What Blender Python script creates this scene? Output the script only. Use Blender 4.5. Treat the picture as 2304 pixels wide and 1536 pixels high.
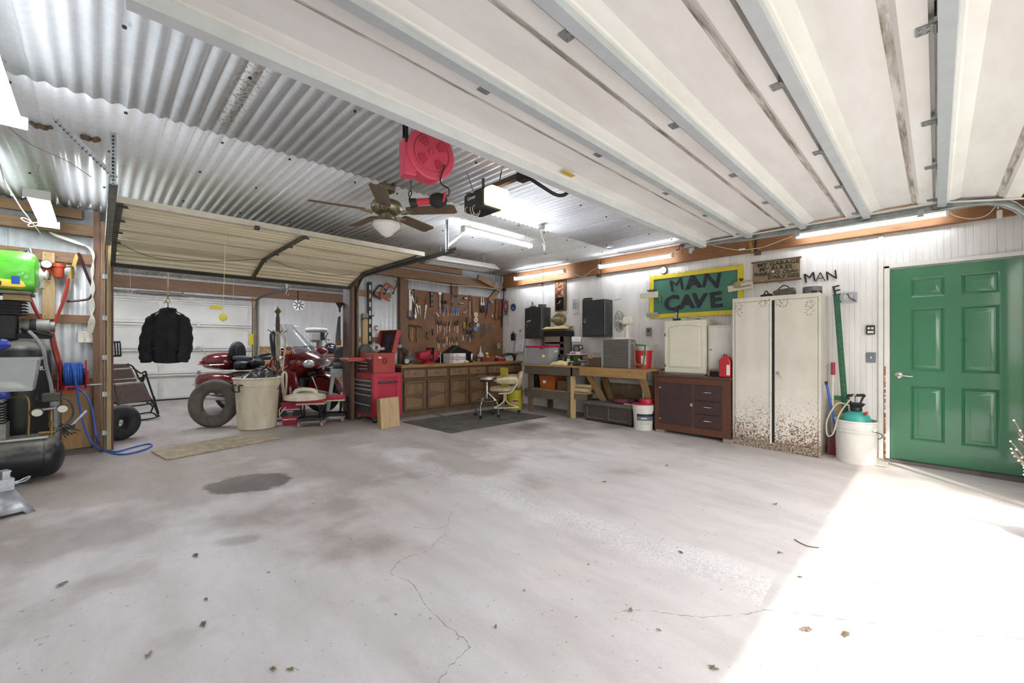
import bpy, bmesh, math, random
from mathutils import Vector, Matrix, Euler
R=math.radians; PI=math.pi
random.seed(7)
SC=bpy.context.scene
for o in list(bpy.data.objects): bpy.data.objects.remove(o,do_unlink=True)
COL=SC.collection
# ------------------------------------------------------------------ camera, sky, sun, exposure
F_PX=944.0; HX=1152.0; HY=779.0; CH=1.24
cd=bpy.data.cameras.new('camera'); cam=bpy.data.objects.new('camera',cd); COL.objects.link(cam)
cam.location=(0,0,CH); cam.rotation_euler=(R(90),0,math.atan2(-.7026,.7116))
cd.sensor_width=36; cd.lens=36*F_PX/2304; cd.shift_y=(HY-768)/2304; cd.clip_start=.03; cd.clip_end=200
SC.camera=cam
SC.view_settings.view_transform='Standard'; SC.view_settings.look='None'
SC.view_settings.exposure=0.80; SC.view_settings.gamma=1; SC.view_settings.use_curve_mapping=False
W=bpy.data.worlds.new('world'); SC.world=W; W.use_nodes=True
wn=W.node_tree.nodes; bg=wn['Background']
sky=wn.new('ShaderNodeTexSky'); sky.sky_type='NISHITA'; sky.sun_disc=False; sky.sun_elevation=R(52); sky.sun_rotation=R(225)
sky.air_density=1.6; sky.dust_density=3.0
wm=wn.new('ShaderNodeMixRGB'); wm.blend_type='MIX'; wm.inputs[0].default_value=.55; wm.inputs[2].default_value=(5.6,5.6,5.7,1)
W.node_tree.links.new(sky.outputs[0],wm.inputs[1]); W.node_tree.links.new(wm.outputs[0],bg.inputs[0]); bg.inputs[1].default_value=.47
sl=bpy.data.lights.new('sun','SUN'); sl.energy=2.3; sl.angle=R(.9); sl.color=(1,.95,.88)
so=bpy.data.objects.new('sun',sl); COL.objects.link(so)
so.rotation_euler=Vector((.98,1,-1.775)).to_track_quat('-Z','Y').to_euler(); so.location=(-3,-4,6)
TUBE=18.0     # strength of the lit fluorescent tubes
# ------------------------------------------------------------------ pixel -> place (distances come from floor, walls, usual sizes)
def ray(px,py):
    t=(px-HX)/F_PX; v=(HY-py)/F_PX
    return (.7026+t*.7116, .7116-t*.7026, v)
def aX(px,py,X):
    d=ray(px,py); k=X/d[0]; return Vector((X,d[1]*k,CH+d[2]*k))
def aY(px,py,Y):
    d=ray(px,py); k=Y/d[1]; return Vector((d[0]*k,Y,CH+d[2]*k))
def aZ(px,py,z):
    d=ray(px,py); k=(z-CH)/d[2]; return Vector((d[0]*k,d[1]*k,z))
SLOPE=.0168
def fz(Y): return SLOPE*(Y-.35) if Y<6.5 else SLOPE*6.15     # the slab falls towards the big door
def FL(px,py):
    d=ray(px,py); k=(-SLOPE*.35-CH)/(d[2]-SLOPE*d[1])
    if d[1]*k>6.5: k=(SLOPE*6.15-CH)/d[2]
    return Vector((d[0]*k,d[1]*k,CH+d[2]*k))
XR=6.12; YB=6.5; YF=11.46; ZC=2.72; XL=-1.4; YFR=-.65; ZF2=SLOPE*6.15
# ------------------------------------------------------------------ mesh helpers
def cr(pts,n=6):
    P=[Vector(p) for p in pts]
    if len(P)<3: return P
    Q=[P[0]*2-P[1]]+P+[P[-1]*2-P[-2]]; out=[]
    for i in range(1,len(Q)-2):
        a,b,c,d=Q[i-1:i+3]
        for j in range(n):
            t=j/n
            out.append(.5*((2*b)+(c-a)*t+(2*a-5*b+4*c-d)*t*t+(3*b-a-3*c+d)*t**3))
    out.append(P[-1]); return out
class MB:
    def __init__(s): s.v=[]; s.f=[]
    def add(s,vs,fs,M=None):
        b=len(s.v)
        s.v+=[(M@Vector(p)) if M else Vector(p) for p in vs]
        s.f+=[tuple(i+b for i in q) for q in fs]; return s
    def bx(s,x0,x1,y0,y1,z0,z1,M=None):
        k=getattr(s,'nb',0); s.nb=k+1; e=.00022*(k%9)          # boxes of one mesh never share a plane
        x0-=e;x1+=e;y0-=e;y1+=e;z0-=e;z1+=e
        v=[(x,y,z) for z in (z0,z1) for x,y in ((x0,y0),(x1,y0),(x1,y1),(x0,y1))]
        return s.add(v,[(3,2,1,0),(4,5,6,7),(0,1,5,4),(1,2,6,5),(2,3,7,6),(3,0,4,7)],M)
    def box(s,c,d,rot=(0,0,0)):
        M=Matrix.Translation(c)@Euler(rot).to_matrix().to_4x4()
        return s.bx(-d[0]/2,d[0]/2,-d[1]/2,d[1]/2,-d[2]/2,d[2]/2,M)
    def beam(s,p0,p1,w,h,up=(0,0,1)):
        p0=Vector(p0);p1=Vector(p1);d=p1-p0;L=d.length;d.normalize()
        u=Vector(up)
        if abs(d.dot(u))>.98: u=Vector((0,1,0)) if abs(d.y)<.9 else Vector((1,0,0))
        x=d.cross(u).normalized(); z=x.cross(d)
        M=Matrix((x,d,z)).transposed().to_4x4(); M.translation=p0
        return s.bx(-w/2,w/2,0,L,-h/2,h/2,M)
    def tube(s,pts,r,n=8,cap=True,closed=False):
        P=[Vector(p) for p in pts]; m=len(P)
        rs=r if isinstance(r,(list,tuple)) else [r]*m
        T=[]
        for i in range(m):
            a=P[(i-1)%m] if (closed or i>0) else P[i]; b=P[(i+1)%m] if (closed or i<m-1) else P[i]
            d=b-a; T.append(d.normalized() if d.length>1e-9 else Vector((0,0,1)))
        u=Vector((0,0,1)) if abs(T[0].z)<.9 else Vector((1,0,0))
        x=T[0].cross(u).normalized(); b0=len(s.v)
        for i in range(m):
            x=(x-T[i]*x.dot(T[i]))
            x=x.normalized() if x.length>1e-6 else T[i].orthogonal().normalized()
            y=T[i].cross(x)
            for k in range(n):
                a=2*PI*k/n; s.v.append(P[i]+(x*math.cos(a)+y*math.sin(a))*rs[i])
        for i in range(m if closed else m-1):
            j=(i+1)%m
            for k in range(n):
                l=(k+1)%n; s.f.append((b0+i*n+k,b0+i*n+l,b0+j*n+l,b0+j*n+k))
        if cap and not closed:
            s.f.append(tuple(b0+k for k in range(n-1,-1,-1))); s.f.append(tuple(b0+(m-1)*n+k for k in range(n)))
        return s
    def cyl(s,p0,p1,r0,r1=None,n=14,cap=True): return s.tube([p0,p1],[r0,r0 if r1 is None else r1],n,cap)
    def lathe(s,prof,c=(0,0,0),n=24,M=None,a0=0,a1=2*PI):
        full=abs(a1-a0-2*PI)<1e-6; b=len(s.v); c=Vector(c); m=n if full else n+1
        for r,h in prof:
            for k in range(m):
                a=a0+(a1-a0)*k/n; p=Vector((r*math.cos(a),r*math.sin(a),h))
                s.v.append((M@p if M else p)+c)
        for i in range(len(prof)-1):
            for k in range(n):
                l=(k+1)%m if full else k+1
                s.f.append((b+i*m+k,b+i*m+l,b+(i+1)*m+l,b+(i+1)*m+k))
        flat=(len(prof)==2 and abs(prof[0][1]-prof[1][1])<1e-6) or (abs(prof[0][0]-prof[-1][0])<1e-6 and abs(prof[0][1]-prof[-1][1])<1e-6)
        if full and not flat:
            if prof[0][0]>1e-5: s.f.append(tuple(b+k for k in range(n-1,-1,-1)))
            if prof[-1][0]>1e-5: s.f.append(tuple(b+(len(prof)-1)*m+k for k in range(n)))
        return s
    def sph(s,c,r,n=14,m=9,rot=(0,0,0)):
        rr=r if isinstance(r,(list,tuple)) else (r,r,r)
        M=Matrix.Translation(c)@Euler(rot).to_matrix().to_4x4()@Matrix.Diagonal((*rr,1))
        pr=[(math.sin(PI*i/m),-math.cos(PI*i/m)) for i in range(m+1)]
        pr[0]=(1e-4,-1);pr[-1]=(1e-4,1)
        t=MB().lathe(pr,n=n); return s.add(t.v,t.f,M)
    def torus(s,c,Rr,r,rot=(0,0,0),n=28,m=10,sq=1.0,a0=0,a1=2*PI):
        M=Matrix.Translation(c)@Euler(rot).to_matrix().to_4x4()
        full=abs(a1-a0-2*PI)<1e-6; k=n if full else n+1
        pts=[M@Vector((Rr*math.cos(a0+(a1-a0)*i/n),Rr*math.sin(a0+(a1-a0)*i/n)*sq,0)) for i in range(k)]
        return s.tube(pts,r,m,True,full)
    def prism(s,o,plane,a,b,M=None):
        n=len(o)
        def mk(u,w,t): return {'xz':(u,t,w),'yz':(t,u,w),'xy':(u,w,t)}[plane]
        v=[mk(u,w,a) for u,w in o]+[mk(u,w,b) for u,w in o]
        f=[tuple(range(n)),tuple(range(2*n-1,n-1,-1))]+[(i,i+n,(i+1)%n+n,(i+1)%n) for i in range(n)]
        return s.add(v,f,M)
    def sheet(s,prof,w0,w1,M=None):       # profile [(u,d)] swept along z from w0 to w1: u along x, d along y
        n=len(prof); v=[(u,d,w0) for u,d in prof]+[(u,d,w1) for u,d in prof]
        return s.add(v,[(i,i+1,i+1+n,i+n) for i in range(n-1)],M)
    def grid(s,fn,nu,nv):
        b=len(s.v)
        for j in range(nv+1):
            for i in range(nu+1): s.v.append(Vector(fn(i/nu,j/nv)))
        for j in range(nv):
            for i in range(nu):
                a=b+j*(nu+1)+i; s.f.append((a,a+1,a+nu+2,a+nu+1))
        return s
    def xf(s,M): s.v=[M@p for p in s.v]; return s
def RZ(a): return Matrix.Rotation(a,4,'Z')
def TR(x,y,z): return Matrix.Translation((x,y,z))
def RO(rx,ry,rz): return Euler((rx,ry,rz)).to_matrix().to_4x4()
def mesh_of(name,m,ang=38,fix=True):
    me=bpy.data.meshes.new(name); me.from_pydata([tuple(p) for p in m.v],[],m.f)
    if fix:
        bm=bmesh.new(); bm.from_mesh(me); bmesh.ops.recalc_face_normals(bm,faces=bm.faces); bm.to_mesh(me); bm.free()
    me.update()
    if ang:
        me.polygons.foreach_set('use_smooth',[True]*len(me.polygons)); me.set_sharp_from_angle(angle=R(ang))
    return me
def ob(name,m,mt,parent=None,ang=38,bev=0,solid=0,sub=0,fix=True,label=None):
    me=mesh_of(name,m,ang,fix); o=bpy.data.objects.new(name,me); COL.objects.link(o)
    me.materials.append(mt)
    if parent is not None: o.parent=parent
    if solid: md=o.modifiers.new('s','SOLIDIFY'); md.thickness=solid; md.offset=0
    if bev: md=o.modifiers.new('b','BEVEL'); md.width=bev; md.segments=2; md.limit_method='ANGLE'; md.angle_limit=R(40)
    if sub: md=o.modifiers.new('u','SUBSURF'); md.levels=sub; md.render_levels=sub
    if label: o['label']=label
    return o
def tag(o,label,cat,group=None,kind=None):
    o['label']=label; o['category']=cat
    if group: o['group']=group
    if kind: o['kind']=kind
    return o
def thing(name,label,cat,loc=(0,0,0),rz=0,group=None,kind=None):
    o=bpy.data.objects.new(name,None); COL.objects.link(o); o.empty_display_size=.05
    o.location=loc; o.rotation_euler=(0,0,rz); return tag(o,label,cat,group,kind)
def dup(o,parent=None,loc=None,rz=None,label=None):
    c=o.copy(); COL.objects.link(c)
    if parent is not None: c.parent=parent
    if loc is not None: c.location=loc
    if rz is not None: c.rotation_euler=(0,0,rz)
    if label: c['label']=label
    for ch in [x for x in bpy.data.objects if x.parent==o]: dup(ch,c)
    return c
RW=-PI/2      # things on the right wall: local x runs right along the wall, local y into the wall
def txt(s,size,ext=.003,bold=0,align='CENTER'):
    cu=bpy.data.curves.new('t','FONT'); cu.body=s; cu.size=size; cu.extrude=ext; cu.offset=bold; cu.align_x=align; cu.align_y='CENTER'; cu.resolution_u=2
    o=bpy.data.objects.new('t',cu); COL.objects.link(o)
    dg=bpy.context.evaluated_depsgraph_get(); me=bpy.data.meshes.new_from_object(o.evaluated_get(dg))
    m=MB(); m.v=[Vector(v.co) for v in me.vertices]; m.f=[tuple(p.vertices) for p in me.polygons]
    bpy.data.objects.remove(o,do_unlink=True); bpy.data.curves.remove(cu); bpy.data.meshes.remove(me)
    return m
def txw(s,size,x,y,z,ext=.002,bold=0,rot=0,align='CENTER'):   # text standing upright in the local x-z plane, facing -y
    m=txt(s,size,ext,bold,align); m.xf(TR(x,y,z)@RO(0,-rot,0)@RO(PI/2,0,0)); return m
# ------------------------------------------------------------------ materials
def hexc(h):
    h=h.lstrip('#'); c=[int(h[i:i+2],16)/255 for i in (0,2,4)]
    return tuple(x/12.92 if x<=.04045 else ((x+.055)/1.055)**2.4 for x in c)+(1,)
class NT:
    def __init__(s,name):
        s.m=bpy.data.materials.new(name); s.m.use_nodes=True; s.t=s.m.node_tree; s.N=s.t.nodes; s.b=s.N['Principled BSDF']
    def n(s,t,**k):
        d=s.N.new(t)
        for a,v in k.items(): setattr(d,a,v)
        return d
    def l(s,a,b): s.t.links.new(a,b)
    def co(s,scale=(1,1,1),rot=(0,0,0),loc=(0,0,0),src='Object'):
        if not hasattr(s,'tc'): s.tc=s.n('ShaderNodeTexCoord')
        mp=s.n('ShaderNodeMapping'); mp.inputs['Scale'].default_value=scale; mp.inputs['Rotation'].default_value=rot; mp.inputs['Location'].default_value=loc
        s.l(s.tc.outputs[src],mp.inputs[0]); return mp.outputs[0]
    def noise(s,co,scale=5,detail=4,rough=.55,dist=0):
        d=s.n('ShaderNodeTexNoise'); d.inputs['Scale'].default_value=scale; d.inputs['Detail'].default_value=detail; d.inputs['Roughness'].default_value=rough; d.inputs['Distortion'].default_value=dist
        if co is not None: s.l(co,d.inputs['Vector'])
        return d.outputs['Fac']
    def ramp(s,fac,stops,interp='LINEAR'):
        d=s.n('ShaderNodeValToRGB'); d.color_ramp.interpolation=interp; e=d.color_ramp.elements
        while len(e)<len(stops): e.new(.5)
        for q,(p,c) in zip(e,stops): q.position=p; q.color=c if isinstance(c,tuple) else hexc(c)
        s.l(fac,d.inputs[0]); return d.outputs[0]
    def mix(s,f,a,b,mode='MIX'):
        d=s.n('ShaderNodeMixRGB',blend_type=mode)
        for i,x in ((0,f),(1,a),(2,b)):
            if isinstance(x,(int,float)): d.inputs[i].default_value=x
            elif isinstance(x,tuple): d.inputs[i].default_value=x
            elif isinstance(x,str): d.inputs[i].default_value=hexc(x)
            else: s.l(x,d.inputs[i])
        return d.outputs[0]
    def math(s,op,a,b=None,c=None):
        d=s.n('ShaderNodeMath',operation=op)
        for i,x in ((0,a),(1,b),(2,c)):
            if x is None: continue
            if isinstance(x,(int,float)): d.inputs[i].default_value=x
            else: s.l(x,d.inputs[i])
        return d.outputs[0]
    def bump(s,h,st=.3,dist=.01):
        d=s.n('ShaderNodeBump'); d.inputs['Strength'].default_value=st; d.inputs['Distance'].default_value=dist
        s.l(h,d.inputs['Height']); s.l(d.outputs[0],s.b.inputs['Normal'])
    def set(s,**k):
        for a,v in k.items():
            i=s.b.inputs[a.replace('_',' ')]
            if isinstance(v,(int,float,tuple)): i.default_value=v
            else: s.l(v,i)
        return s
MC={}
W0=(0,0,0,1); W1=(1,1,1,1)
def mat(c,rough=.5,metal=0,var=.12,scale=7,bump=0,bs=60,trans=0,alpha=1,emit=0,coat=0):
    key=('m',c,rough,metal,var,scale,bump,bs,trans,alpha,emit,coat)
    if key in MC: return MC[key]
    t=NT('paint_'+c.strip('#')); b=hexc(c)
    if var>0:
        d=tuple(x*(1-var*1.6) for x in b[:3])+(1,); h=tuple(min(1,x*(1+var)) for x in b[:3])+(1,)
        nz=t.noise(t.co(),scale,5,.6); t.set(Base_Color=t.ramp(nz,[(.3,d),(.7,h)]))
        rr=t.ramp(nz,[(.25,(min(1,rough+.12),)*3+(1,)),(.75,(max(.02,rough-.06),)*3+(1,))]); t.set(Roughness=rr)
    else: t.set(Base_Color=b,Roughness=rough)
    t.set(Metallic=metal)
    if bump: t.bump(t.noise(t.co(),bs,3),bump,.004)
    if trans: t.set(Transmission_Weight=trans,IOR=1.45)
    if alpha<1: t.set(Alpha=alpha)
    if emit: t.set(Emission_Color=b,Emission_Strength=emit)
    if coat: t.set(Coat_Weight=coat,Coat_Roughness=.08)
    MC[key]=t.m; return t.m
def wood(c1,c2,axis='z',rough=.65,scale=1.0,knots=.5):
    key=('w',c1,c2,axis,rough,scale,knots)
    if key in MC: return MC[key]
    t=NT('wood_'+c1.strip('#'))
    s={'x':(1.2,14,14),'y':(14,1.2,14),'z':(14,14,1.2)}[axis]; s=tuple(q*scale for q in s)
    g=t.noise(t.co(s),1.6,6,.62,1.2); fine=t.noise(t.co(tuple(q*5 for q in s)),2,3,.6)
    c=t.ramp(g,[(.28,c1),(.52,c2),(.75,c1)])
    c=t.mix(.35,c,t.ramp(fine,[(.3,(.35,.3,.25,1)),(.7,W1)]),'MULTIPLY')
    if knots:
        v=t.n('ShaderNodeTexVoronoi'); k={'x':(1.3,5,5),'y':(5,1.3,5),'z':(5,5,1.3)}[axis]
        t.l(t.co(tuple(q*scale for q in k)),v.inputs['Vector']); v.inputs['Scale'].default_value=1.0
        c=t.mix(t.ramp(v.outputs['Distance'],[(.05,(knots,)*3+(1,)),(.13,W0)]),c,(.05,.025,.012,1))
    t.set(Base_Color=c,Roughness=rough); t.bump(fine,.15,.003); MC[key]=t.m; return t.m
def chrome(c='#c8c8c8',rough=.25): return mat(c,rough,1,.06)
STEEL=mat('#a9abac',.38,.9,.12,9); DSTEEL=mat('#55565a',.42,.85,.15,9); GALV=mat('#b9bcbd',.42,.75,.16,14)
BLACK=mat('#1b1b1c',.5,0,.15); RUBBER=mat('#1e1e1e',.75,0,.15); WHITEP=mat('#e6e3dd',.5,0,.04); CORDW=mat('#e0ddd5',.55,0,.03)
BEAM={a:wood('#775a42','#987557',a) for a in 'xyz'}; OLDW={a:wood('#65493a','#7d5d48',a) for a in 'xyz'}
PINE={a:wood('#b89a68','#cdb283',a) for a in 'xyz'}; GREYW={a:wood('#4d453c','#6a6055',a) for a in 'xyz'}
def concrete():
    t=NT('concrete_slab'); P=t.co()
    big=t.noise(t.co(),.55,5,.6); mid=t.noise(t.co((1,.35,1)),3.2,6,.62); fine=t.noise(t.co(),85,3,.6)
    c=t.ramp(big,[(.25,'#c4bcb7'),(.5,'#d2cdca'),(.78,'#dedbda')])
    c=t.mix(.5,c,t.ramp(mid,[(.3,'#c2bab5'),(.6,'#f4f3f3')]),'MULTIPLY')
    c=t.mix(.18,c,t.ramp(t.noise(t.co(),1.1,4,.6),[(.45,(1,1,1,1)),(.7,(.95,.72,.62,1))]),'MULTIPLY')
    sep=t.n('ShaderNodeSeparateXYZ'); t.l(P,sep.inputs[0]); Y=sep.outputs[1]; X=sep.outputs[0]
    c=t.mix(t.ramp(t.math('MULTIPLY_ADD',t.noise(t.co(),1.3,4),2.4,t.math('MULTIPLY_ADD',Y,.25,-1.2)),[(.7,W0),(1.25,(.6,.6,.6,1))]),c,t.mix(.8,c,'#a39484','MULTIPLY'))
    def blot(cx,cy,rx,ry,rot,lo,hi,amt,col,nsc=5,nst=.5):
        nonlocal c
        v=t.co((1/rx,1/ry,0),loc=(0,0,0),rot=(0,0,0))
        m1=t.n('ShaderNodeVectorMath',operation='SUBTRACT'); t.l(P,m1.inputs[0]); m1.inputs[1].default_value=(cx,cy,0)
        m2=t.n('ShaderNodeVectorRotate',rotation_type='Z_AXIS'); t.l(m1.outputs[0],m2.inputs[0]); m2.inputs['Angle'].default_value=rot
        m3=t.n('ShaderNodeVectorMath',operation='MULTIPLY'); t.l(m2.outputs[0],m3.inputs[0]); m3.inputs[1].default_value=(1/rx,1/ry,0)
        m4=t.n('ShaderNodeVectorMath',operation='LENGTH'); t.l(m3.outputs[0],m4.inputs[0])
        d=t.math('ADD',m4.outputs['Value'],t.math('MULTIPLY_ADD',t.noise(P,nsc,5,.7),nst*2,-nst))
        c=t.mix(t.ramp(d,[(lo,(amt,)*3+(1,)),(hi,W0)]),c,col)
    blot(.93,4.16,.36,.30,.35,.80,.93,.96,'#594f46',6,.35)         # oil patch
    blot(.62,3.02,.16,.09,.5,.5,1.0,.6,'#8c8580',12,.5)
    blot(4.5,4.2,.55,.28,-.3,.3,1.1,.8,'#6a5a4d',5,.5)
    blot(3.9,4.4,.5,.3,0,.3,1.1,.4,'#7d7067',5,.5)
    blot(.5,4.9,1.6,.7,.2,.3,1.2,.45,'#94836f',3,.5)
    blot(2.3,5.9,2.6,.8,0,.3,1.2,.45,'#8b7d6c',3,.5)
    blot(5.4,1.7,.5,1.6,0,.3,1.2,.4,'#95887e',4,.5)
    # pale salt-like trail
    a=FL(815,1000); b=FL(1730,1325); ang=math.atan2(b[1]-a[1],b[0]-a[0]); L=math.hypot(b[0]-a[0],b[1]-a[1])
    m1=t.n('ShaderNodeVectorMath',operation='SUBTRACT'); t.l(P,m1.inputs[0]); m1.inputs[1].default_value=(a[0],a[1],0)
    m2=t.n('ShaderNodeVectorRotate',rotation_type='Z_AXIS'); t.l(m1.outputs[0],m2.inputs[0]); m2.inputs['Angle'].default_value=-ang
    s2=t.n('ShaderNodeSeparateXYZ'); t.l(m2.outputs[0],s2.inputs[0])
    w=t.math('ADD',t.math('ABSOLUTE',s2.outputs[1]),t.math('MULTIPLY_ADD',t.noise(P,3,5,.7),.5,-.25))
    band=t.ramp(w,[(.06,(.42,)*3+(1,)),(.24,W0)])
    ends=t.math('MULTIPLY',t.math('GREATER_THAN',s2.outputs[0],0.0),t.math('LESS_THAN',s2.outputs[0],L))
    sp=t.ramp(t.noise(P,70,2,.6),[(.42,(.15,)*3+(1,)),(.58,W1)])
    c=t.mix(t.math('MULTIPLY',t.math('MULTIPLY',band,ends),sp),c,'#f1f1f2')
    # specks of dirt
    c=t.mix(t.ramp(t.noise(P,38,2,.5),[(.705,W0),(.75,(.6,)*3+(1,))]),c,'#6d645c')
    c=t.mix(t.ramp(t.noise(P,80,2,.5),[(.735,W0),(.77,(.55,)*3+(1,))]),c,'#5a5049')
    c=t.mix(.12,c,t.ramp(fine,[(.3,(.5,.5,.5,1)),(.7,W1)]),'MULTIPLY')
    t.set(Base_Color=c,Roughness=t.ramp(mid,[(.3,(.75,)*3+(1,)),(.7,(.55,)*3+(1,))])); t.bump(t.math('ADD',fine,mid),.12,.004); return t.m
def galv(c='#b4b6b6',rough=.34,dirt=.5,scale=1.0,metal=.45,lo='#8f8d89',hi='#c9cccd',streak=False):
    t=NT('galvanised'); n1=t.noise(t.co((1.5,.25,1.5)),2.2*scale,6,.65); n2=t.noise(t.co(),26,4,.6)
    k=t.ramp(n1,[(.25,lo),(.5,c),(.8,hi)])
    k=t.mix(dirt*.35,k,t.ramp(n2,[(.35,'#77716a'),(.6,W1)]),'MULTIPLY')
    if streak:
        s=t.n('ShaderNodeSeparateXYZ'); t.l(t.co(),s.inputs[0]); nn=t.noise(t.co((6,2,1)),5,5,.7)
        a=t.math('ADD',t.math('ABSOLUTE',t.math('ADD',s.outputs[0],-.60)),t.math('MULTIPLY_ADD',nn,.16,-.08)); b=t.math('ADD',t.math('ABSOLUTE',t.math('ADD',s.outputs[1],-2.75)),t.math('MULTIPLY_ADD',nn,.6,-.3))
        mk=t.math('MULTIPLY',t.ramp(a,[(.03,W1),(.07,W0)]),t.ramp(b,[(.55,W1),(.68,W0)])); k=t.mix(mk,k,t.ramp(t.noise(t.co(),40,4,.7),[(.38,'#8a7d6f'),(.5,'#efeeec')]))
    t.set(Base_Color=k,Metallic=metal,Roughness=t.ramp(n1,[(.3,(rough+.14,)*3+(1,)),(.75,(rough-.06,)*3+(1,))])); return t.m
def beadboard():
    t=NT('white_beadboard'); n=t.noise(t.co((3,3,.6)),3,5,.6); d=t.noise(t.co(),45,3,.6)
    c=t.ramp(n,[(.2,'#d6d2cd'),(.6,'#e9e6e2')]); c=t.mix(t.ramp(d,[(.68,W0),(.8,(.5,)*3+(1,))]),c,'#b9b0a8')
    t.set(Base_Color=c,Roughness=.55); t.bump(d,.05,.002); return t.m
def osb():
    t=NT('osb_strand'); v=t.n('ShaderNodeTexVoronoi'); t.l(t.co((1,1,3)),v.inputs['Vector']); v.inputs['Scale'].default_value=14
    c=t.ramp(t.noise(t.co((20,20,34)),1,4,.6),[(.3,'#7d6038'),(.55,'#a98a58'),(.75,'#c2a675')]); c=t.mix(.5,c,v.outputs['Color'],'SOFT_LIGHT'); t.set(Base_Color=c,Roughness=.7); return t.m
def pegm():
    t=NT('pegboard_brown'); P=t.co((1/.0254,1/.0254,1/.0254)); s=t.n('ShaderNodeSeparateXYZ'); t.l(P,s.inputs[0])
    fr=lambda o: t.math('SUBTRACT',t.math('FRACT',o),.5)
    a=fr(s.outputs[0]); b=fr(s.outputs[2]); d=t.math('SQRT',t.math('ADD',t.math('MULTIPLY',a,a),t.math('MULTIPLY',b,b)))
    h=t.ramp(d,[(.12,W1),(.16,W0)])
    c=t.ramp(t.noise(t.co(),4,4),[(.3,'#6e4a30'),(.7,'#875e40')]); c=t.mix(h,c,'#24160d'); t.set(Base_Color=c,Roughness=.6); return t.m
def rusty(c='#cfc8bd',zlo=0.0,zhi=.75,amount=1.0):
    t=NT('chipped_enamel'); P=t.co(); s=t.n('ShaderNodeSeparateXYZ'); t.l(P,s.inputs[0])
    base=t.ramp(t.noise(t.co((1,1,.5)),3,5),[(.25,'#b9b2a7'),(.65,c)])
    hgt=t.math('MULTIPLY_ADD',s.outputs[2],-1/(zhi-zlo),zhi/(zhi-zlo))      # 1 at the bottom, 0 at zhi
    sp=t.noise(P,70,4,.7); th=t.math('MULTIPLY_ADD',t.math('MAXIMUM',hgt,0.0),.24*amount,-.02)
    m=t.ramp(t.math('ADD',sp,th),[(.68,W0),(.72,W1)])
    runs=t.noise(t.co((1.2,1.2,16),rot=(0,.08,0)),2.2,5,.7)
    m2=t.ramp(t.math('ADD',runs,t.math('MULTIPLY',t.math('MAXIMUM',hgt,0.0),.05)),[(.70,W0),(.735,(.55*amount,)*3+(1,))])
    m2=t.math('MULTIPLY',m2,t.math('LESS_THAN',s.outputs[2],zhi+.12))
    m3=t.ramp(t.math('ADD',s.outputs[2],t.math('MULTIPLY_ADD',t.noise(P,22,5,.7),.22,-.11)),[(.075,(.9,)*3+(1,)),(.13,W0)])
    rc=t.ramp(t.noise(P,14,3),[(.3,'#3f2818'),(.7,'#74482a')])
    k=t.mix(m,base,rc); k=t.mix(m2,k,rc); k=t.mix(m3,k,t.ramp(t.noise(P,60,3),[(.4,'#3e2b1c'),(.6,'#a89a86')]))
    t.set(Base_Color=k,Roughness=.5); t.bump(m,.2,.002); return t.m
def plaid():
    t=NT('plaid_cloth'); s=t.n('ShaderNodeSeparateXYZ'); t.l(t.co((1/.075,1/.075,1/.075)),s.inputs[0])
    f1=t.math('FRACT',t.math('ADD',s.outputs[0],t.math('MULTIPLY',s.outputs[1],1.0))); f2=t.math('FRACT',s.outputs[2])
    st=[(0,'#b23a40'),(.30,'#f0e8e4'),(.36,'#1c1416'),(.5,'#b8404a'),(.62,'#1c1416'),(.7,'#f0e8e4'),(.76,'#a8323a')]
    t.set(Base_Color=t.mix(.5,t.ramp(f1,st,'CONSTANT'),t.ramp(f2,st,'CONSTANT')),Roughness=.9); return t.m
# ================================================================== the setting
CONC=concrete(); GALVC=galv('#e6e8e9',.3,.3,1.0,.08,'#cfcdca','#f3f4f5',True); GALVW=galv('#dcdfe1',.4,.2,1.0,.2,'#c3c5c6','#e8eaec'); BEAD=beadboard(); OSB=osb(); PEG=pegm()
# floor: slab that falls towards the big door, level in the far bay
m=MB()
xs=[XL-.1,XR+.1]; ys=[-.80,6.5,YF+.1]
for a,b in zip(ys,ys[1:]):
    za,zb=(SLOPE*(a-.35) if a<6.5 else ZF2),(fz(b) if b<=6.5 else ZF2)
    if b==6.5: zb=ZF2
    m.add([(xs[0],a,za),(xs[1],a,za),(xs[1],b,zb),(xs[0],b,zb),(xs[0],a,-.3),(xs[1],a,-.3),(xs[1],b,-.3),(xs[0],b,-.3)],
          [(0,1,2,3),(7,6,5,4),(0,4,5,1),(2,6,7,3),(1,5,6,2),(3,7,4,0)])
tag(ob('floor',m,CONC,ang=0),'worn pale concrete garage slab with an oil patch','floor',kind='structure')
flo=bpy.data.objects['floor']
for k,pts in enumerate(([(1003,1200),(985,1215),(960,1240),(910,1256),(880,1290),(925,1310),(955,1360),(990,1395),(1035,1430),(1055,1455),(1020,1490),(985,1536)],[(1380,1378),(1440,1372),(1500,1378),(1580,1388),(1680,1380),(1740,1372),(1860,1388),(1930,1398),(2050,1412),(2180,1428),(2304,1436)],[(930,1185),(965,1190),(1005,1182),(1010,1165),(1020,1150)])):
    rk=random.Random(k); P=cr([FL(*p) for p in pts],7); P=[p+Vector((rk.uniform(-.006,.006),rk.uniform(-.006,.006),-.0008)) for p in P]
    ob('crack',MB().tube(P,[rk.uniform(.0008,.0022) for _ in P],5),mat('#6f6964',.9),flo)
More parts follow.
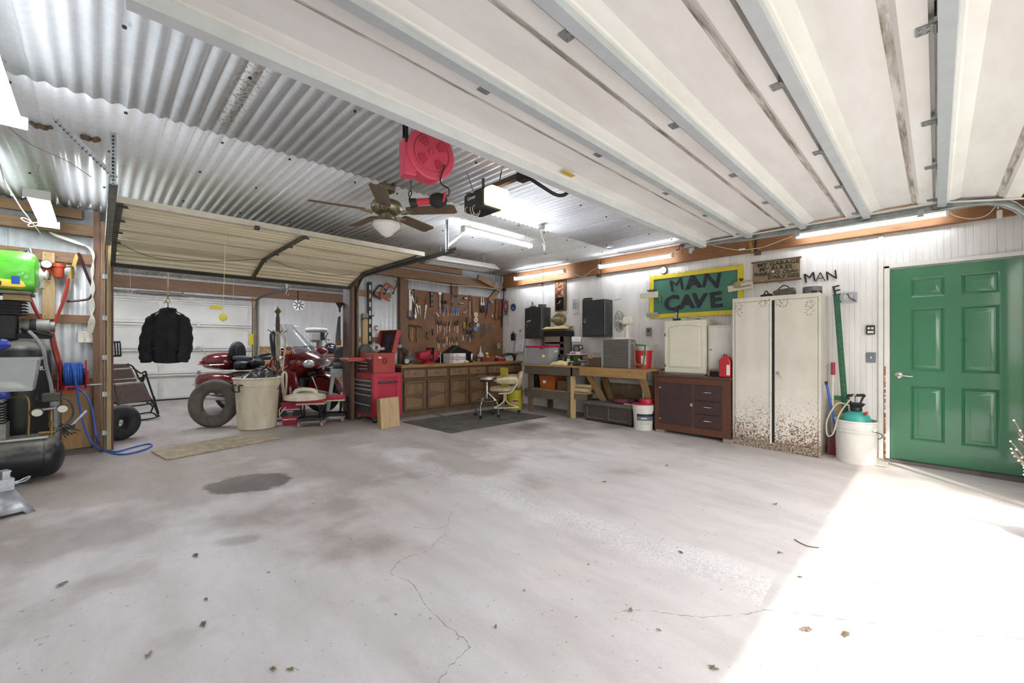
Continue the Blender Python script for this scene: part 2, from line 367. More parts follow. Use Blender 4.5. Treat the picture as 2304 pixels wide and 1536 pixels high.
# drive and lawn outside the big door
dr=MB().bx(-1.5,6.6,-9,-.80,-.25,-.03); tag(ob('driveway',dr,mat('#b9b5ae',.8,0,.1,3),ang=0),'pale concrete driveway outside the open door','driveway',kind='structure')
tag(ob('lawn',MB().bx(-40,40,-60,-.85,-.3,-.06),mat('#6d7d4a',.9,0,.3,1.5),ang=0),'green lawn beyond the driveway','lawn',kind='structure')
# --- corrugated sheets
def corr(x0,x1,amp=.0095,per=.076,seg=6):
    n=int(round((x1-x0)/per*seg)); return [(x0+(x1-x0)*i/n, amp*math.sin(2*PI*(x0+(x1-x0)*i/n)/per)) for i in range(n+1)]
ceil=thing('ceiling','corrugated galvanised sheet ceiling with a wavy end lap','ceiling',kind='structure')
SX=[-1.4]+[.495+.76*k for k in range(-2,8)]+[6.14]
SX=sorted(set(round(x,3) for x in SX if -1.41<=x<=6.15))
for ri,(ya,yb,dz) in enumerate(((-.8,3.52,0.0),(3.46,YB+.02,.006),(YB-.02,YF,.0))):
    for k,(x0,x1) in enumerate(zip(SX,SX[1:])):
        if x1-x0<.05: continue
        sd=MB().sheet(corr(x0,x1+.03),ya,yb,Matrix(((1,0,0,0),(0,0,1,0),(0,1,0,ZC+dz+(.002 if k%2 else 0)),(0,0,0,1))))
        o=ob('corrugated_sheet',sd,GALVC,ceil,ang=60,fix=False,solid=.0012)
scr=MB()
rnd=random.Random(3)
for y in (1.2,2.6,3.62,4.4,5.4,6.2):
    for i in range(14):
        x=-.9+.5*i+rnd.uniform(-.06,.06); scr.lathe([(.0001,-.012),(.009,-.010),(.009,0.0)],(x,y+rnd.uniform(-.05,.05),ZC-.005),n=8)
ob('screw_heads',scr,mat('#4b4946',.5,.6),ceil)['kind']='stuff'
# roof deck above the sheets so that no daylight leaks in
ob('roof_deck',MB().bx(XL-.1,XR+.12,-.95,YF+.1,ZC+.03,ZC+.12),BEAM['x'],ceil,ang=0)
# --- back wall (between the two bays)
wb=thing('wall_back','corrugated metal partition wall with timber posts and girts','wall',kind='structure')
def vcorr(x0,x1,y,z0,z1,parent,mt=GALVW,face='x'):
    k=x0
    while k<x1-.01:
        e=min(k+.76,x1); ob('corrugated_sheet',MB().sheet([(u,d+y) for u,d in corr(k,e,.006)],z0,z1),mt,parent,ang=60,fix=False,solid=.001); k=e
vcorr(XL,-.0,YB,0,ZC,wb); vcorr(2.82,XR,YB,0,ZC,wb); vcorr(.0,2.82,YB,2.18,ZC,wb)
def wbx(name,mt,*a,parent=wb,bev=.003): return ob(name,MB().bx(*a),mt,parent,ang=0,bev=bev)
# left of the opening
wbx('girt',BEAM['x'],XL,0.0,6.455,6.49,2.125,2.235); wbx('girt',BEAM['x'],XL,0.0,6.455,6.49,1.485,1.575)
wbx('girt',BEAM['x'],XL,0.0,6.455,6.49,.80,.89); wbx('wall_plate',BEAM['x'],XL,0.0,6.40,6.49,2.425,2.535)
wbx('wall_plate',BEAM['x'],XL,-.12,6.43,6.49,2.60,2.70)
wbx('post',OLDW['z'],-.035,.02,6.38,6.52,ZF2,2.70); wbx('jamb_board',BEAM['z'],.022,.062,6.375,6.60,ZF2,2.6)
wbx('jamb_board',PINE['z'],.064,.108,6.39,6.62,ZF2,2.6); wbx('door_stop',mat('#5d3c30',.6),.108,.124,6.38,6.64,ZF2,2.16)
wbx('plywood_panel',wood('#9a754c','#b58d5f','z',.6,.5),-.27,-.037,6.452,6.47,ZF2+.01,.86)
wbx('sill_plate',GREYW['x'],XL,-.03,6.36,6.49,ZF2-.01,ZF2+.05)
# header of the opening
wbx('header',BEAM['x'],.02,2.9,6.42,6.62,2.19,2.42)
# right of the opening
wbx('jamb_board',mat('#4f362c',.6),2.775,2.80,6.38,6.64,ZF2,2.16); wbx('jamb_board',OLDW['z'],2.80,2.85,6.375,6.62,ZF2,2.6); wbx('jamb_board',BEAM['z'],2.885,2.93,6.40,6.49,ZF2,2.55)
wbx('girt',BEAM['x'],2.93,3.52,6.455,6.49,2.05,2.14); wbx('girt',BEAM['x'],2.93,3.52,6.455,6.49,1.31,1.39)
a=aY(903,700,6.42).x; b=aY(914,700,6.42).x
wbx('post',OLDW['z'],a-.03,b+.03,6.40,6.52,ZF2,2.45)
wbx('wall_plate',BEAM['x'],2.85,XR,6.39,6.49,2.42,2.57); wbx('wall_plate',BEAM['x'],2.2,5.0,6.43,6.49,2.62,2.71)
a=aY(1018,650,6.42).x; wbx('stud',OLDW['z'],a-.0,a+.14,6.43,6.50,1.9,2.43)
kb=MB().beam(aY(1100,676,6.42),aY(1128,646,6.42),.09,.04,(0,1,0)); ob('knee_brace',kb,BEAM['x'],wb,ang=0)
kb=MB().beam(aY(1075,623,6.30),aY(1112,642,6.30),.10,.04,(0,1,0)); ob('knee_brace',kb,BEAM['x'],wb,ang=0)
ob('nail_plate',MB().bx(5.78,6.0,6.36,6.368,2.44,2.58),GALV,wb,ang=0)
# pegboard sheets
PY=6.452
px0=aY(915,700,PY).x; px1=6.10; ptop=aY(1000,658.5,PY).z; pbot=.90
for k in range(2):
    x0=px0+(px1-px0)*k/2; x1=px0+(px1-px0)*(k+1)/2
    ob('pegboard',MB().bx(x0+.001,x1-.001,PY,PY+.006,pbot,ptop),PEG,wb,ang=0)
# cable stapled under the plate
cb=cr([aY(912,628,6.38),aY(960,633,6.38),aY(1010,641,6.38),aY(1060,644,6.38),aY(1115,650,6.38),aY(1126,655,6.38),aY(1122,672,6.38)],5)
ob('cable',MB().tube(cb,.006,6),CORDW,wb)
# --- right wall
wr=thing('wall_right','white beadboard wall under a heavy timber beam','wall',kind='structure')
def bead(u0,u1,sp=.0508):
    out=[(u0,0)]; k=math.ceil(u0/sp)*sp
    while k<u1-.006:
        if k>u0+.006: out+=[(k-.004,0),(k,.004),(k+.004,0)]
        k+=sp
    out.append((u1,0)); return out
M_RW=Matrix(((0,1,0,XR),(-1,0,0,0),(0,0,1,0),(0,0,0,1)))          # u -> -Y, d -> +X
def rsheet(Ya,Yb,z0,z1): ob('beadboard_sheet',MB().sheet(bead(-Yb+.0015,-Ya-.0015),z0,z1,M_RW),BEAD,wr,ang=20,fix=False)
yd0=aX(2003,800,XR-.02).y; yd1=-.575
for k in range(5): rsheet(.45+1.22*k,.45+1.22*(k+1) if k<4 else YB,-.03,2.47)
rsheet(YFR,.45,2.13,2.5); rsheet(YFR,yd1-.06,-.03,2.13)
ob('backing',MB().bx(XR+.012,XR+.08,-.8,YF,-.1,ZC+.05),WHITEP,wr,ang=0)
ob('beadboard_sheet',MB().bx(XR,XR+.01,YB,YF,-.0,2.5),BEAD,wr,ang=0)
for ya,yb in ((YFR,1.62),(1.66,3.98),(4.0,YB-.12)):
    ob('beam',MB().bx(XR-.085,XR-.005,ya,yb,2.465,2.715),wood('#7d5234','#96683f','y'),wr,ang=0,bev=.004)
for p in ((1215,628),(1703,570),(1345,600)):
    q=aX(*p,XR-.06); ob('beam_block',MB().bx(XR-.055,XR-.006,q.y-.035,q.y+.035,2.425,2.47),OLDW['z'],wr,ang=0)
ob('trim_board',MB().bx(XR-.022,XR+.004,yd0+.055,.452,.0,2.45),WHITEP,wr,ang=0,bev=.002)
for n,a in (('door_casing',(XR-.03,XR+.01,yd0+.004,yd0+.05,-.0,2.11)),('door_casing',(XR-.03,XR+.01,yd1-.05,yd1-.004,-.02,2.11)),('door_casing',(XR-.03,XR+.01,yd1-.05,yd0+.05,2.085,2.125))):
    ob(n,MB().bx(*a),WHITEP,wr,ang=0,bev=.002)
rs=MB(); rnd=random.Random(5)
for k in range(46):
    z=rnd.uniform(.02,1.0); w=rnd.uniform(.002,.006); rs.bx(XR-.0305,XR-.0298,yd0+.042-w,yd0+.042+w,z,z+rnd.uniform(.01,.05))
ob('rust_streak',rs,mat('#a06a38',.7),wr,ang=0)
# --- green six panel door
dg=thing('door_1','green six-panel steel entry door with lever handle','door',(XR-.018,yd0,0),RW,kind='structure')
dw=yd0-yd1; zb=aX(2004,1030,XR-.02).z; zt=aX(2004,607,XR-.02).z
GREEN=mat('#2f7650',.3,0,.05,2,bump=.02,bs=300,coat=1.0)
def zz(px,py): return aX(px,py,XR-.02).z
def xx(px): return yd0-aX(px,800,XR-.02).y
cols=[(xx(2049),xx(2126)),(xx(2163),xx(2250))]
rows=[(zz(2049,669),zz(2049,626)),(zz(2049,835),zz(2049,693.7)),(zz(2049,989),zz(2049,867))]
gx=[0.004,*cols[0],*cols[1],dw-.004]; gz=[zb]+[q for r in rows[::-1] for q in r]+[zt]
sm=MB()
for j in range(len(gz)-1):
    for i in range(len(gx)-1):
        if i in (1,3) and j in (1,3,5): continue
        sm.add([(gx[i],0,gz[j]),(gx[i+1],0,gz[j]),(gx[i+1],0,gz[j+1]),(gx[i],0,gz[j+1])],[(0,1,2,3)])
sm.add([(gx[0],0,zb),(gx[-1],0,zb),(gx[-1],.04,zb),(gx[0],.04,zb),(gx[0],0,zt),(gx[-1],0,zt),(gx[-1],.04,zt),(gx[0],.04,zt)],[(0,1,2,3),(4,5,6,7),(0,4,7,3),(1,5,6,2),(3,2,6,7)])
ob('slab',sm,GREEN,dg,ang=20)
for (a,b) in cols:
    for (c,d) in rows:
        pm=MB(); L=[(0,0),(.012,.008),(.018,.004),(.026,.012),(.034,.012),(.062,.002),(.066,.002)]
        for q,(i,dp) in enumerate(L): pm.v+=[Vector(p) for p in ((a+i,dp,c+i),(b-i,dp,c+i),(b-i,dp,d-i),(a+i,dp,d-i))]
        for q in range(len(L)-1):
            for e in range(4): pm.f.append((q*4+e,q*4+(e+1)%4,q*4+4+(e+1)%4,q*4+4+e))
        q=len(L)-1; pm.f.append((q*4,q*4+1,q*4+2,q*4+3)); ob('raised_panel',pm,GREEN,dg,ang=20)
hx=xx(2022); hz=zz(2022,844)
hd=ob('handle',MB().lathe([(.0001,-.02),(.02,-.018),(.034,-.008),(.036,0)],(hx,0,hz),n=20,M=RO(-PI/2,0,0)).tube(cr([(hx,-.02,hz),(hx,-.05,hz),(hx+.03,-.055,hz+.002),(hx+.085,-.05,hz-.004),(hx+.11,-.047,hz-.002)],4),.008,8),chrome('#d8d6d2',.2),dg,label='chrome lever handle')
ob('threshold',MB().bx(-.04,dw+.04,-.06,.03,-.012,zb-.004),mat('#6b625e',.6,.3),dg,ang=0)
# --- far wall of the second bay
wf=thing('wall_far','white beadboard end wall with chipboard wainscot in the second bay','wall',kind='structure')
xw=aY(578,760,YF).x
k=xw
while k<XR: e=min(k+1.22,XR); ob('beadboard_sheet',MB().sheet([(u,d+YF) for u,d in bead(k+.001,e-.001)],1.24,2.5),BEAD,wf,ang=20,fix=False); k=e
k=xw
while k<XR: e=min(k+1.22,XR); ob('wainscot_sheet',MB().bx(k+.001,e-.001,YF-.012,YF+.01,ZF2,1.24),OSB,wf,ang=0); k=e
ob('beadboard_sheet',MB().sheet([(u,d+YF) for u,d in bead(XL,xw)],2.2,2.5),BEAD,wf,ang=20,fix=False)
ob('backing',MB().bx(XL-.1,XR+.1,YF+.03,YF+.1,-.1,ZC+.05),WHITEP,wf,ang=0)
for a,b in ((XL,3.6),(3.62,XR)): ob('beam',MB().bx(a,b,YF-.09,YF-.005,2.42,2.66),BEAM['x'],wf,ang=0,bev=.004)
ob('jamb_board',MB().bx(xw-.10,xw+.04,YF-.05,YF+.01,ZF2,2.42),PINE['z'],wf,ang=0)
# --- left wall and front wall (behind the camera)
wl=thing('wall_left','corrugated metal side wall beside the camera','wall',kind='structure')
ob('backing',MB().bx(XL-.1,XL-.02,-.8,YF,-.1,ZC+.05),WHITEP,wl,ang=0)
k=-.8
while k<YF-.01:
    e=min(k+.76,YF); ob('corrugated_sheet',MB().sheet([(u,d) for u,d in corr(k,e,.006)],0,ZC,Matrix(((0,-1,0,XL),(1,0,0,0),(0,0,1,0),(0,0,0,1)))),GALVW,wl,ang=60,fix=False); k=e
wfr=thing('wall_front','timber front wall around the open overhead door','wall',kind='structure')
for a in ((XL-.1,.02,-.8,YFR,-.1,ZC+.05),(5.14,XR+.1,-.8,YFR,-.1,ZC+.05),(.02,5.14,-.8,YFR,2.396,ZC+.05)): ob('wall_panel',MB().bx(*a),WHITEP,wfr,ang=0)
# ================================================================== overhead door above the camera (open)
WD=NT('white_door_skin'); n_=WD.noise(WD.co((.5,2,2)),3,5,.6); sp_=WD.noise(WD.co((1,1,1)),9,5,.7)
WD.set(Base_Color=WD.ramp(n_,[(.2,'#d4cfca'),(.6,'#e6e3e0')]),Roughness=.42); WD=WD.m
WD2=NT('blotchy_slope'); n_=WD2.noise(WD2.co((.8,6,6)),4,6,.7); WD2.set(Base_Color=WD2.ramp(n_,[(.3,'#5c5042'),(.5,'#b8b0a6'),(.62,'#dfdbd6')]),Roughness=.6); WD2=WD2.m
door=thing('door_2','white sectional overhead door rolled up under the ceiling','overhead door',(0,0,0),kind='structure')
DX0,DX1=.06,5.06
def strip(prof,x0,x1): # profile [(y,z)] swept along x
    n=len(prof); m=MB(); return m.add([(x0,y,z) for y,z in prof]+[(x1,y,z) for y,z in prof],[(i,i+1,i+1+n,i+n) for i in range(n-1)])
SECT=.488
seams=[1.955-SECT*k for k in range(5)]          # leading edge of each section, going towards the camera
ZD=2.452
hat=[(0,0),(0,-.03),(.004,-.034),(.040,-.034),(.044,-.03),(.044,0)]
def section(y1,z1,y0,z0,first=False):
    # local frame: s runs from far edge (y1) to near edge (y0)
    p1=Vector((0,y1,z1)); p0=Vector((0,y0,z0)); d=(p0-p1); L=d.length; d.normalize(); n=Vector((0,-d.z,d.y)); n=n if n.z>0 else -n
    def P(s,h): q=p1+d*s+n*h; return (q.y,q.z)
    prof=[(.003,.05),(.003,0),(.075,0),(.082,.006),(.105,.012),(.135,.026),(L-.15,.026),(L-.115,.012),(L-.10,.0),(L-.020,0),(L-.020,.04),(L-.004,.04),(L-.004,.05)]
    o=ob('door_section',strip([P(a,b) for a,b in prof],DX0,DX1),WD,door,ang=20,fix=False)
    ob('recess_slope',strip([P(L-.152,.0262),(P(L-.118,.0125))],DX0,DX1),WD2,o,ang=0,fix=False)  # blotchy darker strip along the near slope of each panel recess
    for xe in (DX0,DX1-.06): ob('end_stile',strip([P(a,b-.002) for a,b in [(.003,.0),(L-.003,.0)]],xe,xe+.06),WHITEP,o,ang=0,fix=False)
    st=MB(); h=.055 if first else .034; s0=0.0 if first else .012; w=.065 if first else .05
    pr=[P(s0,.0),P(s0,-h),P(s0+w,-h),P(s0+w,0)]
    m=strip(pr,DX0+.01,DX1-.01); ob('strut',m,mat('#c6cbd0',.38,.35,.05) if not first else mat('#dcdfe2',.4,.2,.05),o,ang=0,fix=False,solid=.002)
    return P,L,o
curve=[(seams[4],ZD),(-.445,ZD-.09)]
for k in range(5):
    a=(seams[k],ZD); b=(seams[k+1],ZD) if k<4 else (-.47,2.37)
    P,L,o=section(a[0],a[1],b[0],b[1],k==0)
    for hx_ in (.35,1.3,2.25,3.2,4.0,4.9):
        if k==4: continue
        y,z=P(L,0); hm=MB().bx(hx_-.03,hx_+.03,y+.004,y+.055,z-.006,z-.002).bx(hx_-.03,hx_+.03,y-.05,y-.004,z-.006,z-.002).cyl((hx_-.034,y,z-.010),(hx_+.034,y,z-.010),.006)
        for bx_ in (-.018,.018):
            for by_ in (.02,.042): hm.sph((hx_+bx_,y+by_,z-.006),.006,6,4).sph((hx_+bx_,y-by_,z-.006),.006,6,4)
        ob('hinge',hm,STEEL,o)
# yellow sticker and bolts on the leading edge
q=aZ(1278,391,ZD-.001); ob('yellow_sticker',MB().bx(q.x-.06,q.x+.06,q.y-.02,q.y+.02,ZD-.004,ZD-.002),mat('#c9a23a',.6),door,ang=0)
# lift bracket bent strut end, tracks
tk=MB(); XT=5.10
path=[(2.20,2.47),(1.5,2.44),(.6,2.425),(-.22,2.42)]+[(-.22-.30*math.sin(t*PI/12),2.12+.30*math.cos(t*PI/12)) for t in range(1,7)]+[(-.52,1.0),(-.52,-.01)]
for dx,dz,w in ((0,.0,0),):
    for i in range(len(path)-1):
        a,b=path[i],path[i+1]
        tk.beam((XT+.025,*a),(XT+.025,*b),.004,.058).beam((XT+.0,a[0],a[1]-.027),(XT+.0,b[0],b[1]-.027),.05,.004).beam((XT+.0,a[0],a[1]+.027),(XT+.0,b[0],b[1]+.027),.05,.004)
ob('track',tk,GALV,door,ang=0)
for (y,n_) in ((2.08,0),(1.0,0),(.1,0)):
    ob('track_bracket',MB().bx(XT-.03,XT-.026,y-.02,y+.02,2.36,2.42).bx(XT+.026,XT+.03,y-.02,y+.02,2.40,ZC),GALV,door,ang=0)
for y in seams: ob('roller',MB().cyl((XT-.05,y,ZD-.02),(XT+.01,y,ZD-.02),.006).cyl((XT-.012,y,ZD-.022),(XT+.015,y,ZD-.022),.022),STEEL,door)
# ================================================================== tan door of the opening (open)
TAN=NT('cream_ribbed_panel'); n_=TAN.noise(TAN.co((.4,3,3)),3,6,.65); TAN.set(Base_Color=TAN.ramp(n_,[(.2,'#c2b492'),(.5,'#e6dabb'),(.8,'#f2ead6')]),Roughness=.55); TAN=TAN.m
td=thing('door_3','cream ribbed sectional door rolled up over the opening','overhead door',kind='structure')
TX0,TX1=.10,2.80; TP=[(6.40,2.16),(5.87,2.325),(5.38,2.335),(4.89,2.34),(4.40,2.345)]
for k in range(4):
    a=Vector((0,*TP[k])); b=Vector((0,*TP[k+1])); d=b-a; L=d.length; d.normalize(); n=Vector((0,-d.z,d.y)); n=n if n.z>0 else -n
    pr=[(0.002,.03),(.002,0),(.03,0)]
    s=.03
    for r in range(4): pr+=[(s+.012,.024),(s+.05,.026),(s+.066,.004),(s+.1,.0)]; s+=.1
    pr+=[(L-.04,.0),(L-.002,0),(L-.002,.03)]
    pp=[((a+d*u+n*h).y,(a+d*u+n*h).z) for u,h in pr]
    o=ob('door_section',strip(pp,TX0,TX1),TAN,td,ang=20,fix=False)
    for xe in (TX0,TX1-.05,1.45):
        w=.04 if xe!=1.45 else .035
        m=MB().beam((xe+w/2,a.y,a.z)-n*.012 if False else tuple(Vector((xe+w/2,a.y,a.z))-n*.012),tuple(Vector((xe+w/2,b.y,b.z))-n*.012),w,.026); ob('stile',m,mat('#6a6258',.5,.5),o,ang=0)
    for xe in (.14,1.47,2.74):
        q=Vector((xe,b.y,b.z))-n*.03; ob('hinge',MB().box(q,(.05,.05,.008)).cyl(q+Vector((-.03,0,-.006)),q+Vector((.03,0,-.006)),.006),DSTEEL,o)
ob('end_rail',MB().bx(TX0-.02,TX1+.03,4.375,4.40,2.335,2.385),mat('#cfc6b6',.5,.1),td,ang=0); ob('bottom_seal',MB().bx(TX0,TX1,6.39,6.42,2.12,2.165),BLACK,td,ang=0)
ob('bracket',MB().bx(1.02,1.06,4.37,4.40,2.31,2.345),DSTEEL,td,ang=0)
for X in (.075,2.865):
    tk=MB(); path=[(6.365,ZF2)]+[(6.365,2.02)]+[(6.365-.30*(1-math.cos(t*PI/12)),2.02+.30*math.sin(t*PI/12)) for t in range(1,7)]+[(3.82,2.335)]
    for i in range(len(path)-1):
        a,b=path[i],path[i+1]; s=1 if X>1 else -1
        tk.beam((X+.02*s,*a),(X+.02*s,*b),.004,.05)
        tk.beam((X,a[0]-.0,a[1]-.025),(X,b[0],b[1]-.025),.04,.004) if i>6 else tk.beam((X,a[0]-.024,a[1]),(X,b[0]-.024,b[1]),.04,.004,(1,0,0))
    ob('track',tk,mat('#8d908f',.45,.75,.15) if X<1 else mat('#6f7070',.45,.75,.15),td,ang=0)
    # perforated angle hangers
    def hanger(p0,p1):
        m=MB().beam(p0,p1,.03,.003).beam(Vector(p0)+Vector((.015,0,0)),Vector(p1)+Vector((.015,0,0)),.003,.03)
        o=ob('angle_hanger',m,GALV,td,ang=0); h=MB(); p0=Vector(p0);p1=Vector(p1); L=(p1-p0).length
        for i in range(int(L/.025)):
            q=p0.lerp(p1,(i+.5)*.025/L); h.box(q-Vector((0,.0016,0)),(.010,.004,.012))
        ob('slot',h,BLACK,o,ang=0)['kind']='stuff'
    hanger((X,3.98,2.32),(X,3.98,ZC-.01))
    hanger((X,3.98,2.40),(X+(.35 if X>1 else -.28),3.98+(.0 if X>1 else .0),ZC-.02))
for zc in (2.0,1.55,1.12,.72,.3):
    ob('jamb_bracket',MB().bx(.035,.075,6.355,6.372,zc-.025,zc+.025).bx(.071,.075,6.34,6.372,zc-.02,zc+.02),GALV,td,ang=0)
for y0,(X,dx) in ((6.0,(.16,0)),):
    c=cr([aY(268,548,5.6),aY(350,580,5.5),aY(470,588,5.4),aY(598,582,5.4)],6); ob('lift_cable',MB().tube(c,.003,5),BLACK,td)
c=cr([aY(602,582,5.5),aY(660,602,5.6),aY(730,618,5.8),aY(795,618,6.0)],6); ob('lift_cable',MB().tube(c,.003,5),BLACK,td)
# ================================================================== white door of the second bay (shut)
wd=thing('door_4','white raised-panel sectional door closed at the end of the second bay','overhead door',kind='structure')
dx0,dx1=-1.0,xw-.12
for k in range(4):
    z0=ZF2+.02+.532*k; z1=z0+.532
    pr=[(z0+.006,.04),(z0+.006,0),(z0+.06,0),(z0+.07,.012),(z0+.10,.02),(z1-.13,.02),(z1-.10,.012),(z1-.09,0),(z1-.006,0),(z1-.006,.04)]
    n=len(pr); m=MB().add([(dx0,YF-.05+d,z) for z,d in pr]+[(dx1,YF-.05+d,z) for z,d in pr],[(i,i+1,i+1+n,i+n) for i in range(n-1)])
    o=ob('door_section',m,mat('#e2dfd6',.45,0,.06,2),wd,ang=20,fix=False)
    ob('strut',MB().bx(dx0,dx1,YF-.09,YF-.05,z1-.055,z1-.03),mat('#b5b3ac',.4,.3),o,ang=0)
    for xe in (dx0,dx1-.07,.9): ob('stile',MB().bx(xe,xe+.07,YF-.056,YF-.048,z0+.01,z1-.01),mat('#d4d2cb',.45,.2),o,ang=0)
    if k<3: ob('hinge',MB().bx(1.55,1.61,YF-.075,YF-.05,z1-.04,z1+.05),STEEL,o,ang=0)
ob('bottom_seal',MB().bx(dx0,dx1,YF-.07,YF-.03,ZF2,ZF2+.03),BLACK,wd,ang=0)
for z,X0 in ((2.34,dx0),): ob('torsion_shaft',MB().cyl((X0,YF-.16,z),(dx1+.1,YF-.16,z),.018,n=10).cyl((.55,YF-.16,z),(1.25,YF-.16,z),.03,n=12).cyl((1.27,YF-.16,z),(1.30,YF-.16,z),.05,n=14),mat('#8b8882',.45,.7),wd)
ob('header_strip',MB().bx(dx0,dx1,YF-.03,YF-.0,2.235,2.255),mat('#6b4632',.6),wd,ang=0)
q=aY(486,691,YF-.06); ob('yellow_sticker',MB().bx(q.x-.11,q.x+.11,YF-.058,YF-.054,q.z-.04,q.z+.04),mat('#e0c52c',.5),wd,ang=0)
q=aY(566,762,YF-.06); ob('yellow_sticker',MB().bx(q.x-.06,q.x+.04,YF-.068,YF-.062,q.z-.14,q.z+.12),mat('#d8c62e',.5),wd,ang=0)
xe=dx1+.07
tk=MB().bx(xe-.03,xe+.03,YF-.12,YF-.115,ZF2,2.15).bx(xe+.026,xe+.03,YF-.16,YF-.115,ZF2,2.15)
pth=cr([(xe,YF-.14,2.12),(xe,YF-.2,2.25),(xe,YF-.45,2.36),(xe,YF-2.6,2.40)],6); tk.tube(pth,.028,6)
ob('track',tk,mat('#6d7074',.45,.7),wd)
# ================================================================== lamps and things under the ceiling
TUBEM=mat('#ffffff',.4,0,0,emit=TUBE)
def shop_light(p0,p1,label,w=.07,tubes=1,chain=(.1,.9),st=1.0,hw=.2,group='lit fluorescent shop lights'):
    p0=Vector(p0);p1=Vector(p1); d=p1-p0; L=d.length; c=(p0+p1)/2
    t=thing('shop_light',label,'light',c,math.atan2(d.y,d.x),group)
    ob('housing',MB().bx(-L/2,L/2,-w*hw,w*hw,.012,.035).bx(-L/2,-L/2+.02,-w/2,w/2,-.034,.035).bx(L/2-.02,L/2,-w/2,w/2,-.034,.035),WHITEP,t,ang=0,bev=.003)
    for k in range(tubes):
        y=0 if tubes==1 else (-.045 if k==0 else .045)
        ob('tube',MB().cyl((-L/2+.02,y,-.016),(L/2-.02,y,-.016),.016 if tubes==1 else .014,n=12),mat('#f0f5ff',.4,0,0,emit=TUBE*st),t)
    for f in chain:
        x=-L/2+L*f; zt=ZC-c.z
        ch=MB(); n=max(2,int((zt-.03)/.022))
        for i in range(n): ch.torus((x,0,.035+(i+.5)*(zt-.035)/n),.008,.0018,(PI/2,0,PI/2 if i%2 else 0),8,4)
        ob('chain',ch,STEEL,t)
    return t
shop_light((5.9,1.18,2.548),(5.9,-.08,2.548),'lit shop light tube hung along the beam near the green door')
shop_light((5.9,3.93,2.556),(5.9,2.67,2.556),'lit shop light tube hung over the green sign')
shop_light((5.9,5.90,2.585),(5.9,4.64,2.585),'lit shop light tube hung near the pegboard corner',st=1.5)
shop_light((2.92,3.75,2.565),(4.06,3.75,2.565),'lit shop light tube hung across the ceiling beside the fan',st=2.6,hw=.48)
shop_light((-.345,6.2,2.45),(-.345,5.02,2.45),'lit twin-tube shop light over the air compressors',.15,2,st=2.0,hw=.4)
shop_light((-.345,3.5,2.45),(-.345,2.3,2.45),'lit twin-tube shop light on bare ceiling beside the overhead door',.15,2,st=1.3,hw=.3)
# unseen tubes added to brighten the second bay, hidden behind the tan door
shop_light((1.2,8.6,2.62),(2.4,8.6,2.62),'added unseen twin-tube light over the motorcycle',.15,2,st=3.4)
shop_light((3.4,8.3,2.62),(4.6,8.3,2.62),'added unseen twin-tube light over the drill press',.15,2,st=3.4)
shop_light((-.5,8.6,2.62),(.7,8.6,2.62),'added unseen twin-tube light over the lounge chair',.15,2,st=3.4)
# unlit reflector
rf=thing('unlit_light',"unlit white reflector light hung before the pegboard's end beam",'light',(3.95,5.05,2.45),-.06)
pr=[(-.19,-.0),(-.17,.02),(-.06,.10),(.06,.10),(.17,.02),(.19,0)]
ob('reflector',MB().add([(-.56,y,z) for y,z in pr]+[(.56,y,z) for y,z in pr],[(i,i+1,i+7,i+6) for i in range(5)]+[(0,1,2,3,4,5),(11,10,9,8,7,6)]),mat('#dcdad6',.4,.1,.05),rf,ang=20,solid=.002)
ob('tube',MB().cyl((-.54,-.06,.03),(.54,-.06,.03),.015).cyl((-.54,.06,.03),(.54,.06,.03),.015),mat('#cfcfca',.35),rf)
[ob('chain',MB().cyl((s*.4,0,.1),(s*.4,0,.27),.004),STEEL,rf) for s in (-1,1)]
# ceiling fan
q=aZ(870,418,ZC); fan=thing('ceiling_fan','five-blade ceiling fan with brass motor and white glass bowl','ceiling fan',(q.x,q.y,ZC-.006))
BRASS=mat('#a0977e',.3,.9,.15,12); BLADE=wood('#5f4d3e','#786351','x',.5,1.0,0)
ob('canopy',MB().lathe([(.078,0),(.08,-.02),(.075,-.045),(.05,-.06),(.018,-.066),(.016,-.07)],n=28),BRASS,fan)
ob('downrod',MB().cyl((0,0,-.06),(0,0,-.13),.012),BRASS,fan)
ob('motor',MB().lathe([(.02,-.12),(.07,-.125),(.125,-.15),(.14,-.18),(.14,-.21),(.125,-.235),(.10,-.25),(.06,-.26)],n=32),BRASS,fan)
ob('switch_housing',MB().lathe([(.05,-.25),(.052,-.30),(.10,-.315),(.125,-.325),(.128,-.34)],n=28),BRASS,fan)
ob('glass_bowl',MB().lathe([(.122,-.338),(.126,-.36),(.112,-.385),(.075,-.42),(.045,-.45),(.02,-.465),(.0005,-.468)],n=32),mat('#e8e4e2',.25,0,.02,coat=.3),fan,label='white glass light bowl')
ob('pull_chain',MB().tube([(.05,-.03,-.31),(.06,-.03,-.40),(.06,-.03,-.44)],.0015,5),BRASS,fan)
for k in range(5):
    a=R(20)+k*2*PI/5; M=RZ(a)
    bm=MB(); out=[(.20,-.055),(.24,-.062),(.62,-.072),(.655,-.055),(.655,.055),(.62,.072),(.24,.062),(.20,.055)]
    bm.prism(out,'xy',-.004,.004); bm.xf(M@TR(0,0,-.235)@RO(R(-13),0,0)); b=ob('blade',bm,BLADE,fan,ang=20)
    im=MB().tube(cr([(.10,0,-.245),(.15,.02,-.255),(.20,.0,-.25),(.25,0,-.24)],4),.008,6).tube(cr([(.12,-.0,-.25),(.17,-.035,-.25),(.23,-.03,-.242)],4),.006,6).tube(cr([(.12,.0,-.25),(.17,.04,-.25),(.23,.03,-.238)],4),.006,6); im.xf(M); ob('blade_iron',im,BRASS,b)
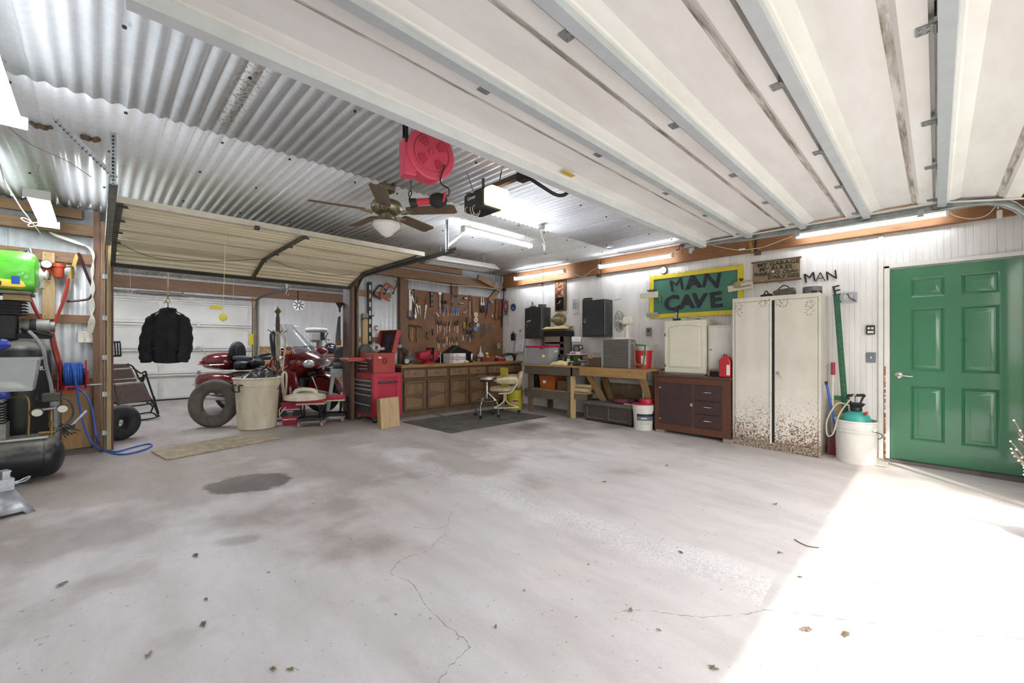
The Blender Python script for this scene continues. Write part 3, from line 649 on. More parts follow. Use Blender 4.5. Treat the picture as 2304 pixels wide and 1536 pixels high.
# red cable reel
REDR=mat('#da5269',.38,0,.04)
q=aZ(916,268,ZC); rl=thing('cable_reel','round red retractable cable reel hung from the ceiling','reel',aY(963,352,2.40),R(-8))
def disc(r,y0,y1,n=40): return MB().lathe([(r-.01,y0),(r,y0+.008),(r,y1-.008),(r-.01,y1)],n=n,M=RO(PI/2,0,0))
cs=ob('case',disc(.17,-.06,.06),REDR,rl)
ob('hose_guide',MB().bx(-.185,-.10,-.045,.045,-.17,.06),REDR,cs,ang=0,bev=.006)
ob('face_ring',MB().torus((0,-.06-.001,0),.125,.004,(PI/2,0,0),36,6).torus((0,.061,0),.125,.004,(PI/2,0,0),36,6),mat('#b93a50',.45),cs)
ob('hub',MB().lathe([(.026,.058),(.026,.070),(.014,.070),(.014,.064),(.0005,.064)],n=20,M=RO(PI/2,0,0)),REDR,cs)
for k in range(4):
    a=.35+k*PI/2; m=MB()
    for w in range(7):
        b=a+w*.09; c=a+(w+1)*.09
        m.add([(r*math.cos(t),y,r*math.sin(t)) for y in (-.068,-.058) for r,t in ((.055,b),(.105,b),(.105,c),(.055,c))],[(0,1,2,3),(7,6,5,4),(0,4,5,1),(1,5,6,2),(2,6,7,3),(3,7,4,0)])
    ob('face_rib',m,mat('#c23c53',.45),cs,ang=20)
ob('bracket',MB().bx(-.18,-.16,-.05,-.044,.03,.26).bx(-.18,.15,-.05,.07,.255,.262),BLACK,rl,ang=0)
for s in (-1,1): ob('strap',MB().bx(-.15 if s<0 else .13,-.13 if s<0 else .15,.064,.07,-.02,.26),BLACK,rl,ang=0)
# lead lamp hanging from the reel
q=aY(962,455,2.38); ll=thing('work_lamp','red and black cordless work lamp hanging under the red reel','lamp',(q.x,q.y,q.z),R(-44)); 
RED2=mat('#c33a40',.45)
ob('handle',MB().cyl((-.075,0,0),(.02,0,.008),.023,n=14),RED2,ll)
ob('head',MB().sph((.07,0,.012),(.062,.05,.05),18,10).cyl((.02,0,.008),(.05,0,.01),.03,.047,n=18),RUBBER,ll)
ob('head_stripe',MB().box((.115,-.038,.02),(.012,.02,.06),(0,.25,.6)),RED2,ll,ang=0)
ob('foot',MB().cyl((-.115,0,-.01),(-.07,0,0),.036,.027,n=12),BLACK,ll)
hk=MB().tube(cr([(-.12,0,.03),(-.105,0,.06),(-.115,0,.075),(-.125,0,.06),(-.12,0,.03),(-.10,0,-.0)],4),.004,6)
sp=MB(); n=60
sp.tube([(-.108+.006*math.cos(i*.9),.006*math.sin(i*.9),.075+.11*i/n) for i in range(n+1)],.0016,5)
ob('coil_spring',sp,BLACK,ll); ob('hook',hk,BLACK,ll); ob('loop',MB().tube(cr([(.11,0,.04),(.14,0,.05),(.14,0,.09),(.10,0,.115),(.085,0,.15),(.115,0,.25)],4),.005,6),BLACK,ll)
# garage door opener
op=thing('door_opener','black garage door opener with a lit amber lamp lens','opener',(2.32,2.63,2.38))
MB_=mat('#3b393a',.5,0,.1)
ob('body',MB().bx(-.10,.10,-.05,.20,-.0,.14),MB_,op,ang=0,bev=.008)
ob('lens',MB().bx(-.10,.10,-.155,-.05,.005,.15),mat('#ffcf9c',.4,0,0,emit=1.7),op,ang=0,bev=.02,label='lit amber lamp lens')
ob('louvre',MB().bx(-.08,.08,.0,.19,-.004,-.0),BLACK,op,ang=0)
lm=txt('Linear',.042,.0008,.0006); lm.xf(TR(-.1008,.10,.10)@RO(0,0,-PI/2)@RO(PI/2,0,0)); ob('logo',lm,WHITEP,op,ang=0)
ob('rail',MB().bx(-.02,.02,-3.2,.16,.155,.195),mat('#4c4744',.5,.5),op,ang=0)
ob('hanger',MB().beam((-.05,.12,.14),(-.10,.16,.33),.025,.004).beam((.05,.12,.14),(.08,.16,.33),.025,.004).bx(-.11,.10,.12,.16,.135,.15),mat('#7d7468',.5,.5),op,ang=0)
ob('wire_loop',MB().torus((-.09,.14,-.01),.045,.0025,(1.3,.2,0),20,5).torus((-.07,.10,-.015),.05,.0025,(1.2,.5,0),20,5).torus((-.09,.05,-.012),.04,.0025,(1.5,.2,0),20,5),CORDW,op)
ob('power_cord',MB().tube(cr([(0.05,.05,.14),(.12,.02,.20),(.10,-.05,.33),(-.02,-.2,.30),(-.15,-.4,.33)],6),.005,6),BLACK,op)
arm=MB().tube(cr([(0,-.42,.165),(.12,-.48,.10),(.24,-.52,.055),(.30,-.56,.055),(.335,-.60,.10),(.345,-.64,.13)],5),.014,8); ob('door_arm',arm,BLACK,op)
ob('trolley',MB().bx(-.03,.04,-.45,-.36,.13,.2),BLACK,op,ang=0)
# round electrical boxes with pendant cords
for i,((px,py),lab,dr) in enumerate((((1217,505),'grey ceiling junction box with a white pendant plug beside the lit tube',.16),((1371,548),'grey ceiling junction box nearest the timber beam',0))):
    q=aZ(px,py,ZC); t=thing('junction_box',lab,'electrical box',(q.x,q.y,ZC-.006))
    ob('box',MB().lathe([(.05,0),(.05,-.04),(.046,-.045),(.0005,-.045)],n=8),GALV,t)
    if dr: ob('cord',MB().tube(cr([(0,0,-.045),(.01,0,-.12),(.04,-.02,-.2),(.045,-.02,-.24)],5),.004,6),CORDW,t); ob('plug',MB().cyl((.045,-.02,-.24),(.047,-.02,-.31),.014,.010,8).cyl((.02,-.01,-.23),(.06,-.03,-.22),.008),WHITEP,t)
# cords joining the tubes
def cord(name,label,pts,r=.004,mt=CORDW,cat='cord',group=None,n=6,kind=None):
    return tag(ob(name,MB().tube(cr(pts,n),r,6),mt),label,cat,group)
X_=5.93
cord('lamp_flex','white cord looping from the green-door tube to the beam plug',[aX(2137,478,5.9),aX(2150,486,X_),aX(2185,492,X_),aX(2220,484,X_),aX(2242,462,X_)])
tag(ob('cord_plug',MB().box(aX(2249,482,X_),(.03,.035,.075)).cyl(aX(2243,448,X_),aX(2246,470,X_),.006),WHITEP,bev=.004),'white inline plug hanging on the beam by the door','plug')
cord('lamp_flex','white cord from the clamp to the green-door tube with a switch',[aX(1592,548,X_),aX(1622,556,X_),aX(1665,562,X_),aX(1715,556,X_),aX(1760,540,X_),aX(1784,531,5.9)])
tag(ob('cord_switch',MB().box(aX(1669,561,X_-.0),(.02,.075,.022)),WHITEP,bev=.004),'white rocker switch in the light cord','switch')
cord('lamp_flex','white cord sagging between the sign tube and the corner tube',[aX(1276,606,5.9),aX(1296,618,X_),aX(1312,622,X_),aX(1330,610,X_),aX(1345,600,5.9)])
cord('lamp_flex','white cord from the sign tube up to the orange clamp',[aX(1516,572,5.9),aX(1524,566,X_),aX(1531,556,X_)])
# orange spring clamp on the track end
q=Vector((5.125,2.21,2.44)); oc=thing('spring_clamp',"orange spring clamp gripping the overhead door's track end",'clamp',q)
ob('jaw',MB().tube(cr([(0,0,-.06),(.01,0,-.01),(-.02,-.01,.03),(0,-.02,.06)],4),.009,6),mat('#b5532a',.5),oc); ob('handle',MB().tube(cr([(0,.01,.06),(-.02,.02,.03),(.0,.03,.0),(-.05,.05,-.01)],4),.008,6),mat('#6f6a66',.5,.4),oc)
# yellow twine off the beam
cord('twine','yellow twine looped over the beam beside the brown sign',[aX(1686,530,X_+.08),aX(1690,548,X_+.08),aX(1694,566,X_+.08),aX(1689,560,X_+.08),aX(1686,545,X_+.08)],.004,mat('#d8b93a',.7))
cord('ceiling_line','thin grey wire strung across the ceiling to the upright track hanger',[aZ(18,285,2.66),aZ(70,325,2.66),aZ(150,362,2.66),aZ(205,398,2.62)],.003,mat('#a8a6a2',.5))
cord('ceiling_line','white cord tied up under the bare ceiling lamp',[aZ(0,370,2.55),aZ(12,410,2.5),aZ(30,440,2.45),aZ(47,468,2.40),aZ(62,487,2.36)],.005)
bw=MB().torus(aZ(58,495,2.35),.03,.004,(1.2,.5,0),16,5,.5).torus(aZ(75,505,2.33),.035,.004,(1.2,-.5,0),16,5,.5).tube([aZ(62,487,2.36),aZ(92,526,2.28)],.004,5); tag(ob('cord_knot',bw,CORDW),'white cord tied in a bow beside the compressor lamp','cord')
# mud nests stuck to the ceiling
for px,py,lab in ((95,280,'brown mud wasp nest at the top of the slanted hanger'),(203,308,'brown mud wasp nest at the top of the upright hanger')):
    q=aZ(px,py,ZC); m=MB(); rnd=random.Random(px)
    for i in range(9): m.sph((q.x+rnd.uniform(-.045,.045),q.y+rnd.uniform(-.03,.03),ZC-.012+rnd.uniform(-.008,.006)),rnd.uniform(.012,.02),8,6)
    tag(ob('wasp_nest',m,mat('#7a6650',.95,0,.3,40,.5,80)),lab,'nest')
# ================================================================== left end: compressors, air line, saws, reel
def sup(a,p): 
    c,s=math.cos(a),math.sin(a); return (math.copysign(abs(c)**(2/p),c),math.copysign(abs(s)**(2/p),s))
def loft(secs,n=18,ax='x'):     # secs: (x, cy, halfw, z0, z1, power)
    m=MB()
    for x,cy,w,z0,z1,p in secs:
        for k in range(n):
            u,v=sup(2*PI*k/n,p); q=(x,cy+w*u,(z0+z1)/2+(z1-z0)/2*v)
            m.v.append(Vector(q if ax=='x' else (q[1],q[0],q[2]) if ax=='y' else (q[1],q[2],q[0])))
    for i in range(len(secs)-1):
        for k in range(n): l=(k+1)%n; m.f.append((i*n+k,i*n+l,(i+1)*n+l,(i+1)*n+k))
    m.f.append(tuple(range(n-1,-1,-1))); b=(len(secs)-1)*n; m.f.append(tuple(b+k for k in range(n))); return m
def dome(r,L,n=28):   # horizontal tank along x from -L to 0, right end at 0
    pr=[(.001,0)]+[(r*math.sin(a),-(1-math.cos(a))*r*.6) for a in [PI/2*i/6 for i in range(1,7)]]+[(r,-L+r*.6)]+[(r*math.cos(a),-L+r*.6-math.sin(a)*r*.6) for a in [PI/2*i/6 for i in range(1,6)]]+[(.001,-L)]
    return MB().lathe(pr,n=n,M=RO(0,PI/2,0))
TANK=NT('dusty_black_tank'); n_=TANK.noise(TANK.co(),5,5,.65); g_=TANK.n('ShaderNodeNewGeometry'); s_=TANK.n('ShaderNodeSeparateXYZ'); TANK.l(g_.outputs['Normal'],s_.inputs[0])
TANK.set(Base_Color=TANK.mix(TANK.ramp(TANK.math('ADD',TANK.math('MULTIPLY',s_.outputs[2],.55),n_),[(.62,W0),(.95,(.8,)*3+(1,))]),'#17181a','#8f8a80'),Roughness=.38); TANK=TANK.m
CASTM=mat('#8e8d88',.5,.6,.2,20); BRS=mat('#8a7448',.38,.85,.15)
ty=5.47; cp=thing('air_compressor','black horizontal-tank air compressor with silver finned pump and two gauges','compressor',(-.205,ty,fz(ty)))
zt=.20
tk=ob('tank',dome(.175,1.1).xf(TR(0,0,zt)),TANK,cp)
ob('weld_band',MB().torus((-.12,0,zt),.1765,.003,(0,PI/2,0),36,6),TANK,tk)
for x in (-.22,-.95):
    for y in (-.09,.09): ob('foot',MB().beam((x,y,0),(x,y*.8,.09),.05,.03),BLACK,cp,ang=0)
ob('deck',MB().bx(-1.0,-.10,-.10,.12,zt+.165,zt+.185),mat('#b9b8b3',.4,.7),cp,ang=0,bev=.004)
pm=ob('pump',MB().bx(-.55,-.33,-.10,.10,zt+.185,zt+.32).cyl((-.44,0,zt+.3),(-.44,0,zt+.5),.062),CASTM,cp,bev=.006)
for k in range(7): ob('fin',MB().bx(-.54,-.345,-.09,.09,zt+.33+.022*k,zt+.337+.022*k),CASTM,pm,ang=0)
ob('pump_head',MB().bx(-.54,-.345,-.09,.09,zt+.49,zt+.53),CASTM,pm,ang=0,bev=.005)
for k in range(6): ob('head_fin',MB().bx(-.53+.034*k,-.522+.034*k,-.085,.085,zt+.53,zt+.585),CASTM,pm,ang=0)
ob('belt_guard',MB().bx(-1.0,-.56,-.12,.10,zt+.185,zt+.58),BLACK,cp,ang=0,bev=.02)
ob('discharge_pipe',MB().tube(cr([(-.345,0,zt+.52),(-.26,0,zt+.53),(-.22,0,zt+.50),(-.215,0,zt+.35),(-.22,0,zt+.19)],5),.009,8),BRS,cp)
ob('riser_pipe',MB().cyl((-.085,0,zt+.16),(-.085,0,zt+.42),.014).cyl((-.085,0,zt+.25),(-.085,0,zt+.30),.020,n=6).cyl((-.16,0,zt+.20),(-.06,0,zt+.20),.014),BRS,cp)
ob('pressure_switch',MB().bx(-.145,-.03,-.045,.045,zt+.47,zt+.545),mat('#4a4740',.6,.2),cp,ang=0,bev=.012)
ob('manifold',MB().cyl((-.15,-.02,zt+.405),(-.02,-.02,zt+.415),.012).sph((-.085,-.01,zt+.41),.02),STEEL,cp)
for x,z in ((-.165,.392),(-.015,.41)):
    g=ob('gauge',MB().lathe([(.0005,-.03),(.036,-.03),(.038,-.01),(.03,0)],n=20,M=RO(-PI/2+.25,0,0)).xf(TR(x,-.02,zt+z)),BRS,cp); ob('gauge_face',MB().lathe([(.0005,-.031),(.032,-.031)],n=20,M=RO(-PI/2+.25,0,0)).xf(TR(x,-.02,zt+z)),WHITEP,g)
ob('handle',MB().cyl((.0,.05,zt+.19),(.13,.08,zt+.36),.018),STEEL,cp)
rnd=random.Random(4); cm=MB()
for k in range(9):
    a=Vector((-.02+rnd.uniform(-.03,.03),.03,zt+.24+rnd.uniform(-.03,.03))); cm=MB().tube(cr([a,a+Vector((rnd.uniform(.0,.05),-.02,-.04)),a+Vector((rnd.uniform(.03,.1),-.03,rnd.uniform(-.09,.0)))],4),.0045,5); ob('loose_wire',cm,BLACK,cp)
ob('power_cable',MB().tube(cr([(-.03,-.03,zt+.51),(.03,-.02,zt+.46),(.05,0,zt+.36),(.02,.02,zt+.28),(-.06,.0,zt+.2)],6),.009,7),mat('#4b4a48',.6),cp)
# vertical compressor behind
vc=thing('air_compressor','tall black vertical-tank air compressor with dark pump and motor on top','compressor',(-.535,6.05,ZF2))
pr=[(.0005,1.20)]+[(.215*math.sin(a),1.09+.11*math.cos(a)) for a in [PI/2*i/6 for i in range(1,7)]]+[(.215,.08),(.2,.03),(.0005,.03)]
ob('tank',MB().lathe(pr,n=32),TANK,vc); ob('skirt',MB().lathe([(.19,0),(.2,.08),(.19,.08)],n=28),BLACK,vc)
lg=txt('HU',.055,.001,.001); lg.xf(TR(.155,-.155,.93)@RO(0,0,R(45))@RO(PI/2,0,0)@TR(0,0,.006)); ob('lettering',lg,WHITEP,vc,ang=0)
dg_=MB().prism([(-.05,0),(-.045,.018),(-.02,.022),(-.012,.04),(-.004,.022),(.03,.026),(.02,.012),(-.0,.008),(.012,-.012),(-.008,-.004),(-.03,-.002)],'xz',-.001,.001); dg_.xf(TR(.085,-.201,.93)@RZ(R(22))); ob('emblem',dg_,WHITEP,vc,ang=0)
DP=mat('#242424',.5,.3,.15,14)
ob('pump',MB().bx(-.30,.0,-.12,.12,1.20,1.42),DP,vc,ang=0,bev=.012)
for k in range(5): ob('fin',MB().bx(-.30,.06,-.11,.11,1.43+.028*k,1.437+.028*k),DP,vc,ang=0)
ob('pump_head',MB().bx(-.26,.02,-.09,.09,1.42,1.56),DP,vc,ang=0,bev=.01)
ob('motor',MB().cyl((.02,.08,1.33),(.20,.08,1.33),.07,n=20).cyl((.20,.08,1.33),(.235,.08,1.33),.05,n=20),mat('#8e8c86',.45,.4,.1),vc)
ob('motor_band',MB().cyl((.07,.08,1.33),(.115,.08,1.33),.072,n=20),BLACK,vc)
ob('motor_mount',MB().bx(0,.22,.0,.15,1.21,1.26),BLACK,vc,ang=0); ob('plate',MB().beam((.03,-.05,1.30),(.22,-.0,1.24),.11,.012),mat('#3a3d3a',.5,.4),vc,ang=0)
cord('ribbon_cable','flat grey ribbon cable running down the black vertical tank',[aY(65,745,5.80),aY(82,762,5.76),aY(98,790,5.74),aY(104,825,5.74),aY(114,865,5.74),aY(117,905,5.72),aY(114,940,5.70),aY(126,962,5.66)],.014,mat('#8f8f90',.55))
# clear tote on the pump, blue bags, paper towels on a plank
CLEAR=mat('#c9cbcb',.25,0,.04,alpha=.55)
def tote(t,w,d,h,tap,mt,wall=.004):
    m=MB(); a=[(-w/2+tap,-d/2+tap),(w/2-tap,-d/2+tap),(w/2-tap,d/2-tap),(-w/2+tap,d/2-tap)]; b=[(-w/2,-d/2),(w/2,-d/2),(w/2,d/2),(-w/2,d/2)]
    m.v=[Vector((*p,0)) for p in a]+[Vector((*p,h)) for p in b]; m.f=[(3,2,1,0)]+[(i,(i+1)%4,(i+1)%4+4,i+4) for i in range(4)]
    return ob('tub',m,mt,t,ang=0,solid=wall)
q=aY(88,793,5.40); ct=thing('clear_tote','clear plastic tote with papers standing on the silver pump','tote',(q.x-.27,5.45,fz(ty)+zt+.585))
tote(ct,.54,.34,.27,.035,CLEAR); ob('rim',MB().bx(-.28,.28,-.18,-.165,.255,.275).bx(-.28,.28,.165,.18,.255,.275).bx(-.28,-.265,-.165,.165,.255,.275).bx(.265,.28,-.165,.165,.255,.275),CLEAR,ct,ang=0)
ob('paper',MB().box((.06,-.02,.05),(.24,.2,.004),(.2,.1,.4)),mat('#ded9c6',.8),ct,ang=0); ob('paper',MB().box((.0,.0,.02),(.3,.22,.02),(0,0,-.2)),mat('#cfcbc0',.8),ct,ang=0)
ob('scribble',MB().tube(cr([(-.10,-.176,.20),(-.06,-.177,.22),(-.08,-.177,.16),(-.03,-.177,.19),(.02,-.177,.22),(.0,-.176,.17),(.05,-.177,.19)],5),.003,5),mat('#8a8c90',.6),ct)
for (px,py,yy),lab in (((4,885,5.36),'blue plastic bag stuffed beside the silver pump'),((3,775,5.45),'blue plastic bag lying on top of the clear tote')):
    q=aY(px,py,yy); m=MB(); rnd=random.Random(px)
    m.sph((0,0,0),(.05,.045,.045),12,8)
    for i,v in enumerate(m.v): m.v[i]=v*(1+rnd.uniform(-.14,.14))
    o=ob('blue_bag',m,mat('#3346a0',.35,0,.2,18)); o.location=q; tag(o,lab,'bag')
pk=thing('wood_block','short pine block packed under the plank on the compressor','wood block',(-.52,6.02,ZF2+1.56)); ob('block',MB().bx(-.09,.07,-.10,.1,0,.05),PINE['x'],pk,ang=0,bev=.003)
pl=thing('shelf_plank','grey plank laid across the compressor under the paper towels','plank',(-.62,5.98,ZF2+1.61)); ob('board',MB().bx(-.45,.19,-.16,.16,0,.028),GREYW['x'],pl,ang=0,bev=.003)
pt=thing('paper_towel_pack','green white and yellow plastic pack of paper towels','paper towels',(-.66,5.98,ZF2+1.638))
GRN=NT('printed_film'); n_=GRN.noise(GRN.co((1.5,2,2)),3,4,.6,1.5); GRN.set(Base_Color=GRN.ramp(n_,[(.30,'#eef0ea'),(.40,'#53b32f'),(.62,'#67c63c'),(.74,'#f2f4ee')]),Roughness=.2); GRN=GRN.m
ob('wrapper',loft([(-.5,0,.13,0,.36,4),(.20,0,.155,.0,.37,5),(.245,0,.148,.01,.355,4),(.265,0,.10,.06,.30,3),(.275,0,.03,.13,.21,2)],20),GRN,pt)
ob('yellow_band',loft([(-.48,0,.163,.015,.11,4),(.16,0,.163,.015,.11,4),(.21,0,.14,.03,.11,4)],20),mat('#e9c64a',.3),pt)
ob('end_twist',loft([(.245,0,.12,.06,.30,2),(.275,-.01,.06,.11,.24,2),(.295,-.02,.02,.15,.20,2),(.315,-.02,.04,.13,.23,2),(.325,-.01,.015,.16,.20,2)],9),mat('#f3f3f0',.2,0,.05),pt)
tx=txt('8-2',.055,.001,.001); tx.xf(TR(.02,-.1605,.062)@RO(0,PI,0)@RO(PI/2,0,0)@RO(0,PI,0)); tx=txt('8-2',.055,.001,.001); tx.xf(TR(.02,-.1655,.062)@RO(PI/2,0,0)@RZ(PI)); ob('lettering',tx,BLACK,pt,ang=0)
ob('blue_print',MB().bx(.11,.16,-.1645,-.160,.06,.13),mat('#2d55a8',.3),pt,ang=0)
# air line board with regulator and filter
mb0=aY(95,640,6.45); mb1=aY(124,640,6.45)
bd=thing('air_line_board','upright pine board screwed to the girts carrying the air regulator','board',(mb0.x,6.43,aY(110,718,6.45).z))
H=aY(110,568,6.45).z-aY(110,718,6.45).z
ob('board',MB().bx(0,mb1.x-mb0.x,0,.022,0,H),PINE['z'],bd,ang=0,bev=.003)
for x,z in ((.02,.03),(.1,.03),(.02,H-.03),(.1,H-.04)): ob('screw',MB().sph((x,0,z),.005,6,4),BLACK,bd)
ORG=mat('#b5492a',.4,.1,.08)
q=aY(107,603,6.38); rg=thing('air_regulator','orange air pressure regulator with round white gauge on the pine board','regulator',q)
ob('body',MB().cyl((0,0,-.055),(0,0,.02),.024).cyl((-.10,.0,.0),(.055,.0,.0),.013).cyl((-.10,0,-.02),(-.07,0,.03),.02,n=8),ORG,rg); ob('knob',MB().cyl((0,0,-.11),(0,0,-.055),.006).cyl((-.025,0,-.11),(.025,0,-.11),.007),BLACK,rg)
g=ob('gauge',MB().lathe([(.0005,-.03),(.042,-.03),(.044,-.005),(.03,0)],n=24,M=RO(-PI/2,0,0)).xf(TR(-.005,-.02,.035)),BLACK,rg); ob('gauge_face',MB().lathe([(.0005,-.031),(.037,-.031)],n=24,M=RO(-PI/2,0,0)).xf(TR(-.005,-.02,.035)),WHITEP,g); ob('needle',MB().beam((-.005,-.053,.035),(.012,-.053,.055),.003,.001,(0,1,0)),BLACK,g,ang=0)
q=aY(132,606,6.38); fl=thing('air_filter','orange cylindrical air filter bowl beside the pine board','air filter',q)
ob('bowl',MB().lathe([(.0005,-.085),(.035,-.082),(.040,-.06),(.042,.02),(.052,.022),(.052,.055),(.046,.062),(.02,.065)],n=24),ORG,fl); ob('drain',MB().cyl((0,0,-.10),(0,0,-.083),.008),BRS,fl)
ob('coupler',MB().tube(cr([(.05,0,.04),(.085,0,.045),(.10,0,.03),(.104,0,-.01)],4),.010,8).cyl((.104,0,.0),(.104,0,-.05),.013,n=8).cyl((.104,0,-.05),(.104,0,-.085),.010),BRS,fl)
RH=mat('#a23a34',.5,0,.1)
cord('air_hose','red air hose dropping from the filter past the wall socket',[aY(153,626,6.36),aY(150,650,6.36),aY(143,676,6.36),aY(128,715,6.36),aY(119,742,6.34),aY(124,775,6.32),aY(131,800,6.30),aY(136,840,6.28),aY(131,872,6.28),aY(131,888,6.28)],.0155,RH)
cord('air_hose','red air hose coming from behind the paper towel pack',[aY(62,645,6.36),aY(68,670,6.36),aY(80,698,6.36),aY(95,722,6.36),aY(113,742,6.30),aY(118,770,6.26),aY(124,795,6.26),aY(133,830,6.26),aY(134,862,6.26)],.0155,RH)
# bow saws
def bowsaw(label,Y,frame,blade,col,bc,cat='saw'):
    t=thing('bow_saw',label,cat,aY(*frame[0],Y),0,'bow saws on the girt'); o=aY(*frame[0],Y)
    ob('frame',MB().tube([p-o for p in cr([aY(*p,Y) for p in frame],6)],.012,8),col,t); ob('blade',MB().beam(aY(*blade[0],Y)-o,aY(*blade[1],Y)-o,.03,.002,(0,1,0)),bc,t,ang=0)
    ob('lever',MB().box(aY(*blade[1],Y)-o,(.035,.012,.05)),STEEL,t,ang=0)
bowsaw('maroon tube bow saw hanging on the wall girt by the wall socket',6.42,[(176,569),(184,590),(197,622),(208,648),(206,665),(196,673),(175,676),(150,678)],[(174,572),(141,675)],mat('#4a2328',.35,.2),mat('#9c8448',.4,.7))
bowsaw('silver tube bow saw hanging behind the paper towel pack',6.42,[(34,573),(48,566),(66,560),(70,572),(78,590),(88,612)],[(66,562),(93,642)],STEEL,STEEL)
# white cables and socket box
cbn=thing('cable_bundle','bundle of white cables running from the ceiling down to the wall socket','cables',(0,0,0))
for k in range(5):
    P=[aY(110+k*3,522+k*2,6.36),aY(165+k*2,540+k*2,6.36),aY(196+k,555,6.36),aY(208+k*1.2,575,6.36),aY(211-k*1.6,610,6.37),aY(205+k*2,650,6.37),aY(213-k*3,690,6.37),aY(201+k*3,720,6.37),aY(196+k*3,748,6.38)]
    ob('cable',MB().tube(cr(P,6),.0045,6),mat('#d9d4c6',.55),cbn)
sk=aY(200,758,6.44); so_=thing('wall_socket','cream double switch and socket plate on the metal wall','socket',(sk.x,6.43,sk.z))
ob('plate',MB().bx(-.085,.085,0,.012,-.06,.06),mat('#e9e4d2',.4),so_,ang=0,bev=.004); ob('box',MB().bx(-.075,.075,.012,.055,-.055,.055),GALV,so_,ang=0)
ob('toggle',MB().box((-.035,-.006,0),(.014,.016,.028)),mat('#d8d1ba',.4),so_,ang=0)
for x,z in ((-.035,.04),(-.035,-.04),(.03,.04),(.03,-.04),(.03,0)): ob('screw',MB().sph((x,0,z),.004,6,4),BRS,so_)
# hose reel with blue hose
q=aY(166,842,6.28); hr=thing('hose_reel','red steel hose reel wound with blue air hose','hose reel',q)
REDP=mat('#a3202c',.35,.1,.08)
for x in (-.088,.088): ob('flange',MB().lathe([(.0005,-.004),(.145,-.006),(.152,.0),(.145,.006),(.0005,.004)],n=32,M=RO(0,PI/2,0)).xf(TR(x,0,0)),REDP,hr)
ob('drum',MB().cyl((-.085,0,0),(.085,0,0),.06),BLACK,hr)
BLUEH=mat('#2f5db0',.4,0,.06)
hm=MB(); hm.tube([(-.07+.14*i/(26*9),.10*math.cos(2*PI*i/26),.10*math.sin(2*PI*i/26)) for i in range(26*9+1)],.0085,7); ob('wound_hose',hm,BLUEH,hr)
hm=MB(); hm.tube([(-.06+.12*i/(26*7),.117*math.cos(2*PI*i/26),.117*math.sin(2*PI*i/26)) for i in range(26*7+1)],.0085,7); ob('wound_hose',hm,BLUEH,hr)
ob('guide_frame',MB().bx(-.06,.075,-.12,-.10,-.18,-.165).bx(-.06,.075,-.12,-.10,-.125,-.11).bx(-.06,-.045,-.12,-.10,-.18,-.11).bx(.06,.075,-.12,-.10,-.18,-.11),REDP,hr,ang=0); ob('bracket',MB().bx(-.11,-.10,-.11,.15,-.15,.02).bx(-.11,.11,.14,.15,-.17,.03),REDP,hr,ang=0)
ob('crank_rod',MB().cyl((.08,-.03,-.115),(.21,-.03,-.115),.011),STEEL,hr); ob('swivel',MB().cyl((-.20,-.02,.035),(-.09,0,.0),.012).cyl((-.20,-.05,-.03),(-.09,0,0),.008),BRS,hr)
hpts=[aY(160,820,6.15),aY(168,845,6.14),aY(174,880,6.14),aY(183,935,6.14),aY(197,978,6.14),aY(213,1002,6.14)]
g=lambda px,py: FL(px,py)+Vector((0,0,.010))
gp=[g(235,1016),g(262,1023),g(290,1022),g(325,1013),g(341,1004),g(336,1000),g(318,1003),g(290,1010),g(258,1018)]
up=[g(232,1009),aY(218,985,6.18),aY(213,955,6.18),aY(207,920,6.17),aY(196,893,6.16),aY(184,878,6.16),aY(175,873,6.16)]
cord('air_hose','blue air hose looping from the red reel down onto the floor',hpts+gp+up,.0095,BLUEH,n=7)
# jack stand
q=FL(26,1150); js=thing('jack_stand','worn silver steel jack stand on the concrete','jack stand',(-.46,4.56,fz(4.56)),R(20))
SIL=mat('#b7b9be',.4,.6,.2,16)
b=MB()
for s in range(4):
    a=s*PI/2; M=RZ(a)
    b.add([(-.115,-.115,0),(-.07,-.115,.0),(-.055,-.105,.02),(.055,-.105,.02),(.07,-.115,0),(.115,-.115,0),(.035,-.035,.17),(-.035,-.035,.17)],[(0,1,2,7),(2,3,6,7),(3,4,5,6)],M)
ob('base',b,SIL,js,ang=20,solid=.004); ob('collar',MB().bx(-.037,.037,-.037,.037,.165,.25),SIL,js,ang=0,bev=.004); ob('post',MB().bx(-.018,.018,-.026,.026,.2,.30).bx(-.02,.02,-.04,.04,.295,.305),SIL,js,ang=0)
ob('ratchet_handle',MB().cyl((-.05,0,.205),(.06,0,.205),.012).tube(cr([(.05,0,.205),(.09,0,.225),(.12,0,.232),(.10,0,.21),(.055,0,.20)],4),.005,6),SIL,js)
# ================================================================== second bay
def at(o,v): o.location=v; return o
# black inner tube standing behind the post
q=Vector((.20,6.98,ZF2)); o=ob('inner_tube',MB().torus((0,0,.21),.13,.085,(PI/2,0,0),36,14),mat('#26272a',.6,0,.15,10)); o.location=q; o.rotation_euler=(0,0,R(35)); tag(o,'black rubber inner tube standing behind the doorpost by the hose reel','inner tube')
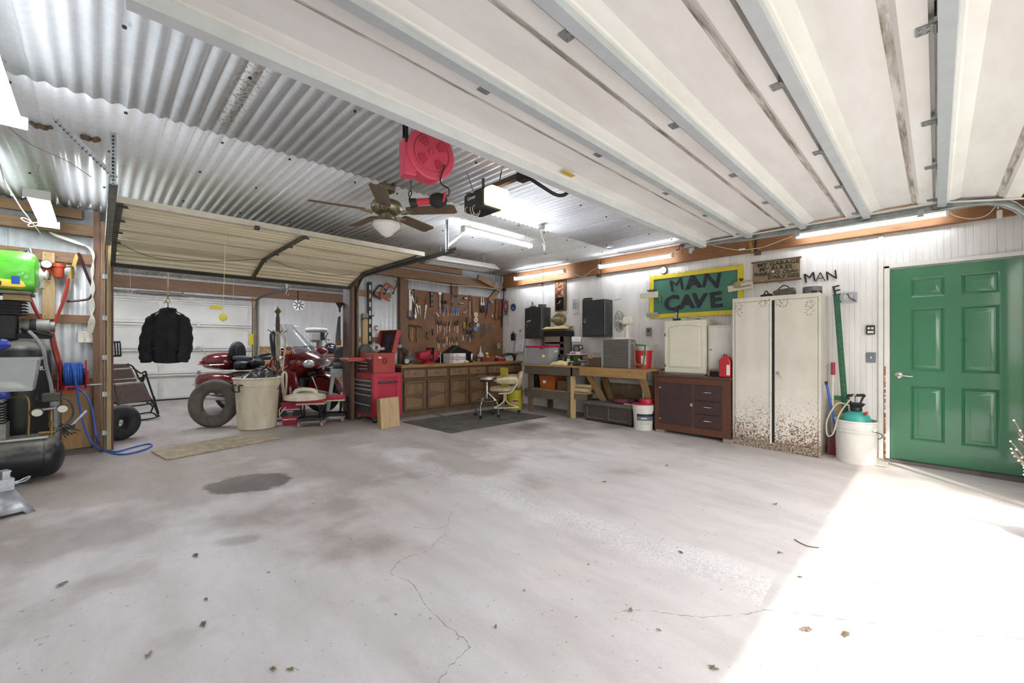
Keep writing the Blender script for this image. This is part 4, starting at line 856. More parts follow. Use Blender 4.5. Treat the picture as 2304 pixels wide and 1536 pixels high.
# folded loungers
def lounger(label,Y,dy,off):
    t=thing('lounge_chair',label,'lounge chair',aY(300,944,Y))
    o=aY(300,944,Y); PAD=mat('#766660',.9,0,.12,30,.3,150)
    def poly(pts,y0,y1,nm,mt,bev=.02): ob(nm,MB().prism([((aY(*p,Y)-o).x,(aY(*p,Y)-o).z+off) for p in pts],'xz',y0,y1),mt,t,ang=30,bev=bev)
    lf=236
    poly([(lf,819),(289,818),(294,827),(lf,830)],.04,.10,'cushion',PAD,.01)
    poly([(lf,831),(297,827),(305,849),(lf,855)],-.0,.07,'cushion',PAD)
    poly([(lf,857),(306,852),(309,858),(lf,864)],.0,.06,'cushion',PAD,.01)
    poly([(lf,866),(320,858),(341,899),(272,909),(lf,905)],-.06,.02,'cushion',PAD)
    def tb(pts,nm,dy,r=.011): ob(nm,MB().tube([p-o+Vector((0,dy,off)) for p in cr([aY(*p,Y) for p in pts],5)],r,8),BLACK,t)
    tb([(286,818),(300,826),(312,850),(322,862),(335,890),(348,915),(356,934)],'side_rail',-.02); tb([(300,828),(318,840),(328,836),(332,850),(345,890),(358,932)],'side_rail',.08,.013)
    tb([(258,903),(275,914),(300,912),(330,908),(347,902),(345,890)],'seat_frame',-.07); tb([(258,925),(300,932),(340,928),(356,938)],'leg',.0); tb([(258,940),(300,944),(340,940),(359,934)],'leg',-.06); tb([(325,842),(320,858),(318,848)],'armrest',.03,.02); tb([(330,905),(344,915),(340,928)],'leg',.06)
    tb([(258,862),(260,885),(266,902)],'lacing',-.065,.004); tb([(322,862),(333,884),(343,900)],'lacing',-.065,.004)
    return t
lounger('folded brown padded reclining lounge chair leaning by the white door',8.55,0,0)
# tall black slotted rack glimpsed behind the post
t=thing('wire_rack','small black slatted rack behind the doorpost by the loungers','rack',aY(262,800,8.9)); o=aY(262,800,8.9)
for k in range(4): ob('slat',MB().beam(aY(252+k*6,771,8.9)-o,aY(254+k*6,800,8.9)-o,.02,.02),BLACK,t,ang=0)
ob('rail',MB().beam(aY(248,770,8.9)-o,aY(271,769,8.9)-o,.02,.03),BLACK,t,ang=0); ob('rail',MB().beam(aY(248,801,8.9)-o,aY(273,800,8.9)-o,.02,.03),BLACK,t,ang=0)
ob('post',MB().cyl((-.15,0,ZF2-o.z),(-.15,0,.02),.02),BLACK,t)
# jacket on a hanger
YJ=7.05; q=aY(378,818,YJ); jk=thing('jacket','black padded jacket hanging from a rope on a dark hanger','jacket',q,R(-28))
CL=mat('#1a1a1b',.85,0,.25,9,.6,22)
bd=loft([(0.0,0,.155,-.085,.085,2.6),(.06,0,.165,-.095,.095,2.6),(.25,0,.165,-.10,.10,2.5),(.45,0,.175,-.095,.095,2.4),(.58,0,.165,-.08,.08,2.3),(.65,0,.115,-.06,.06,2.2),(.69,0,.07,-.05,.05,2),(.715,0,.065,-.045,.045,2)],28,'z')
rnd=random.Random(2)
for i,v in enumerate(bd.v): bd.v[i]=v+Vector((rnd.uniform(-.008,.008),rnd.uniform(-.012,.012)+.012*math.sin(v.z*26+v.x*9),0))
ob('body',bd,CL,jk,sub=1)
for s in (-1,1):
    P=cr([(s*.12,0,.60),(s*.17,0,.55),(s*.20,-.02,.40),(s*.215,-.05,.22),(s*.20,-.08,.07),(s*.195,-.085,.02)],5); n=len(P)
    sm=MB().tube(P,[.064+.018*math.sin(PI*i/(n-1))-.010*i/(n-1)+.006*math.sin(i*1.7) for i in range(n)],14); ob('sleeve',sm,CL,jk)
ob('collar',MB().torus((0,0,.70),.072,.022,(.25,0,0),20,8,.8),CL,jk); ob('front_seam',MB().tube(cr([(.02,-.105,.04),(.015,-.112,.3),(.03,-.10,.55),(.05,-.06,.66)],5),.005,5),BLACK,jk)
for x in (-.1,.1): ob('pocket_flap',MB().box((x,-.10,.2),(.12,.012,.03),(0,.3 if x>0 else -.3,0)),CL,jk,ang=0,bev=.005)
hg=thing('coat_hanger','dark plastic coat hanger inside the black jacket','hanger',q+Vector((0,0,.66)),R(-28)); HGM=mat('#2c2836',.35)
ob('arms',MB().tube([(-.17,0,-.02),(0,0,.075),(.17,0,-.02)],.008,6).tube([(-.17,0,-.02),(.17,0,-.02)],.006,6),HGM,hg); ob('hook',MB().tube(cr([(0,0,.07),(0,0,.12),(-.005,0,.14),(-.025,0,.15),(-.04,0,.135)],4),.005,6),HGM,hg)
rp=thing('hanging_rope','pale rope and snap hook holding up the jacket','rope',q+Vector((0,0,.80))); L=ZC-q.z-.80-.02
ob('line',MB().cyl((0,0,.2),(0,0,L),.008),CORDW,rp); ob('chain',MB().torus((.0,0,.02),.02,.005,(PI/2,0,.3),12,6,1.6).torus((0,0,.075),.018,.005,(PI/2,0,1.2),12,6,1.6).torus((0,0,.13),.02,.006,(PI/2,0,.2),12,6,1.6).torus((0,0,.18),.02,.006,(PI/2,0,.9),12,6,1.4),mat('#b5a36c',.45,.4),rp)
# tennis ball parking guide
q=aY(502,714,4.44); pg=thing('parking_ball',"yellow ball on a string hung from the cream door's rail",'ball',q)
ob('ball',MB().sph((0,0,0),.032,18,12),mat('#d9d24e',.85,0,.1,60),pg); ob('string',MB().cyl((0,0,.03),(.02,-.0,2.34-q.z),.002,n=5),mat('#d8d49a',.7),pg)
def hangstring(px,y0,y1,Y,label,hook=False):
    a=aY(px,y0,Y);b=aY(px,y1,Y); t=thing('hanging_string',label,'string',b); ob('line',MB().cyl((0,0,0),(0,0,ZC-b.z-.02),.003,n=5),CORDW,t); ob('loop',MB().torus((0,0,-.03),.02,.003,(PI/2,0,0),12,5,1.5),CORDW,t); return t
hangstring(525,620,680,7.6,'thin white string with end loop hanging beside the ball')
hangstring(293,600,650,7.4,'thin white string hanging between the jacket and the doorpost')
# far wall things
q=aY(672,686,YF-.02); rd=thing('wall_clock',"round silver saw-blade clock on the far bay's white wall",'clock',q)
ob('disc',MB().lathe([(.0005,-.004),(.14,-.004),(.14,.004),(.0005,.004)],n=32,M=RO(PI/2,0,0)),mat('#b9b8b4',.3,.8),rd)
for k in range(8): a=k*PI/4+.2; ob('spoke',MB().beam((.03*math.cos(a),-.006,.03*math.sin(a)),(.125*math.cos(a),-.006,.125*math.sin(a)),.03,.003,(0,1,0)),mat('#4b4a4a',.4,.5),rd,ang=0)
q=aY(692,788,YF-.03); tag(at(ob('dark_sign',MB().bx(-.10,.12,-.02,.0,-.13,.12),mat('#33353a',.5,0,.2,12),ang=0),q),'small dark sign on the white wall behind the windscreen','sign')
q=aY(645,645,8.5); hk=thing('ceiling_hook','white strap hook hanging from the second bay ceiling','hook',q); ob('strap',MB().bx(-.02,.02,-.002,.002,-.02,ZC-q.z-.01),WHITEP,hk,ang=0); ob('hook',MB().tube(cr([(0,0,-.02),(.0,0,-.10),(-.02,0,-.14),(.03,0,-.16),(.04,0,-.12)],4),.006,6),STEEL,hk)
# ------------------------------------------------------------------ motorcycle
cx,cy=2.22,8.13; mo=thing('motorcycle','dark red touring motorcycle with windscreen, black seat and luggage','motorcycle',(cx,cy,ZF2),math.atan2(-.762,.648))
CAR=mat('#6a1013',.16,.25,.06,5,coat=1.0); LEA=mat('#141416',.42,0,.2,22,.15,120); CHR=chrome('#d0d0d0',.12); GLS=mat('#9fa6a8',.03,0,0,alpha=.28)
for x,r in ((.85,.315),(-.83,.31)):
    w=ob('wheel',MB().torus((x,0,r),r-.055,.06,(PI/2,0,0),40,12),RUBBER,mo); ob('rim',MB().lathe([(.03,-.05),(.05,-.03),(.19,-.03),(.215,-.05),(.215,.05),(.19,.03),(.05,.03),(.03,.05)],n=28,M=RO(PI/2,0,0)).xf(TR(x,0,r)),STEEL,w)
    ob('brake_disc',MB().lathe([(.08,-.065),(.15,-.065),(.15,-.06),(.08,-.06)],n=28,M=RO(PI/2,0,0)).xf(TR(x,0,r)),CHR,w)
fd=MB()
fd.grid(lambda u,v:(lambda a,b:(.85+(.37-.03*abs(b))*math.cos(a),b*.13,.315+(.37-.04*b*b)*math.sin(a)))(R(5+150*u),(v-.5)*2),18,8); ob('front_fender',fd,CAR,mo,solid=.006)
for s in (-1,1): ob('fender_skirt',MB().prism([(.62,.36),(.80,.30),(1.0,.36),(1.12,.44),(1.02,.56),(.85,.62),(.70,.56)],'xz',s*.115,s*.125),CAR,mo,ang=20,bev=.004); ob('fork_leg',MB().cyl((.86,s*.10,.32),(.62,s*.11,.85),.028),CHR,mo)
# fairing
fr=loft([(.04,0,.30,.60,.98,3),(.18,0,.38,.52,1.06,2.8),(.36,0,.42,.50,1.12,2.6),(.52,0,.41,.56,1.12,2.4),(.67,0,.36,.66,1.06,2.3),(.79,0,.27,.74,.98,2.2),(.85,0,.16,.80,.92,2),(.875,0,.05,.84,.88,2)],28)
ob('front_fairing',fr,CAR,mo,sub=1)
for s in (-1,1):
    hl=ob('headlamp',MB().sph((.735,s*.235,.845),(.10,.13,.075),20,12,(0,0,-s*.6)),mat('#d6dadc',.06,.35,.15,40,coat=1.0),mo)
    for k in range(3): ob('reflector',MB().sph((.785-.035*k,s*(.17+.06*k),.85),.022,10,8),CHR,hl)
    ob('fairing_intake',MB().sph((.74,s*.16,.68),(.06,.12,.05),12,8),BLACK,mo)
    ob('leg_shield',MB().prism([(.12,.30),(.55,.26),(.66,.45),(.62,.72),(.30,.80),(.08,.62)],'xz',s*.36,s*.42),CAR,mo,ang=20,bev=.02)
    ob('engine_cover',MB().cyl((.28,s*.20,.40),(.28,s*.40,.40),.13,.10,n=20),CHR,mo); ob('crash_bar',MB().tube(cr([(.55,s*.2,.2),(.58,s*.42,.28),(.55,s*.44,.45),(.5,s*.3,.55)],5),.016,8),CHR,mo)
    mi=ob('mirror',loft([(.38,s*.53,.04,1.02,1.08,2),(.42,s*.54,.09,.98,1.13,2.2),(.52,s*.54,.105,.975,1.13,2.2),(.60,s*.54,.07,1.0,1.10,2),(.64,s*.54,.02,1.03,1.07,2)],18),CAR,mo); ob('turn_signal',MB().sph((.585,s*.57,1.04),(.05,.07,.045),14,9),mat('#c8741e',.12,0,.1,coat=1),mi); ob('mirror_stem',MB().cyl((.5,s*.38,1.0),(.52,s*.50,1.03),.025),BLACK,mi)
    ob('handlebar',MB().tube(cr([(.28,s*.08,1.0),(.22,s*.28,1.03),(.05,s*.40,.99)],5),.014,8),CHR,mo); ob('grip',MB().cyl((.13,s*.36,1.015),(.0,s*.42,.98),.022),BLACK,mo)
    ob('saddlebag',loft([(-1.16,s*.36,.06,.46,.62,2.6),(-1.10,s*.37,.11,.38,.68,3),(-.85,s*.38,.13,.34,.70,3.2),(-.58,s*.37,.12,.36,.68,3),(-.46,s*.34,.07,.42,.60,2.6)],20),CAR,mo,sub=1)
    ob('bag_trim',MB().tube(cr([(-1.16,s*.45,.50),(-.9,s*.51,.485),(-.55,s*.49,.49)],5),.008,6),CHR,mo); ob('exhaust',MB().cyl((-1.12,s*.22,.27),(-.2,s*.24,.24),.055,.045,n=16),CHR,mo)
    ob('tail_lamp',MB().box((-1.14,s*.26,.86),(.04,.12,.05)),mat('#c01818',.15,0,.05,coat=1),mo,ang=0,bev=.01)
    ob('armrest',loft([(-.62,s*.25,.055,.90,.98,3),(-.40,s*.27,.06,.89,.985,3),(-.22,s*.27,.05,.89,.97,2.6)],14),mat('#3b3e44',.5,0,.15,20),mo,sub=1)
    ob('antenna',MB().cyl((-1.05,s*.30,.95),(-1.12,s*.30,1.10 if s>0 else 1.16),.006,.003,6),CHR,mo)
ws=MB(); ws.grid(lambda u,v:(.72-.46*v-.16*abs(2*u-1)**2,(u-.5)*(.66-.22*v**2),1.02+.50*v),14,10); ob('windscreen',ws,GLS,mo,solid=.006)
ob('windscreen_trim',MB().tube(cr([(.56,-.33,1.02),(.48,-.31,1.20),(.33,-.25,1.42),(.23,-.15,1.51),(.26,0,1.52),(.23,.15,1.51),(.33,.25,1.42),(.48,.31,1.20),(.56,.33,1.02)],5),.006,6),mat('#d6dadc',.1,.3,0),mo)
ob('dashboard',MB().box((.28,0,1.04),(.28,.56,.09),(0,-.35,0)),BLACK,mo,ang=0,bev=.02)
ob('fuel_tank',loft([(-.15,0,.17,.66,.80,2.6),(0,0,.22,.62,.92,2.4),(.18,0,.26,.60,.98,2.4)],20),CAR,mo,sub=1)
ob('engine',MB().bx(-.35,.62,-.22,.22,.16,.62),DSTEEL,mo,ang=0,bev=.05); ob('frame',MB().bx(-.95,-.3,-.16,.16,.35,.66),BLACK,mo,ang=0,bev=.03)
ob('rider_seat',loft([(-.34,0,.17,.62,.80,3),(-.24,0,.20,.64,.77,3),(-.05,0,.19,.64,.77,3),(.10,0,.13,.66,.80,2.6)],20),LEA,mo,sub=1)
ob('lumbar_pad',MB().sph((-.34,0,.84),(.07,.17,.10),18,10),LEA,mo); ob('seat_piping',MB().torus((-.14,0,.785),.13,.006,(0,0,0),24,6,.9),mat('#7d828a',.5),mo)
ob('pillion_seat',loft([(-.72,0,.18,.70,.90,3),(-.58,0,.21,.72,.90,3),(-.40,0,.21,.72,.89,3)],20),LEA,mo,sub=1)
bk=loft([(.86,0,.17,-.05,.06,2.6),(.98,0,.20,-.06,.06,2.6),(1.10,0,.19,-.055,.05,2.6),(1.19,0,.13,-.045,.035,2.4),(1.225,0,.05,-.02,.02,2)],22,'z'); bk.xf(TR(-.72,0,0)@RZ(PI/2)@RO(0,0,0)); bo=ob('backrest',bk,LEA,mo,sub=1)
ob('backrest_stitch',MB().tube(cr([(-.655,-.10,.92),(-.655,-.11,1.08),(-.66,-.05,1.15),(-.66,.05,1.15),(-.655,.11,1.08),(-.655,.10,.92),(-.655,-.10,.92)],5),.005,5),mat('#3b3d42',.5),bo)
ob('trunk',loft([(-1.24,0,.20,.80,.90,2.4),(-1.18,0,.28,.74,1.0,2.8),(-.98,0,.31,.72,1.05,3),(-.78,0,.28,.72,1.02,3),(-.70,0,.20,.76,.98,2.6)],24),CAR,mo,sub=1); ob('trunk_trim',MB().tube(cr([(-1.2,-.30,.83),(-1.0,-.325,.82),(-.74,-.27,.83)],5),.009,6),CHR,mo)
ob('number_plate',MB().bx(-1.27,-1.26,-.09,.09,.55,.66),WHITEP,mo,ang=0); ob('side_stand',MB().cyl((-.05,.2,.2),(-.02,.34,.0),.014),DSTEEL,mo)
# ------------------------------------------------------------------ dustbin, inner tube
q=FL(560,970); BIN=NT('beige_bin'); n_=BIN.noise(BIN.co((2,2,.6)),4,5,.6); s_=BIN.n('ShaderNodeSeparateXYZ'); BIN.l(BIN.co(),s_.inputs[0])
BIN.set(Base_Color=BIN.mix(BIN.ramp(BIN.noise(BIN.co((3,3,3)),2.2,3),[(.62,W0),(.7,(.6,)*3+(1,))]),BIN.ramp(n_,[(.25,'#b7aa90'),(.6,'#d0c5ae')]),'#a3a682'),Roughness=.5); BIN=BIN.m
bn=thing('dustbin','beige round plastic dustbin with dark plastic sheeting on top','dustbin',(1.59,6.68,ZF2)); bn.scale=(1,1,.89)
ob('bin',MB().lathe([(.0005,.0),(.215,0),(.23,.01),(.24,.1),(.266,.66),(.268,.665),(.28,.668),(.285,.70),(.288,.76),(.295,.765),(.298,.79),(.29,.80),(.28,.79),(.275,.76),(.25,.6)],n=40),BIN,bn)
ob('lip',MB().torus((0,0,.785),.292,.012,(0,0,0),40,8),BIN,bn); ob('bin_floor',MB().lathe([(.0005,.55),(.25,.55)],n=32),BLACK,bn)
for a in (R(-152),R(28)):
    c,s=math.cos(a),math.sin(a); P=lambda u,r,z:(r*c-u*s,r*s+u*c,z)
    h=ob('handle',MB().tube(cr([P(-.055,.275,.69),P(-.055,.325,.695),P(-.055,.327,.63),P(-.05,.32,.60),P(.05,.32,.60),P(.055,.327,.63),P(.055,.325,.695),P(.055,.275,.69)],3),.011,7),BLACK,bn)
tp=thing('plastic_sheet','crumpled dark plastic sheeting stuffed in the beige dustbin','plastic sheet',(1.59,6.68,ZF2+.55))
rnd=random.Random(8); SHM=mat('#3b3d3e',.35,0,.25,6)
for (x,y,rx,ry,rz_) in ((-.10,-.06,.14,.14,.16),(.08,.02,.13,.13,.21),(.14,-.06,.10,.11,.20),(-.02,.12,.13,.12,.18)):
    m=MB().sph((x,y,.05),(rx,ry,rz_),14,10)
    for i,v in enumerate(m.v): m.v[i]=v+Vector((rnd.uniform(-.025,.025),rnd.uniform(-.025,.025),rnd.uniform(-.03,.03)))
    ob('fold',m,SHM,tp,ang=15)
q=FL(470,965); it=ob('inner_tube',MB().torus((0,0,.335),.225,.088,(PI/2,0,0),48,16,1.12),mat('#5d574d',.8,0,.22,9)); it.location=(q.x+.06,q.y+.12,ZF2); it.rotation_euler=(R(-10),0,R(-28)); tag(it,'grey-brown dusty inner tube leaning against the beige dustbin','inner tube')
# coat rack with cords
q=FL(625,945); rk=thing('coat_rack','turned dark wooden coat rack draped with cords','coat rack',q)
DW=wood('#3a2b23','#4c392e','z',.45)
ob('pole',MB().lathe([(.0005,1.66),(.015,1.655),(.028,1.56),(.03,1.3),(.028,.7),(.034,.55),(.05,.53),(.05,.5),(.035,.48),(.06,.42),(.07,.36),(.055,.30),(.075,.25),(.075,.2),(.05,.18),(.085,.12),(.085,.05),(.0005,.05)],n=20),DW,rk)
ob('finial',MB().lathe([(.0005,1.76),(.008,1.74),(.012,1.725),(.035,1.71),(.04,1.69),(.048,1.68),(.048,1.665),(.03,1.655),(.03,1.64)],n=18),mat('#6d5a34',.4,.5),rk)
for k in range(4):
    a=k*PI/2+R(10); c,s=math.cos(a),math.sin(a)
    for z in (1.36,.80): ob('peg',MB().cyl((0,0,z-.06),(.15*c,.15*s,z+.03),.008,.006,8),mat('#a9845c',.5) if z<1 else DW,rk)
    ob('foot',MB().tube(cr([(0,0,.14),(.12*c,.12*s,.12),(.24*c,.24*s,.05),(.29*c,.29*s,.02)],4),[.03,.03,.028,.027,.026,.025,.024,.023,.022,.021,.02,.019,.018],8),DW,rk)
def coil(label,px,py,n,w,h,mt,seed,r=.006):
    o=aY(px,py,q.y-.08); t=thing('cord_coil',label,'cord',o,0,'cords on the coat rack'); rnd=random.Random(seed)
    for k in range(n):
        x=rnd.uniform(-.012,.012); y=rnd.uniform(-.03,.02); ww=w*rnd.uniform(.5,1); hh=h*rnd.uniform(.7,1)
        ob('strand',MB().tube(cr([(x,y,0),(x-ww,y,-.06),(x-ww*.8,y-.01,-hh*.6),(x,y-.01,-hh),(x+ww*.8,y,-hh*.6),(x+ww,y,-.06),(x,y,0)],5),r,5),mt,t)
coil('dark cord coil hanging on the coat rack',614,745,7,.03,.42,mat('#23272b',.5),1)
coil('cream rope coil hanging at the top of the coat rack',624,746,8,.035,.44,mat('#b9b19c',.7),2)
coil('white rope loops hanging over the headlamp side of the rack',634,748,5,.06,.62,mat('#cfc9b8',.7),3,.005)
coil('white extension cord hanging low on the coat rack',640,835,5,.035,.50,mat('#d8d2bf',.6),4)
# detergent pail
q=FL(655,960); PR=mat('#96203a',.4,0,.06); pa=thing('detergent_pail','square magenta pail with black and white label','pail',(2.03,6.66,ZF2),R(-24))
def sq(w,z): return [(-w,-w,z),(w,-w,z),(w,w,z),(-w,w,z)]
m=MB(); lv=[(.105,0),(.112,.10),(.122,.30),(.128,.30),(.128,.33)]
for w,z in lv: m.v+=[Vector(p) for p in sq(w,z)]
for i in range(len(lv)-1):
    for k in range(4): m.f.append((i*4+k,i*4+(k+1)%4,i*4+4+(k+1)%4,i*4+4+k))
m.f.append((3,2,1,0)); ob('pail',m,PR,pa,ang=20,bev=.008); ob('inside',MB().bx(-.11,.11,-.11,.11,.2,.21),mat('#4a1020',.6),pa,ang=0)
def lab(z0,z1,mt,off,nm):
    w0=.105+.017*z0/.30+off; w1=.105+.017*z1/.30+off; m=MB(); m.v=[Vector(p) for p in sq(w0,z0)+sq(w1,z1)]; m.f=[(k,(k+1)%4,(k+1)%4+4,k+4) for k in range(4)]; return ob(nm,m,mt,pa,ang=0,bev=.004)
lab(.075,.10,WHITEP,.0012,'label'); lab(.10,.125,mat('#b8324e',.4),.0012,'label'); lab(.125,.215,mat('#1a1b20',.4),.0012,'label'); lab(.215,.235,mat('#d8a0a4',.4),.0012,'label')
for i,(zc,w) in enumerate(((.195,.085),(.172,.07),(.155,.06),(.14,.06))): ob('print_line',MB().bx(-.01-w/2,-.01+w/2,-.122,-.1195,zc-.004 if i else zc-.007,zc+.002 if i else zc+.007),mat('#c9ccd2',.5) if i==0 else mat('#6d7078',.5),pa,ang=0)
for k in range(2): ob('orange_mark',MB().lathe([(.0005,0),(.016,0)],n=14,M=RO(PI/2,0,0)).xf(TR(-.02+.04*k,-.1145,.087)),mat('#c98428',.5),pa)
for i,(z,w) in enumerate(((.19,.07),(.16,.08))):
    ob('print_line',MB().bx(.1195,.122,-.05,-.05+w,z-.010,z+.008),mat('#c6d4dc',.5),pa,ang=0)
ob('bail',MB().tube(cr([(-.13,-.09,.26),(-.145,-.12,.22),(-.14,-.15,.16),(-.125,-.16,.13)],4),.007,6).tube([(-.06,-.16,.27),(-.14,-.145,.16)],.008,6),mat('#cfc9bd',.5),pa)
# creeper stools
def creeper(loc,rz,label):
    t=thing('creeper_stool',label,'stool',loc,rz,'mechanic stools')
    ob('seat_pad',MB().bx(-.19,.19,-.14,.14,.335,.385),mat('#a31f36',.35,0,.06),t,ang=0,bev=.012); ob('seat_board',MB().bx(-.185,.185,-.135,.135,.315,.335),mat('#c8bd98',.5),t,ang=0)
    ob('tray',MB().bx(-.17,.17,-.14,.14,.085,.095).bx(-.17,.17,-.145,-.135,.085,.125).bx(-.17,.17,.135,.145,.085,.125).bx(-.175,-.165,-.145,.145,.085,.125).bx(.165,.175,-.145,.145,.085,.125),BLACK,t,ang=0,bev=.003)
    for s in (-1,1): ob('leg',MB().tube(cr([(s*.12,-.10,.315),(s*.12,-.13,.28),(s*.12,-.10,.2),(s*.10,-.02,.12),(s*.10,0,.09)],4),.013,8),BLACK,t); ob('leg',MB().tube(cr([(s*.12,.10,.315),(s*.12,.13,.28),(s*.12,.10,.2),(s*.10,.04,.12),(s*.10,.02,.09)],4),.013,8),BLACK,t)
    for x in (-.15,.15):
        for y in (-.12,.12):
            c=ob('caster',MB().cyl((x,y,.06),(x,y,.09),.008).bx(x-.018,x-.014,y-.015,y+.02,.02,.06).bx(x+.014,x+.018,y-.015,y+.02,.02,.06),STEEL,t,ang=0); ob('wheel',MB().cyl((x-.011,y+.005,.026),(x+.011,y+.005,.026),.026,n=16),mat('#b98a8c',.4),c)
    return t
c1=creeper((2.20,6.34,fz(6.3)),R(-28),'red-seated rolling mechanic stool carrying the beige bin lid'); c2=creeper((2.56,6.50,fz(6.45)),R(-28),'red-seated rolling mechanic stool pushed behind the lidded stool')
ld=thing('bin_lid','round beige bin lid with moulded handle lying on the stool','lid',(2.12,6.36,fz(6.3)+.386)); ob('lid',MB().lathe([(.0005,.0),(.265,.0),(.27,.01),(.265,.03),(.27,.035),(.267,.05),(.25,.06),(.14,.085),(.0005,.09)],n=44),BIN,ld)
ob('grip',MB().tube(cr([(-.16,.0,.075),(-.12,0,.12),(0,0,.135),(.12,0,.12),(.16,0,.075)],5),.03,10).xf(RZ(R(-45))@Matrix.Diagonal((1,1,1,1))),BIN,ld)
pk=thing('plank','rough grey plank resting across the second stool and the grinder stand','plank',(2.35,6.95,.44),0); ob('board',MB().beam(aY(672,871,7.25)-Vector((2.35,6.95,.44)),aY(764,890,6.82)-Vector((2.35,6.95,.44)),.12,.03),GREYW['y'],pk,ang=0,bev=.004)
# drill press
q=aY(716,900,8.6); dp=thing('drill_press','floor-standing drill press with white belt cover','drill press',(q.x,8.6,ZF2),R(-25))
ob('base',MB().bx(-.17,.17,-.25,.17,0,.05),DSTEEL,dp,ang=0,bev=.01); ob('column',MB().cyl((0,.05,.05),(0,.05,1.28),.042,n=18),mat('#8b8681',.4,.6),dp); ob('collar',MB().cyl((0,.05,.05),(0,.05,.35),.06,n=18),mat('#7f8486',.5,.4),dp)
ob('table',MB().bx(-.19,.40,-.30,.05,.94,.965),mat('#8d8f8e',.4,.6),dp,ang=0,bev=.006); ob('table_arm',MB().bx(-.04,.04,-.1,.1,.86,.94),DSTEEL,dp,ang=0)
ob('head',MB().bx(-.13,.06,-.14,.20,1.25,1.41),mat('#c9cac6',.45,.2),dp,ang=0,bev=.02); ob('front_panel',MB().bx(.06,.11,-.15,.15,1.26,1.41),BLACK,dp,ang=0,bev=.008); ob('belt_cover',loft([(-.22,0,.10,1.415,1.49,3),(-.15,0,.14,1.415,1.505,3),(.10,0,.14,1.415,1.505,3),(.17,0,.10,1.415,1.49,3)],20),mat('#dcd9d2',.5),dp)
ob('quill',MB().cyl((.05,-.09,1.14),(.05,-.09,1.26),.028).cyl((.05,-.09,1.08),(.05,-.09,1.14),.012,.026).cyl((.05,-.09,1.02),(.05,-.09,1.08),.005),STEEL,dp)
for a in (0,2.1,4.2): ob('feed_lever',MB().cyl((.12,-.02,1.29),(.12+.06,-.02+.16*math.cos(a),1.29+.14*math.sin(a)-.02),.007).sph((.18,-.02+.16*math.cos(a),1.27+.14*math.sin(a)),.014,8,6),BLACK,dp)
ob('motor',MB().cyl((-.1,.28,1.22),(-.1,.28,1.42),.08),mat('#6f7274',.5,.3),dp)
# grinder on its stand
q=aY(764,900,6.88); gs=thing('grinder_stand','grey steel stand carrying a large disc grinder','grinder',(q.x,6.88,ZF2),R(-20)); GM=mat('#85888a',.45,.4,.12)
for x in (-.10,.10):
    for y in (-.10,.10): ob('leg',MB().beam((x*1.9,y*1.6,0),(x,y,.66),.05,.02,(0,1,0)),GM,gs,ang=0)
ob('top_plate',MB().bx(-.14,.16,-.14,.14,.64,.78),GM,gs,ang=0,bev=.005); ob('motor',MB().cyl((-.10,0,.86),(.16,0,.86),.085,n=20),mat('#6e7173',.45,.4),gs); ob('wheel',MB().lathe([(.0005,-.02),(.20,-.02),(.205,0),(.20,.02),(.0005,.02)],n=36,M=RO(PI/2,0,0)@Matrix.Diagonal((.62,.62,1,1))).xf(TR(.04,-.05,1.0)),mat('#4d4842',.7,0,.2,20),gs); ob('work_rest',MB().bx(-.40,.2,-.20,-.08,.93,.95),DSTEEL,gs,ang=0)
for x in (-.10,.12): ob('bolt',MB().sph((x,-.142,.70),.010,8,5),DSTEEL,gs)
# stool with plaid shirt and helmet
SX_=aY(740,820,8.95).x
sq_=thing('round_stool','dark round padded stool behind the grinder stand','stool',(SX_,8.95,ZF2)); ob('seat',MB().lathe([(.0005,.62),(.18,.62),(.20,.65),(.20,.70),(.18,.72),(.0005,.725)],n=28),mat('#2c2d30',.4),sq_); ob('column',MB().cyl((0,0,.08),(0,0,.62),.03),STEEL,sq_); ob('base',MB().lathe([(.22,0),(.22,.02),(.03,.08),(.0005,.08)],n=24),BLACK,sq_)
pc=thing('plaid_shirt','red and black plaid shirt draped over the dark stool','shirt',(SX_,8.95,ZF2+.726)); rnd=random.Random(6)
m=loft([(0.0,0,.20,-.16,.16,2.4),(.12,-.01,.21,-.15,.15,2.3),(.24,0,.17,-.12,.12,2.2),(.30,.02,.11,-.08,.08,2)],26,'z')
for i,v in enumerate(m.v): m.v[i]=v+Vector((.02*math.sin(v.z*30+v.y*20),.02*math.cos(v.z*22+v.x*14),0))
ob('shirt',m,plaid(),pc,sub=1); ob('sleeve',MB().tube(cr([(-.15,-.08,.14),(-.20,-.14,.02),(-.19,-.17,-.14),(-.13,-.19,-.24)],5),[.05,.055,.05,.055,.05,.05,.055,.05,.05,.05,.045,.05,.05,.045,.045,.04],12),plaid(),pc)
hm=thing('helmet','glossy black motorcycle helmet resting on the plaid shirt','helmet',(SX_+.03,8.95,ZF2+1.04)); ob('shell',MB().sph((0,0,.05),(.13,.15,.12),24,14),mat('#0f0f11',.1,0,0,coat=1),hm); ob('visor',MB().sph((-.02,-.04,.05),(.12,.12,.06),20,10),mat('#3a3d44',.05,.2,0,coat=1),hm)
